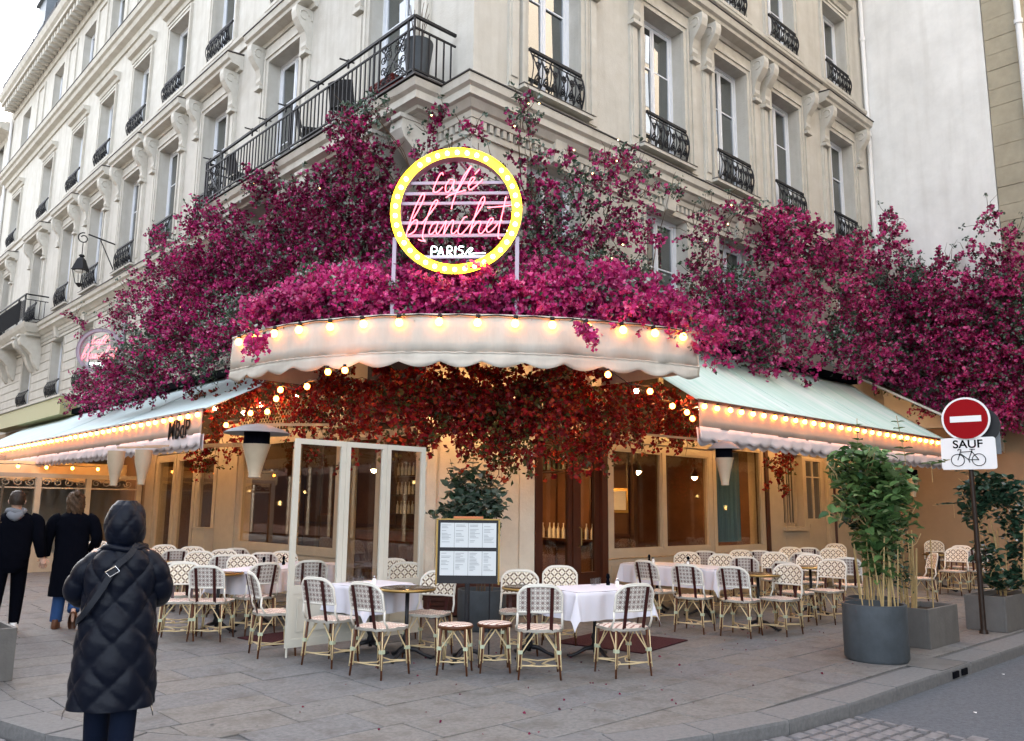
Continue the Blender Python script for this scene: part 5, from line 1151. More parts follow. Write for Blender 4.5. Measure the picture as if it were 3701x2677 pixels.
# planters
def round_planter(x, y, r, h, lab, mt=M_pot):
    t = thing('round_planter', lab, 'planter', (x, y, 0)); m = MB(); m.lathe([(r * .93, 0), (r, .03), (r, h), (r - .03, h), (r - .035, h - .06)], 40, cap=False); m.build('pot_wall', mt, t, smooth=True); m = MB(); m.lathe([(0, h - .05), (r - .02, h - .06)], 24, cap=False); tag(m.build('soil', M_soil, t), kind=None); return t
round_planter(1.77, -5.0, .335, .60, 'large round slate planter nearest the kerb holding a tall vine'); round_planter(2.36, -4.72, .30, .60, 'round slate planter tucked behind the front one'); round_planter(-.10, -.52, .33, .52, 'dark round planter behind the menu board at the corner pier', M_blk if 0 else M_pot)
def box_planter(x0, y0, x1, y1, h, lab):
    t = thing('box_planter', lab, 'planter', ((x0 + x1) / 2, (y0 + y1) / 2, 0)); a, b = (x1 - x0) / 2, (y1 - y0) / 2; m = MB(); w = .035
    m.box((-a, -b, 0), (a, -b + w, h)); m.box((-a, b - w, 0), (a, b, h)); m.box((-a, -b + w, 0), (-a + w, b - w, h)); m.box((a - w, -b + w, 0), (a, b - w, h)); o = m.build('planter_wall', M_box, t); bv = o.modifiers.new('bevel', 'BEVEL'); bv.width = .006; bv.segments = 2
    m = MB(); m.box((-a + w, -b + w, .05), (a - w, b - w, h - .07)); m.build('soil', M_soil, t)
box_planter(2.92, -5.14, 3.86, -4.66, .46, 'grey rectangular planter right of the round planters'); box_planter(5.16, -5.30, 6.5, -4.78, .47, 'grey rectangular planter behind the sign pole'); box_planter(-6.04, -.25, -5.56, 1.0, .47, 'pale grey rectangular planter cut by the left edge of the view')
# potted plants -------------------------------------------------
def leaf_mesh(mt, w=.7, fold=.12):
    m = MB(); pts = [(0, 0, 0), (-.38 * w, .12, fold), (-.5 * w, .42, fold * 1.2), (-.26 * w, .78, fold * .5), (0, 1, -.1), (.26 * w, .78, fold * .5), (.5 * w, .42, fold * 1.2), (.38 * w, .12, fold), (0, .5, 0)]
    m.add(pts, [(0, 8, 2, 1), (8, 4, 3, 2), (0, 7, 6, 8), (8, 6, 5, 4)]); return m.mesh('leaf', mt)
def rand_rot(up=.3):
    return (random.uniform(-.9, .6) + up, random.uniform(-.5, .5), random.uniform(0, 2 * PI))
def plant(lab, base, blobs, mt, n_obj, n_stuff, size, stems, w=.7, name='potted_plant', stem_m=None, shoots=()):
    t = thing(name, lab, 'plant', base); lm = leaf_mesh(mt, w); tot = sum(b[3] ** 2 * b[4] for b in blobs)
    def pick():
        r = random.random() * tot
        for b in blobs:
            r -= b[3] ** 2 * b[4]
            if r <= 0: break
        while True:
            v = Vector((random.gauss(0, 1), random.gauss(0, 1), random.gauss(0, 1))).normalized() * random.random() ** .4
            p = Vector((b[0] + v.x * b[3], b[1] + v.y * b[3], b[2] + v.z * b[4])); return p, v
    for i in range(n_obj):
        p, v = pick(); inst('leaf', lm, t, p, rand_rot(), size * random.uniform(.65, 1.25))
    vs = []; fs = []; base_v = [Vector(q.co) for q in lm.vertices]; base_f = [tuple(q.vertices) for q in lm.polygons]
    from mathutils import Euler
    for i in range(n_stuff):
        p, v = pick(); Mx = Euler(rand_rot()).to_matrix(); s = size * random.uniform(.6, 1.2); k = len(vs); vs += [tuple(p + Mx @ (q * s)) for q in base_v]; fs += [tuple(a + k for a in f) for f in base_f]
    for x0, y0, z0, x1, y1, z1, k_ in shoots:
        for i in range(k_):
            q = i / k_; p = Vector((x0 + (x1 - x0) * q, y0 + (y1 - y0) * q, z0 + (z1 - z0) * q))
            for sg in (0, PI):
                Mx = Euler((.2, 0, sg + i * .7)).to_matrix(); s = size * (.95 - .4 * q); k = len(vs); vs += [tuple(p + Mx @ (v_ * s)) for v_ in base_v]; fs += [tuple(a + k for a in f) for f in base_f]
    if vs:
        me = bpy.data.meshes.new('inner_leaves'); me.from_pydata(vs, [], fs); me.materials.append(mt); inst('inner_leaves', me, t, kind='stuff')
    m = MB()
    for s in stems: m.tube(s[0], s[1], 5)
    for x0, y0, z0, x1, y1, z1, k_ in shoots: m.tube([(x0, y0, z0 - .2), (x0, y0, z0), (x1, y1, z1)], .004, 4)
    for b in blobs:
        for _ in range(5): a = Vector((b[0], b[1], b[2] - b[4])); e = Vector((b[0] + random.uniform(-1, 1) * b[3], b[1] + random.uniform(-1, 1) * b[3], b[2] + random.uniform(-.3, 1) * b[4])); m.tube([a, (a + e) / 2 + Vector((random.uniform(-.05, .05), random.uniform(-.05, .05), 0)), e], .005, 4)
    if m.v: m.build('stem', stem_m or M_twig, t)
    return t
def stakes(n, r, z0, h, lean=.12):
    out = []
    for i in range(n): a = random.uniform(0, 6.28); d = random.uniform(.2, 1) * r; x, y = d * math.cos(a), d * math.sin(a); out.append(([(x, y, z0), (x + random.uniform(-lean, lean), y + random.uniform(-lean, lean), z0 + h * random.uniform(.7, 1))], random.uniform(.006, .012)))
    return out
def W3(dx, up=0): return (.73 * dx, -.68 * dx)
def rb(dx, dd, z, r, rz): return (.73 * dx + .68 * dd, -.68 * dx + .73 * dd, z, r, rz)
# the corner plant
plant('dark leafy bush in a pot behind the menu board', (-.10, -.52, .48), [rb(-.18, 0, 1.12, .42, .28), rb(-.22, 0, 1.45, .30, .24), rb(.10, 0, 1.2, .28, .3), rb(-.12, 0, .85, .38, .2), rb(.10, 0, 1.62, .12, .22), rb(-.35, 0, .95, .28, .22), rb(-.68, 0, 1.02, .12, .05)], M_leafG, 280, 700, .125, stakes(7, .15, 0, 1.3, .15), .85, shoots=((-.12, .1, 1.6, -.10, .1, 2.02, 7), (.2, -.15, 1.7, .26, -.2, 1.98, 5), (-.3, .25, 1.5, -.36, .3, 1.78, 4)))
plant('tall climbing vine on bamboo stakes in the front round planter', (1.83, -5.06, .54), [rb(-.0, 0, .72, .27, .30), rb(-.08, 0, 1.2, .36, .34), rb(-.10, 0, 1.62, .38, .20), rb(.2, .05, 1.05, .28, .4), rb(.2, 0, 1.40, .30, .2), rb(-.42, 0, 1.05, .12, .1), rb(-.40, 0, 1.5, .16, .16), rb(.05, 0, .40, .16, .18)], M_leafY, 290, 900, .125, stakes(12, .22, 0, .85, .08), .8, 'climbing_vine', M_stake, shoots=((-.15, .1, 1.7, -.12, .1, 2.12, 5), (.28, -.25, 1.7, .24, -.2, 2.16, 6), (.5, -.45, 1.6, .66, -.6, 1.66, 4)))
plant('darker vine growing in the round planter behind the front one', (2.36, -4.72, .54), [rb(.0, 0, 1.15, .30, .40), rb(.10, 0, .75, .22, .35), rb(-.1, 0, 1.4, .2, .2), rb(.22, 0, .45, .16, .3)], M_leafK, 200, 600, .105, stakes(8, .2, 0, .95, .08), .75, 'climbing_vine', M_stake)
plant('thin sparse plant with bare canes in the rectangular planter', (3.3, -4.9, .40), [rb(-.2, 0, .45, .18, .35), rb(-.15, 0, .9, .16, .2)], M_leafK, 60, 60, .07, stakes(10, .22, 0, 1.0, .05), .7, 'climbing_vine', M_stake)
plant('dark climbing plant in the planter behind the sign pole', (5.85, -5.02, .42), [rb(.0, 0, 1.5, .42, .26), rb(-.22, 0, 1.25, .24, .3), rb(.3, 0, 1.2, .25, .3), rb(.35, 0, .7, .22, .5), rb(-.15, 0, .55, .18, .4), rb(.1, 0, .2, .3, .15)], M_leafK, 210, 900, .12, stakes(8, .35, 0, 1.2, .12), .8, 'climbing_vine', M_stake, shoots=((-.4, .38, 1.3, -.6, .6, 1.28, 4), (-.1, .1, 1.7, -.4, .4, 1.8, 4)))
plant('feathery green plant cut by the left edge of the view', (-5.80, .35, .42), [rb(-.34, 0, .9, .24, .5), rb(-.15, 0, .8, .14, .2), rb(-.3, 0, 1.4, .18, .25), rb(-.2, 0, .3, .2, .2)], M_leafY, 100, 700, .14, stakes(8, .2, 0, 1.5, .15), .28, shoots=((-.15, .15, .9, .12, -.1, 1.0, 5),))
# things on the balcony
t = thing('tall_planter', 'tall dark blue grey planter in the near corner of the iron balcony', 'planter', (-.58, .66, 8.1)); m = MB(); m.lathe([(.15, 0), (.24, .70), (.235, .72), (.21, .72), (.20, .66), (0, .66)], 24, cap=False); m.build('pot_wall', M_pot, t, smooth=True)
m = MB()
for k in range(12):
    a = k * 2.4; m.tube([(.06 * math.cos(a), .06 * math.sin(a), .66), (.10 * math.cos(a), .10 * math.sin(a), 1.0), (.16 * math.cos(a + .3), .16 * math.sin(a + .3), 1.28 + .1 * math.sin(k))], .006, 4)
m.build('dry_stem', M_twig, t)
t = thing('red_crate', 'dark red slatted tray on the balcony behind the scroll panel', 'crate', (-.6, 1.35, 8.1))
for k in range(6): m = MB(); m.box((-.2, -.32, .01 + k * .05), (.2, .32, .045 + k * .05)); m.build('slat', M_dkred if 0 else mat('red_plastic', (.16, .02, .015), .6) if k == 0 else bpy.data.materials['red_plastic'], t)
def wicker(x, y, rz, lab):
    t = thing('balcony_chair', lab, 'chair', (x, y, 8.1), rz, 'dark woven chairs on the balcony'); m = MB(); m.grid([[(-.24 + .48 * i / 8, -.22 - .1 * j / 6 - .06 * math.cos(PI * (i / 8 - .5)), .42 + .42 * j / 6) for i in range(9)] for j in range(7)]); solid(m.build('backrest', M_iron, t), .02)
    m = MB(); m.box((-.24, -.22, .40), (.24, .22, .44)); m.build('seat', M_iron, t)
    for sx in (-1, 1):
        for sy in (-1, 1): m = MB(); m.bar((sx * .2, sy * .18, .40), (sx * .23, sy * .22, 0), .02); m.build('leg', M_iron, t)
wicker(-.45, 2.9, R(-60), 'dark woven chair on the balcony nearest the corner'); wicker(-.45, 4.1, R(-120), 'dark woven chair in the middle of the balcony'); wicker(-.45, 7.1, R(-90), 'dark rounded chair at the far end of the balcony')
# street sign
t = thing('no_entry_sign', 'red and white no entry sign with a white cycle exemption plate on a dark pole', 'traffic sign', (4.86, -5.10, 0)); m = MB(); m.tube([(0, 0, 0), (.02, 0, 1.3), (.0, 0, 3.15)], [.038, .034, .03], 10); m.lathe([(.042, .95), (.046, 1.0), (.042, 1.05)], 10, cap=False); m.lathe([(.06, 0), (.05, .05)], 10, cap=False); m.build('pole', M_pole, t, smooth=True)
rzs = R(-82); e = bpy.data.objects.new('sign_disc', None)
def disc(name, mt, y0, y1, r, n=40):
    m = MB(); vs = [(r * math.cos(2 * PI * i / n), y, r * math.sin(2 * PI * i / n)) for y in (y0, y1) for i in range(n)]; m.add(vs, [tuple(range(n)), tuple(range(2 * n - 1, n - 1, -1))] + [(i, n + i, n + (i + 1) % n, (i + 1) % n) for i in range(n)]); me = fix(m.mesh(name, mt)); return me
d = inst('sign_disc', disc('sign_disc', M_signw, -.010, .0, .305), t, (-.04, 0, 2.89), (0, 0, rzs)); inst('red_field', disc('red_field', M_red, -.013, -.0105, .278), d); m = MB(); m.box((-.195, -.0165, -.042), (.195, -.0135, .042)); inst('white_bar', m.mesh('white_bar', M_signw), d)
m = MB(); n = 6; cs = []
for cx, cz, a0 in ((.305, .185, 0), (-.305, .185, PI / 2), (-.305, -.185, PI), (.305, -.185, 1.5 * PI)):
    for i in range(n + 1): a = a0 + PI / 2 * i / n; cs.append((cx + .035 * math.cos(a), cz + .035 * math.sin(a)))
k = len(cs); m.add([(x, -.010, z) for x, z in cs] + [(x, 0, z) for x, z in cs], [tuple(range(k)), tuple(range(2 * k - 1, k - 1, -1))] + [(i, k + i, k + (i + 1) % k, (i + 1) % k) for i in range(k)])
pl = inst('sign_plate', fix(m.mesh('sign_plate', M_signw)), t, (-.04, 0, 2.41), (0, 0, rzs)); text('SAUF', .155, M_ink, pl, (.0, -.0125, .125), (PI / 2, 0, 0), 1.05, 0, .0006, bold=.003)
m = MB(); y = -.014
for cx in (-.135, .125): m.tube([(cx + .082 * math.cos(a), y, -.09 + .082 * math.sin(a)) for a in np.linspace(0, 2 * PI, 25)[:-1]], .005, 4, closed=True)
for a, b in (((-.135, -.09), (-.085, .055)), ((-.10, .02), (.045, .028)), ((-.095, .0), (-.0, -.085)), ((.045, .028), (-.0, -.085)), ((.045, .028), (.125, -.09)), ((-.0, -.085), (.125, -.09)), ((.045, .028), (.05, .055)), ((.02, .058), (.085, .055)), ((-.085, .055), (-.12, .06)), ((-.12, .06), (-.128, .04)), ((-.0, -.085), (.012, -.125))): m.bar((a[0], y, a[1]), (b[0], y, b[1]), .009)
m.build('bicycle_symbol', M_ink, pl)
inst('rear_sign', disc('rear_sign', M_blk, .0, .010, .26), t, (.10, -.12, 2.80), (0, 0, R(100))); m = MB(); m.box((-.25, 0, -.22), (.25, .01, .22)); inst('rear_plate', m.mesh('rear_plate', M_zinc), t, (.09, -.12, 2.62), (0, 0, R(-65)))
# drain cover in the kerb and litter
t = thing('gully_inlet', 'iron kerb inlet plate let into the kerb on the right', 'drain', (2.0, -5.52, 0)); m = MB(); m.box((-.35, -.2, -.002), (.35, .16, .006)); m.build('cover_plate', M_box, t); m = MB()
for k in (-.15, .1): m.box((k, -.235, -.10), (k + .16, -.222, -.035))
m.build('inlet_slot', M_black, t)
for x, y, z, lab in ((2.6, -6.0, -.115, 'scrap of white paper on the road near the gully'), (.5, -6.4, -.115, 'tiny white litter on the road at lower right')):
    m = MB(); m.add([(0, 0, 0), (.04, .007, .003), (.045, .03, .0), (.008, .03, .005)], [(0, 1, 2, 3)]); o = m.build('paper_scrap', M_white); o.location = (x, y, z); tag(o, lab, 'litter')
# ================================================================ BOUGAINVILLEA
BL_left = [(-0.9, 17.1, 6.99, 0.21, 's'), (-0.9, 16.07, 6.49, 0.15, 's'), (-0.9, 15.27, 4.57, 0.32, ''), (-0.9, 13.55, 4.55, 0.45, ''), (-0.9, 12.69, 4.87, 0.32, 'g'), (-0.9, 11.78, 6.18, 0.45, 's'), (-0.9, 12.43, 6.88, 0.23, 's'), (-0.9, 10.51, 6.63, 0.49, 's'), (-0.9, 10.61, 8.0, 0.14, ''), (-0.9, 10.26, 7.44, 0.24, 's'), (-0.9, 9.04, 6.77, 0.43, ''), (-0.9, 7.28, 6.41, 0.55, ''), (-0.9, 7.57, 7.46, 0.35, ''), (-0.9, 6.32, 7.15, 0.31, ''), (-0.9, 6.17, 6.18, 0.52, ''), (-0.9, 6.47, 5.4, 0.5, ''), (-0.9, 5.3, 5.56, 0.43, ''), (-0.9, 8.14, 5.98, 0.49, ''), (-1.5, 5.0, 4.55, 0.36, ''), (-1.5, 10.68, 4.1, 0.27, ''), (-1.5, 8.69, 4.11, 0.32, ''), (-1.5, 7.0, 4.2, 0.28, ''), (-1.5, 4.31, 4.85, 0.35, ''), (-1.5, 9.87, 4.43, 0.44, ''), (-1.5, 8.58, 4.77, 0.5, ''), (-1.5, 7.14, 4.9, 0.47, ''), (-1.5, 6.15, 4.28, 0.29, 'g'), (-1.5, 5.35, 4.39, 0.28, 'g'), (-1.5, 7.48, 5.47, 0.37, ''), (-1.5, 3.91, 4.47, 0.34, ''), (-1.5, 12.34, 4.17, 0.22, ''), (-1.5, 6.27, 5.0, 0.39, '')]
BL_mid = [(-0.75, 5.12, 7.62, 0.3, ''), (-0.75, 5.74, 7.98, 0.18, ''), (-0.75, 4.33, 6.95, 0.42, ''), (-0.75, 3.34, 6.86, 0.4, ''), (-0.75, 4.61, 6.32, 0.47, ''), (-0.75, 3.25, 5.93, 0.44, ''), (-0.75, 2.38, 6.05, 0.42, ''), (-0.75, 2.3, 6.73, 0.38, ''), (-0.75, 1.22, 6.43, 0.33, ''), (-0.75, 1.13, 7.0, 0.21, 's'), (-0.75, 2.61, 5.32, 0.42, ''), (-0.75, 1.52, 5.25, 0.4, ''), (-0.75, 4.01, 5.51, 0.37, ''), (-0.75, 0.7, 5.64, 0.31, ''), (-0.75, 1.44, 5.89, 0.33, ''), (-1.15, 1.28, 6.92, 0.28, ''), (-1.15, 1.45, 7.43, 0.24, ''), (-1.15, 0.93, 7.62, 0.14, ''), (-1.15, 1.76, 7.75, 0.13, ''), (-1.15, 1.63, 7.26, 0.21, ''), (-0.87, -0.33, 7.06, 0.11, ''), (-0.93, -0.27, 6.84, 0.1, 's'), (-0.54, -0.66, 6.81, 0.14, 's'), (-1.06, -0.14, 6.16, 0.26, 's'), (-0.74, -0.46, 5.96, 0.32, ''), (-0.91, -0.29, 5.49, 0.32, ''), (-0.55, -0.65, 5.23, 0.34, ''), (-0.33, -0.87, 5.69, 0.28, ''), (-0.29, -0.91, 6.16, 0.22, 's'), (-0.74, -0.46, 6.5, 0.19, 's'), (-1.08, -0.12, 5.04, 0.31, ''), (-0.23, -0.97, 5.1, 0.31, ''), (-0.81, -0.39, 4.9, 0.28, '')]
BL_right = [(1.8, -0.75, 5.75, 0.26, 's'), (1.28, -0.75, 5.12, 0.3, ''), (4.74, -0.75, 5.23, 0.33, ''), (0.45, -0.75, 7.71, 0.08, ''), (0.39, -0.75, 7.44, 0.12, 'g'), (0.34, -0.75, 7.07, 0.2, 's'), (0.49, -0.75, 6.68, 0.22, 's'), (0.63, -0.75, 6.26, 0.3, ''), (0.78, -0.75, 5.8, 0.34, ''), (1.3, -0.75, 6.98, 0.1, ''), (1.48, -0.75, 6.53, 0.26, 'g'), (1.03, -0.75, 5.36, 0.37, ''), (1.69, -0.75, 6.17, 0.27, 's'), (1.97, -0.75, 6.82, 0.16, ''), (2.31, -0.75, 7.18, 0.19, ''), (2.75, -0.75, 7.47, 0.14, 'g'), (2.78, -0.75, 7.09, 0.31, 's'), (3.37, -0.75, 7.39, 0.13, 'g'), (2.95, -0.75, 6.66, 0.34, 's'), (2.35, -0.75, 6.03, 0.34, ''), (2.12, -0.75, 5.48, 0.29, 'g'), (3.18, -0.75, 6.07, 0.31, 's'), (4.06, -0.75, 7.19, 0.11, 'g'), (4.73, -0.75, 6.64, 0.25, 's'), (5.19, -0.75, 7.07, 0.19, 's'), (5.82, -0.75, 7.32, 0.25, 's'), (5.64, -0.75, 6.82, 0.26, 's'), (6.57, -0.75, 7.59, 0.11, ''), (5.08, -0.75, 6.29, 0.22, 's'), (4.91, -0.75, 5.78, 0.33, ''), (5.63, -0.75, 5.43, 0.38, ''), (6.26, -0.75, 5.32, 0.42, ''), (5.01, -0.75, 4.98, 0.33, ''), (3.04, -0.75, 5.25, 0.3, 'g')]
BL_farright = [(7.03, -0.85, 4.51, 0.27, ''), (8.51, -0.85, 4.8, 0.32, ''), (10.19, -0.85, 5.02, 0.37, ''), (11.85, -0.85, 5.24, 0.43, ''), (6.24, -0.85, 5.12, 0.35, ''), (7.11, -0.85, 5.54, 0.42, ''), (5.74, -0.85, 4.69, 0.29, ''), (11.26, -0.85, 6.25, 0.49, ''), (7.33, -0.85, 7.2, 0.35, ''), (8.1, -0.85, 7.58, 0.29, ''), (7.56, -0.85, 6.67, 0.43, ''), (8.87, -0.85, 7.46, 0.36, ''), (9.11, -0.85, 6.8, 0.5, ''), (7.5, -0.85, 5.98, 0.43, ''), (6.82, -0.85, 5.07, 0.36, 'g'), (8.29, -0.85, 5.5, 0.48, 's'), (10.14, -0.85, 6.48, 0.56, 's'), (10.46, -0.85, 7.29, 0.4, ''), (11.58, -0.85, 7.76, 0.35, ''), (9.58, -0.85, 5.35, 0.36, 'g'), (11.17, -0.85, 5.58, 0.42, 's'), (6.13, -0.85, 5.82, 0.26, 'g'), (13.6, -0.61, 5.38, 0.53, ''), (13.6, -1.19, 6.47, 0.57, ''), (13.6, -2.23, 6.08, 0.55, ''), (13.6, -3.04, 6.39, 0.53, ''), (13.6, -3.47, 5.24, 0.56, ''), (13.6, -2.56, 5.14, 0.54, ''), (13.6, -1.36, 4.16, 0.27, ''), (13.6, -3.58, 6.62, 0.46, ''), (13.6, -3.15, 4.12, 0.42, ''), (13.6, -0.68, 8.8, 0.24, ''), (13.6, -0.78, 9.21, 0.14, ''), (13.6, -0.8, 8.34, 0.28, ''), (13.6, -0.23, 7.61, 0.6, 's'), (13.6, -0.4, 6.6, 0.66, 's'), (13.6, -1.02, 7.21, 0.53, ''), (13.6, -1.52, 7.35, 0.41, 's'), (13.6, -2.12, 7.46, 0.4, 's'), (13.6, -1.64, 6.63, 0.63, ''), (13.6, -2.38, 6.78, 0.59, 's'), (13.6, -3.0, 7.06, 0.54, 's'), (13.6, -3.5, 7.29, 0.42, 's'), (13.6, -2.56, 7.83, 0.17, 's'), (13.6, -3.09, 8.25, 0.22, 's'), (13.6, -3.11, 8.72, 0.12, ''), (13.6, -3.67, 8.02, 0.21, 's'), (13.6, -3.44, 7.79, 0.28, 's'), (13.6, -0.81, 5.83, 0.62, 's'), (13.6, -1.78, 5.69, 0.6, ''), (13.6, -2.79, 5.66, 0.64, ''), (13.6, -3.49, 5.99, 0.57, 'g'), (13.6, -0.87, 4.95, 0.41, ''), (13.6, -1.5, 4.71, 0.47, ''), (13.6, -2.32, 4.62, 0.5, ''), (13.6, -3.19, 4.64, 0.57, ''), (13.6, -2.04, 4.21, 0.33, ''), (13.6, -2.86, 3.98, 0.4, ''), (13.6, -3.31, 3.74, 0.29, ''), (13.6, -0.16, 5.44, 0.4, '')]
BL_under = [(-0.9, 6.82, 3.62, 0.23, 't'), (-0.9, 7.04, 2.64, 0.18, 't'), (-0.9, 6.29, 2.91, 0.23, 't'), (-0.9, 5.7, 3.61, 0.22, 't'), (-0.9, 5.0, 3.59, 0.25, 't'), (-0.9, 4.01, 3.69, 0.27, ''), (-0.9, 2.91, 3.58, 0.27, ''), (-0.9, 2.72, 3.08, 0.25, 't'), (-0.9, 1.93, 3.45, 0.27, ''), (-0.9, 1.57, 2.92, 0.23, 't'), (-0.9, 0.93, 3.38, 0.25, ''), (-1.0, 0.1, 3.09, 0.22, ''), (-0.56, -0.34, 3.1, 0.25, ''), (-0.2, -0.7, 3.04, 0.27, ''), (0.1, -1.0, 3.1, 0.27, ''), (-0.11, -0.79, 2.6, 0.16, 't'), (0.37, -1.27, 3.04, 0.26, ''), (-1.17, 0.27, 2.87, 0.2, 't'), (-0.92, 0.02, 3.28, 0.25, ''), (-0.63, -0.27, 3.29, 0.26, 'o'), (-0.75, -0.15, 2.85, 0.21, ''), (-0.38, -0.52, 3.29, 0.27, 'o'), (-0.38, -0.52, 2.79, 0.25, 'o'), (-0.07, -0.83, 3.29, 0.25, ''), (-0.03, -0.87, 2.79, 0.27, ''), (0.28, -1.18, 3.29, 0.25, ''), (0.28, -1.18, 2.79, 0.25, ''), (0.15, -1.05, 2.43, 0.17, 't'), (-0.77, -0.13, 2.58, 0.12, 't'), (-0.55, -0.35, 2.57, 0.12, 't'), (0.02, -0.92, 2.3, 0.1, 't'), (1.11, -1.0, 3.4, 0.26, ''), (1.2, -1.0, 2.88, 0.26, ''), (1.81, -1.0, 3.48, 0.26, ''), (1.8, -1.0, 2.92, 0.26, ''), (1.01, -1.0, 2.5, 0.17, 't'), (1.59, -1.0, 2.54, 0.16, 't'), (2.57, -1.0, 3.34, 0.23, ''), (2.56, -1.0, 2.91, 0.18, 't'), (3.39, -1.0, 3.42, 0.21, ''), (3.5, -1.0, 2.98, 0.22, ''), (4.09, -1.0, 3.34, 0.17, 't'), (4.01, -1.0, 2.87, 0.12, 't'), (6.96, -1.0, 2.24, 0.13, 't'), (7.21, -1.0, 2.6, 0.16, 't')]
BL_drape = [(-3.16, 0.06, 3.55, 0.1, ''), (-3.23, 0.13, 3.43, 0.08, ''), (-0.36, -2.74, 3.65, 0.09, ''), (1.75, -2.8, 3.79, 0.15, ''), (1.35, -2.8, 4.13, 0.17, ''), (0.52, -2.8, 4.14, 0.14, ''), (2.14, -2.8, 4.07, 0.16, ''), (-0.51, -2.8, 3.66, 0.07, '')]
def unit(a): return a / (np.linalg.norm(a, axis=1, keepdims=True) + 1e-9)
def petals(P, A, size, width=.8, fold=.25):
    """one folded four cornered petal per row: base P, direction A"""
    n = len(P); Rn = unit(rng.normal(size=(n, 3))); Sd = unit(np.cross(A, Rn)); Nn = np.cross(A, Sd); s = size.reshape(-1, 1)
    v = np.empty((n, 4, 3)); v[:, 0] = P; v[:, 1] = P + A * s * .5 + Sd * s * width * .5 + Nn * s * fold; v[:, 2] = P + A * s; v[:, 3] = P + A * s * .5 - Sd * s * width * .5 + Nn * s * fold
    return v
def quads_object(name, V, mt, parent):
    n = len(V)
    if n == 0: return
    me = bpy.data.meshes.new(name); me.vertices.add(n * 4); me.vertices.foreach_set('co', V.reshape(-1).astype(np.float32))
    tri = np.empty((n, 2, 3), np.int32); b = np.arange(n) * 4; tri[:, 0] = np.stack([b, b + 1, b + 2], 1); tri[:, 1] = np.stack([b, b + 2, b + 3], 1)
    me.loops.add(n * 6); me.loops.foreach_set('vertex_index', tri.reshape(-1)); me.polygons.add(n * 2); me.polygons.foreach_set('loop_start', np.arange(n * 2, dtype=np.int32) * 3); me.polygons.foreach_set('loop_total', np.full(n * 2, 3, np.int32))
    me.materials.append(mt); me.update(calc_edges=True); inst(name, me, parent, kind='stuff')
def bougainvillea(label, blobs, mt, mt2, leaf_mt, dens_=520, out=(-.6, -.6, .5), leaf_share=.25, bs=.056, droop=0., ntwig=3, deep=.35, vary=True):
    t = thing('bougainvillea', label, 'climbing plant', blobs[0][:3], group=None); o = np.array(blobs[0][:3]); FP = []; FA = []; LP = []; LA = []; tw = MB(); outv = np.array(out, float); outv /= np.linalg.norm(outv)
    for bx_, by_, bz_, r, k in blobs:
        r *= 1.35 if k == 't' else 1.1
        if k == '' and vary and rng.random() < .13: k = 'g'
        c = np.array([bx_, by_, bz_]); dn = dens_ * (.38 if k in 'st' and k == 's' else .5 if k == 't' else 1); nspray = max(4, int(dn * (r ** 2 + .015) * 3.1 / 9))
        for q in range(nspray):
            d = rng.normal(size=3); d /= np.linalg.norm(d); st = c + d * r * (.15 + .45 * rng.random()) * np.array([1, 1, 1]); dr = unit((d * .9 + outv * .5 + rng.normal(size=3) * .35)[None])[0]
            L_ = min(.75, r * rng.uniform(.45, 1.4) + .08); n = max(5, int(9 * (.6 + L_ * 1.6))); tt = rng.random(n) ** .6; bend = np.array([0, 0, -.25 - droop])
            pts = st + np.outer(tt * L_, dr) + np.outer(tt ** 2 * L_, bend) * .6 + rng.normal(size=(n, 3)) * .028
            ls = (.85 if k == 'g' else leaf_share * (1.7 if q % 4 == 0 else .7)); msk = rng.random(n) < ls
            ax = unit(dr * .5 + rng.normal(size=(n, 3)) * .75 + outv * .35)
            FP.append(pts[~msk]); FA.append(ax[~msk]); LP.append(pts[msk]); LA.append(ax[msk])
            if q % 5 == 0: e = st + dr * L_ + bend * L_ * .6; tw.tube([tuple(c - o), tuple(st + dr * L_ * .4 - o), tuple(e - o)], [.007, .005, .003], 3, cap=False)
        for q in range(ntwig if k != 'g' else ntwig + 1):
            d = unit((rng.normal(size=3) * .7 + np.array([0, 0, .9 - 2.2 * droop]) + outv * .4)[None])[0]; a = c + d * r * .6; e = c + d * (r + rng.uniform(.1, .35)); mid = (a + e) / 2 + rng.normal(size=3) * .04
            tw.tube([tuple(a - o), tuple(mid - o), tuple(e - o)], [.008, .006, .003], 3, cap=False)
            if rng.random() < .6: LP.append((e + rng.normal(size=(4, 3)) * .03)); LA.append(unit(rng.normal(size=(4, 3))))
    FP = np.concatenate(FP); FA = np.concatenate(FA); LP = np.concatenate(LP); LA = np.concatenate(LA)
    rep = 3; P = np.repeat(FP, rep, 0); A0 = np.repeat(FA, rep, 0); A = unit(A0 * .55 + unit(rng.normal(size=A0.shape)) * .9); sz = rng.uniform(.6, 1.4, len(P)) * bs; V = petals(P - o, A, sz, .95, .22)
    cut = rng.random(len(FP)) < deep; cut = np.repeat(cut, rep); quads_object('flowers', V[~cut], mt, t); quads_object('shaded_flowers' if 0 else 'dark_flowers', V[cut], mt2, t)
    LP2 = np.repeat(LP, 2, 0) + rng.normal(size=(len(LP) * 2, 3)) * .02; LA2 = unit(np.repeat(LA, 2, 0) + rng.normal(size=(len(LP) * 2, 3)) * .5); quads_object('leaves', petals(LP2 - o, LA2, rng.uniform(.7, 1.2, len(LP2)) * bs * 1.25, .62, .12), leaf_mt, t)
    ti = rng.integers(0, len(FP), len(FP) // 45); quads_object('tiny_blossoms', petals(FP[ti] - o + FA[ti] * .012, FA[ti], np.full(len(ti), .016), 1, .1), M_tiny, t)
    tw.build('twigs', M_twig, t, kind='stuff'); return t
bougainvillea('magenta bougainvillea tumbling along the left facade and over the left awning', BL_left, M_bract, M_bractD, M_leafG, 850, (-.8, -.4, .4), .22, ntwig=2)
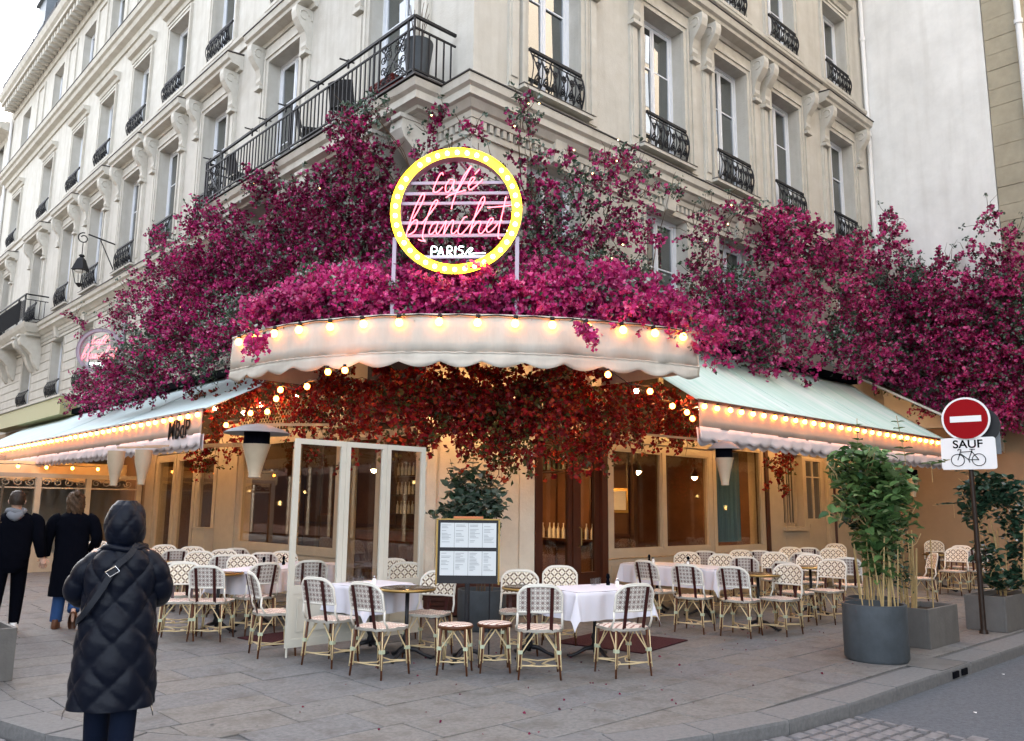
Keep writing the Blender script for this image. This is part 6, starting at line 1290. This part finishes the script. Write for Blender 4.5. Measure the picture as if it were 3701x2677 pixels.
bougainvillea('dark magenta bougainvillea climbing behind the round sign up to the balcony', BL_mid, M_bract, M_bractD, M_leafG, 850, (-.7, -.6, .3), .26, deep=.6)
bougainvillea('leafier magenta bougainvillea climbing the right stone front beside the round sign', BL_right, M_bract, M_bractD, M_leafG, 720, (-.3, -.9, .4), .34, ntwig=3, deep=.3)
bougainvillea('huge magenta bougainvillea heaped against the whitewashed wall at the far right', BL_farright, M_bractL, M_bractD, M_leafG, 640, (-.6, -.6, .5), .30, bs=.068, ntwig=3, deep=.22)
top = []
ad = dens(arc, .30)
for i, (x, y) in enumerate(ad):
    d = Vector((.25 - x, .45 - y)).normalized()
    for ins_, z, r in ((.34, 4.24, .19), (.62, 4.36, .27), (1.05, 4.50, .30), (1.5, 4.62, .30)):
        if ins_ < .3 and (i % 4 == 3): continue
        top.append((x + d.x * ins_ + random.uniform(-.06, .06), y + d.y * ins_ + random.uniform(-.06, .06), z + random.uniform(-.05, .07), r * random.uniform(.85, 1.15), 'g' if (ins_ > .9 and random.random() < .16) else ''))
bougainvillea('bright pink bougainvillea lying along the top of the curved corner canopy', top + BL_drape, M_bractL, M_bract, M_leafG, 800, (-.6, -.6, .7), .10, bs=.058, ntwig=1, vary=False)
bougainvillea('dark red bougainvillea hanging below the corner canopy over the entrance', BL_under, M_bractR, M_bractR, M_leafO, 1050, (-.5, -.6, -.3), .26, bs=.060, droop=.6, ntwig=2)
pn = 170; px_ = np.column_stack([rng.uniform(-4.5, 6, pn), rng.uniform(-5.0, -1.2, pn), np.full(pn, .004)]); pa = unit(np.column_stack([rng.normal(size=(pn, 2)), np.full(pn, .25)]))
fp = thing('fallen_petals', 'scattered fallen magenta petals on the pavement', 'petals', (0, 0, 0)); quads_object('petals', petals(px_, pa, rng.uniform(.02, .035, pn), .9, .2), M_bractD, fp); fp['kind'] = 'stuff'
gm = MB()
for k in range(90): gm.lathe([(.0, .0015), (random.uniform(.008, .018), .0012)], 7, (random.uniform(-5, 8), random.uniform(-5.2, -.8), .0022), cap=False)
tag(gm.build('gum_spots', M_base), 'dark flattened gum spots on the pavement', 'spots', kind='stuff')
t = thing('fairy_lights', 'tiny warm fairy lights scattered through the bougainvillea', 'fairy lights', (0, -.9, 5)); fm = MB(); fm.lathe([(0, -.014), (.014, 0), (0, .014)], 5, cap=False); fme = fm.mesh('bulb', M_smallglow)
for k in range(26):
    b = random.choice(BL_right + BL_mid + BL_right + BL_farright[:14] + BL_left[-6:]); inst('bulb', fme, t, (b[0] - .12 + random.uniform(-.2, .2), b[1] + .9 - .15 + random.uniform(-.2, .1), b[2] - 5 + random.uniform(-.25, .25)))
for g_, lab in ((BL_mid, 'bare woody climbing stems rising from the pier to the balcony'), (BL_right, 'bare woody climbing stems rising up the right stone front')):
    m = MB()
    for k in range(16):
        b = random.choice(g_); s = Vector((.1 + .8 * random.random(), .3 * random.random(), 4.3)) if g_ is BL_mid else Vector((b[0] * .6 + 1, -.15, 4.4)); e = Vector(b[:3]); p = [s + (e - s) * q / 6 + Vector((random.gauss(0, .09), random.gauss(0, .07), random.gauss(0, .06))) for q in range(7)]; m.tube(p, [.02 - .0024 * q for q in range(7)], 4)
    o = m.build('climbing_stem', M_twig, kind='stuff'); tag(o, lab, 'stems')

# ================================================================ PEOPLE
def loft(m, rings, n=40, disp=None, capt=True, sub=1):
    rr = []
    for a, b in zip(rings, rings[1:]):
        for j in range(sub): q = j / sub; q = q * q * (3 - 2 * q) * .5 + q * .5; rr.append(tuple(a[i] + (b[i] - a[i]) * q for i in range(5)))
    rr.append(rings[-1]); vs = []; fs = []
    for i, (z, cx, cy_, rx, ry) in enumerate(rr):
        for j in range(n):
            a = 2 * PI * j / n; d = disp(a, z, rx, ry) if disp else 0; vs.append((cx + (rx + d) * math.cos(a), cy_ + (ry + d) * math.sin(a), z))
    for i in range(len(rr) - 1):
        for j in range(n): fs.append((i * n + j, i * n + (j + 1) % n, (i + 1) * n + (j + 1) % n, (i + 1) * n + j))
    if capt: fs.append(tuple((len(rr) - 1) * n + j for j in range(n)))
    m.add(vs, fs)
def limb(m, pts, rad, n=20, sub=8, disp=None):
    P_ = crom([tuple(p) for p in pts], sub); k = len(P_); Rr_ = [float(np.interp(i / (k - 1) * (len(rad) - 1), range(len(rad)), rad)) for i in range(k)]
    if disp: Rr_ = [r + disp(i / (k - 1)) for i, r in enumerate(Rr_)]
    m.tube(P_, Rr_, n)
def body(par, J, Rj, edges, mt, name='body'):
    """one continuous skinned figure from joints"""
    keys = list(J); me = bpy.data.meshes.new(name); me.from_pydata([J[k] for k in keys], [(keys.index(a), keys.index(b)) for a, b in edges], []); me.materials.append(mt); o = inst(name, me, par)
    sk = o.modifiers.new('skin', 'SKIN'); sk.use_smooth_shade = True
    for i, k in enumerate(keys): v = me.skin_vertices[0].data[i]; r = Rj[k]; v.radius = r if hasattr(r, '__len__') else (r, r); v.use_root = (k == 'pelvis')
    sb = o.modifiers.new('sub', 'SUBSURF'); sb.levels = 1; sb.render_levels = 1; return o
def hand(par, wrist, dir_, mt, side=1, s=1, curl=.5):
    w = Vector(wrist); d = Vector(dir_).normalized(); x = d.cross(Vector((0, 0, 1)) if abs(d.z) < .8 else Vector((0, 1, 0))).normalized(); nrm = x.cross(d); m = MB()
    m.tube([w - d * .01, w + d * .04 * s, w + d * .085 * s], [.022 * s, .036 * s, .032 * s], 8)
    for k, (off, ln) in enumerate(((-.027, .072), (-.009, .080), (.009, .075), (.026, .058))):
        a = w + d * .08 * s + x * off * s; b = a + d * ln * .45 * s + nrm * .01; c = b + (d * math.cos(curl) - nrm * math.sin(curl) * side) * ln * .35 * s; e = c + (d * math.cos(curl * 2) - nrm * math.sin(curl * 2) * side) * ln * .25 * s; m.tube([a, b, c, e], [.0095 * s, .009 * s, .008 * s, .0065 * s], 6)
    a = w + d * .03 * s - x * side * .03 * s; m.tube([a, a + (d * .6 - x * side * .6) * .035 * s, a + (d * .9 - x * side * .5) * .065 * s], [.012 * s, .0105 * s, .008 * s], 6); return m.build('hand', mt, par, smooth=True)
EDG = [('pelvis', 'spine'), ('spine', 'chest'), ('chest', 'neck'), ('neck', 'chin'), ('chin', 'head'), ('pelvis', 'hipL'), ('pelvis', 'hipR'), ('hipL', 'kneeL'), ('kneeL', 'ankL'), ('ankL', 'toeL'), ('hipR', 'kneeR'), ('kneeR', 'ankR'), ('ankR', 'toeR'), ('chest', 'shL'), ('shL', 'elL'), ('elL', 'wrL'), ('chest', 'shR'), ('shR', 'elR'), ('elR', 'wrR')]
RD = dict(pelvis=(.13, .10), spine=(.12, .09), chest=(.15, .10), neck=.05, chin=.06, head=(.075, .09), hipL=.08, hipR=.08, kneeL=.055, kneeR=.055, ankL=.028, ankR=.028, toeL=.016, toeR=.016, shL=.055, shR=.055, elL=.04, elR=.04, wrL=.028, wrR=.028)
def joints(h=1.7, legs=None, arms=None):
    k = h / 1.7; J = dict(pelvis=(0, 0, .93), spine=(0, 0, 1.08), chest=(0, 0, 1.30), neck=(0, 0, 1.44), chin=(0, .02, 1.52), head=(0, .01, 1.60), hipL=(-.09, 0, .86), hipR=(.09, 0, .86), kneeL=(-.10, .02, .48), kneeR=(.10, .02, .48), ankL=(-.10, 0, .09), ankR=(.10, 0, .09), toeL=(-.11, .13, .035), toeR=(.11, .13, .035),
             shL=(-.18, 0, 1.38), shR=(.18, 0, 1.38), elL=(-.24, -.02, 1.12), elR=(.24, -.02, 1.12), wrL=(-.26, .05, .88), wrR=(.26, .05, .88))
    J.update(legs or {}); J.update(arms or {}); return {a: tuple(c * k for c in v) for a, v in J.items()}
def shoe(par, ank, mt, k=1, toe=0):
    m = MB(); x, y, z = ank; loft(m, [(0, x, y + .05, .052, .15), (.03, x, y + .05, .054, .152), (.075, x, y + .03, .05, .12), (.12, x, y - .01, .046, .065)], 16, sub=2); o = m.build('shoe', mt, par, smooth=True); return o
def face(par, z, mt):
    m = MB(); m.tube([(0, .095, z + .0), (0, .118, z - .03), (0, .10, z - .035)], [.008, .013, .008], 6); m.tube([(-.022, .092, z - .062), (0, .10, z - .06), (.022, .092, z - .062)], .005, 5)
    for s in (-1, 1): m.tube([(s * .085, .0, z - .02), (s * .094, -.012, z + .0), (s * .088, -.006, z + .025)], .009, 5)
    m.build('face_features', mt, par, smooth=True); m = MB()
    for s in (-1, 1): m.lathe([(0, -.008), (.009, 0), (0, .008)], 8, (s * .03, .088, z + .005), cap=False)
    m.build('eye', M_black, par, smooth=True)
# --- woman in the quilted coat
t = thing('person', 'person in a long dark navy quilted coat with the hood up, seen from behind', 'person', (-5.65, -3.19, -.095), R(60 - 90))
arms = dict(elL=(-.29, .06, 1.12), wrL=(-.12, .26, 1.10), elR=(.24, .08, 1.13), wrR=(.12, .28, 1.12)); legsJ = dict(kneeL=(-.09, .06, .48), ankL=(-.10, .10, .09), toeL=(-.11, .23, .035), kneeR=(.09, .0, .48), ankR=(.09, -.12, .10), toeR=(.10, .0, .035))
J = joints(1.7, legsJ, arms); body(t, J, RD, EDG, M_skin); face(t, 1.58, M_skin)
def quilt(a, z, rx, ry):
    u = (a - PI / 2) * .235; A = u / .25 + z / .27; Bq = u / .25 - z / .27; return .024 * (abs(math.sin(PI * A)) * abs(math.sin(PI * Bq))) ** .42 - .004 + .003 * math.sin(a * 9 + z * 31) * math.sin(z * 47)
m = MB(); loft(m, [(.40, 0, 0, .255, .20), (.60, 0, 0, .25, .20), (.85, 0, 0, .235, .19), (1.05, 0, 0, .215, .175), (1.2, 0, 0, .218, .17), (1.28, 0, 0, .222, .165), (1.345, 0, 0, .205, .150), (1.395, 0, 0, .165, .13), (1.43, 0, 0, .12, .11), (1.46, 0, .0, .085, .09)], 150, quilt, sub=13); m.build('coat', M_navy, t, smooth='all')
sq = lambda q: .013 * abs(math.sin(q * 15)) ** .5
m = MB(); limb(m, [(-.12, 0, 1.35), (-.185, .0, 1.30), (-.25, .02, 1.22), (-.285, .07, 1.12), (-.22, .17, 1.08), (-.13, .25, 1.09)], [.06, .072, .072, .075, .068, .055], 24, 9, sq); m.build('sleeve', M_navy, t, smooth='all')
m = MB(); limb(m, [(.12, 0, 1.35), (.185, .0, 1.30), (.225, .02, 1.22), (.235, .07, 1.12), (.19, .18, 1.08), (.12, .27, 1.10)], [.06, .072, .072, .075, .068, .055], 24, 9, sq); m.build('sleeve', M_navy, t, smooth='all')
def quilth(a, z, rx, ry): u = (a - PI / 2) * .14; A = u / .17 + z / .20 + .2; Bq = u / .17 - z / .20; return .015 * (abs(math.sin(PI * A)) * abs(math.sin(PI * Bq))) ** .42 - .002
m = MB(); hr = []
for k in range(12): q = k / 11; zz = 1.385 + .345 * q; w = math.sin(math.acos(max(-1, min(1, (q - .50) / .55)))) if q > .0 else .8; hr.append((zz, 0, -.005 - .02 * q, max(.015, .122 * w), max(.015, .148 * w)))
loft(m, hr, 64, quilth, sub=5); m.build('hood', M_navy, t, smooth='all')
m = MB(); m.tube([(.13 * math.cos(a), .13 * math.sin(a) - .0, 1.415 + .01 * math.cos(a * 3)) for a in np.linspace(0, 2 * PI, 33)[:-1]], .022, 8, closed=True); m.build('collar', M_navy, t, smooth='all')
m = MB(); pp = [(.095, -.085, 1.44), (.065, -.165, 1.37), (.0, -.205, 1.30), (-.07, -.212, 1.16), (-.15, -.195, 1.03), (-.215, -.12, .96), (-.25, -.02, .93)]; cp2 = crom(pp, 6)
for a, b in zip(cp2, cp2[1:]): A = Vector(a); Bv = Vector(b); dd = (Bv - A).normalized(); nn = Vector((A.x * .5, A.y, 0)).normalized(); sd_ = dd.cross(nn).normalized() * .02; m.add([tuple(A + sd_), tuple(A - sd_), tuple(Bv - sd_), tuple(Bv + sd_), tuple(A + sd_ + nn * .006), tuple(A - sd_ + nn * .006), tuple(Bv - sd_ + nn * .006), tuple(Bv + sd_ + nn * .006)], [(4, 5, 6, 7), (0, 1, 5, 4), (1, 2, 6, 5), (2, 3, 7, 6), (3, 0, 4, 7)])
m.build('bag_strap', M_strap, t); m = MB(); c = Vector((-.01, -.222, 1.275))
q = [c + Vector((x, 0, z)) for x, z in ((-.045, -.005), (.012, .032), (.04, .002), (-.015, -.035))]; m.tube(q, .0045, 5, closed=True); m.build('buckle', M_buckle, t)
m = MB()
for s in (-1, 1): limb(m, [(s * .085, .0, .95), (s * .09, .03 * -s, .50), (s * .095, -.11 if s > 0 else .10, .10)], [.10, .082, .075], 18, 8)
m.build('trousers', M_jean, t, smooth='all'); shoe(t, (-.10, .10, 0), M_black); shoe(t, (.09, -.12, 0), M_black); m = MB()
for s, y in ((-1, -.0), (1, .02)): m.tube([(s * .25, -.06, .42), (s * .27, -.07, .37), (s * .275, -.06, .34)], .005, 4)
m.build('zip_pull', M_buckle, t); hand(t, (-.13, .27, 1.10), (.6, .6, .3), M_skin, 1); hand(t, (.12, .29, 1.11), (-.6, .6, .3), M_skin, -1)
m = MB(); m.box((-.035, .36, 1.10), (.035, .368, 1.24)); m.build('held_phone', M_black, t) if 0 else None
# --- man in black jacket
t = thing('person', 'person in a black jacket with grey hood and white trainers, walking away', 'person', (-4.99, 2.88, 0), R(74 - 90))
legsJ = dict(kneeL=(-.12, -.02, .50), ankL=(-.14, -.10, .12), toeL=(-.16, .02, .05), kneeR=(.09, .14, .50), ankR=(.09, .16, .09), toeR=(.10, .29, .035)); arms = dict(elL=(-.30, -.02, 1.14), wrL=(-.30, .06, .90), elR=(.27, -.02, 1.12), wrR=(.33, .05, .90)); J = joints(1.74, legsJ, arms); body(t, J, RD, EDG, M_skin); face(t, 1.62, M_skin)
wr = lambda a, z, rx, ry: .006 * math.sin(a * 5 + z * 19) * math.sin(z * 23 + a)
m = MB(); loft(m, [(.90, 0, 0, .20, .14), (.98, 0, 0, .205, .15), (1.15, 0, 0, .215, .15), (1.32, 0, 0, .235, .15), (1.42, 0, 0, .215, .13), (1.48, 0, 0, .13, .10), (1.52, 0, 0, .08, .08)], 48, wr, sub=5); m.build('jacket', M_black, t, smooth='all')
m = MB(); limb(m, [(-.16, 0, 1.42), (-.25, 0, 1.36), (-.315, -.02, 1.16), (-.31, .06, .93)], [.07, .082, .072, .055], 16, 7); limb(m, [(.16, 0, 1.42), (.25, 0, 1.36), (.285, -.02, 1.14), (.33, .05, .94)], [.07, .082, .072, .055], 16, 7); m.build('sleeve', M_black, t, smooth='all')
m = MB(); m.tube([(.09 * math.cos(a), .085 * math.sin(a) - .01, 1.50 + .012 * math.sin(a * 2)) for a in np.linspace(0, 2 * PI, 25)[:-1]], .036, 8, closed=True); limb(m, [(-.07, -.09, 1.47), (0, -.135, 1.43), (.07, -.09, 1.47)], [.04, .055, .04], 10, 5); m.build('hood', M_greyk, t, smooth='all')
m = MB(); loft(m, [(1.58, 0, -.02, .078, .088), (1.64, 0, -.015, .092, .105), (1.70, 0, -.01, .088, .10), (1.745, 0, -.005, .062, .075), (1.765, 0, 0, .02, .03)], 24, lambda a, z, rx, ry: .005 * math.sin(a * 11 + z * 90), sub=3); m.build('hair', M_hairB, t, smooth='all')
m = MB(); limb(m, [(-.095, 0, .95), (-.12, -.01, .50), (-.14, -.10, .10)], [.105, .082, .058], 16, 8); loft(m, [(.74, 0, .01, .10, .10), (.80, 0, .01, .175, .125), (.90, 0, 0, .185, .135), (1.0, 0, 0, .18, .13)], 24, sub=3); limb(m, [(.095, 0, .95), (.095, .15, .50), (.09, .15, .10)], [.105, .082, .058], 16, 8); m.build('trousers', M_black, t, smooth='all')
shoe(t, (-.145, -.08, .02), M_white); shoe(t, (.09, .15, 0), M_white); hand(t, (-.31, .07, .92), (.1, .2, -1), M_skin, 1); hand(t, (.335, .06, .92), (.3, .1, -1), M_skin, -1)
# --- woman in long black coat
t = thing('person', 'person in a long black coat and blue jeans with wavy light brown hair', 'person', (-4.30, 2.90, 0), R(70 - 90))
legsJ = dict(kneeL=(-.09, .05, .50), ankL=(-.11, .08, .09), toeL=(-.12, .21, .035), kneeR=(.09, .10, .50), ankR=(.10, -.16, .22), toeR=(.10, -.12, .09)); arms = dict(elL=(-.27, -.0, 1.12), wrL=(-.30, .05, .90), elR=(.28, .0, 1.12), wrR=(.22, .16, .98)); J = joints(1.72, legsJ, arms); body(t, J, RD, EDG, M_skin); face(t, 1.60, M_skin)
m = MB(); loft(m, [(.42, .0, -.0, .225, .19), (.7, 0, 0, .215, .175), (1.0, 0, 0, .20, .155), (1.2, 0, 0, .205, .145), (1.34, 0, 0, .225, .14), (1.43, 0, 0, .195, .12), (1.48, 0, 0, .11, .09), (1.54, 0, 0, .08, .085)], 48, wr, sub=5); m.build('coat', M_black, t, smooth='all')
m = MB(); limb(m, [(-.15, 0, 1.42), (-.23, 0, 1.36), (-.285, 0, 1.14), (-.30, .05, .93)], [.07, .08, .07, .058], 16, 7); limb(m, [(.15, 0, 1.42), (.23, 0, 1.36), (.29, 0, 1.14), (.23, .15, 1.0)], [.07, .08, .07, .058], 16, 7); m.build('sleeve', M_black, t, smooth='all')
m = MB(); loft(m, [(1.46, .01, -.03, .085, .06), (1.54, .01, -.025, .10, .095), (1.62, 0, -.02, .105, .115), (1.69, 0, -.02, .10, .11), (1.74, 0, -.02, .07, .085), (1.765, 0, -.01, .02, .03)], 30, lambda a, z, rx, ry: .012 * math.sin(a * 7 + z * 60) + .006 * math.sin(a * 15 - z * 90), sub=5); m.tube([(.02, -.10, 1.70), (.03, -.14, 1.74), (.0, -.12, 1.77)], [.03, .045, .025], 9); m.build('hair', M_hairL, t, smooth='all')
m = MB(); limb(m, [(-.09, 0, .90), (-.09, .05, .50), (-.11, .07, .09)], [.095, .075, .072], 16, 8); limb(m, [(.09, 0, .90), (.09, .10, .50), (.10, -.12, .24)], [.095, .075, .072], 16, 8); m.build('jeans', M_blue, t, smooth='all')
shoe(t, (-.11, .06, 0), M_shoeB); o = shoe(t, (0, 0, 0), M_shoeB); o.location = (.10, -.16, .13); o.rotation_euler = (R(-62), 0, 0); hand(t, (-.30, .05, .92), (-.25, .1, -1), M_skin, 1); hand(t, (.215, .17, .99), (-.6, .7, 0), M_skin, -1)
t = thing('handbag', 'small dark handbag strap resting on the long black coat', 'handbag', (-4.30, 2.90, 0), R(70 - 90)); m = MB(); m.box((.16, .20, .82), (.30, .27, 1.0)); m.build('bag_body', M_black, t)
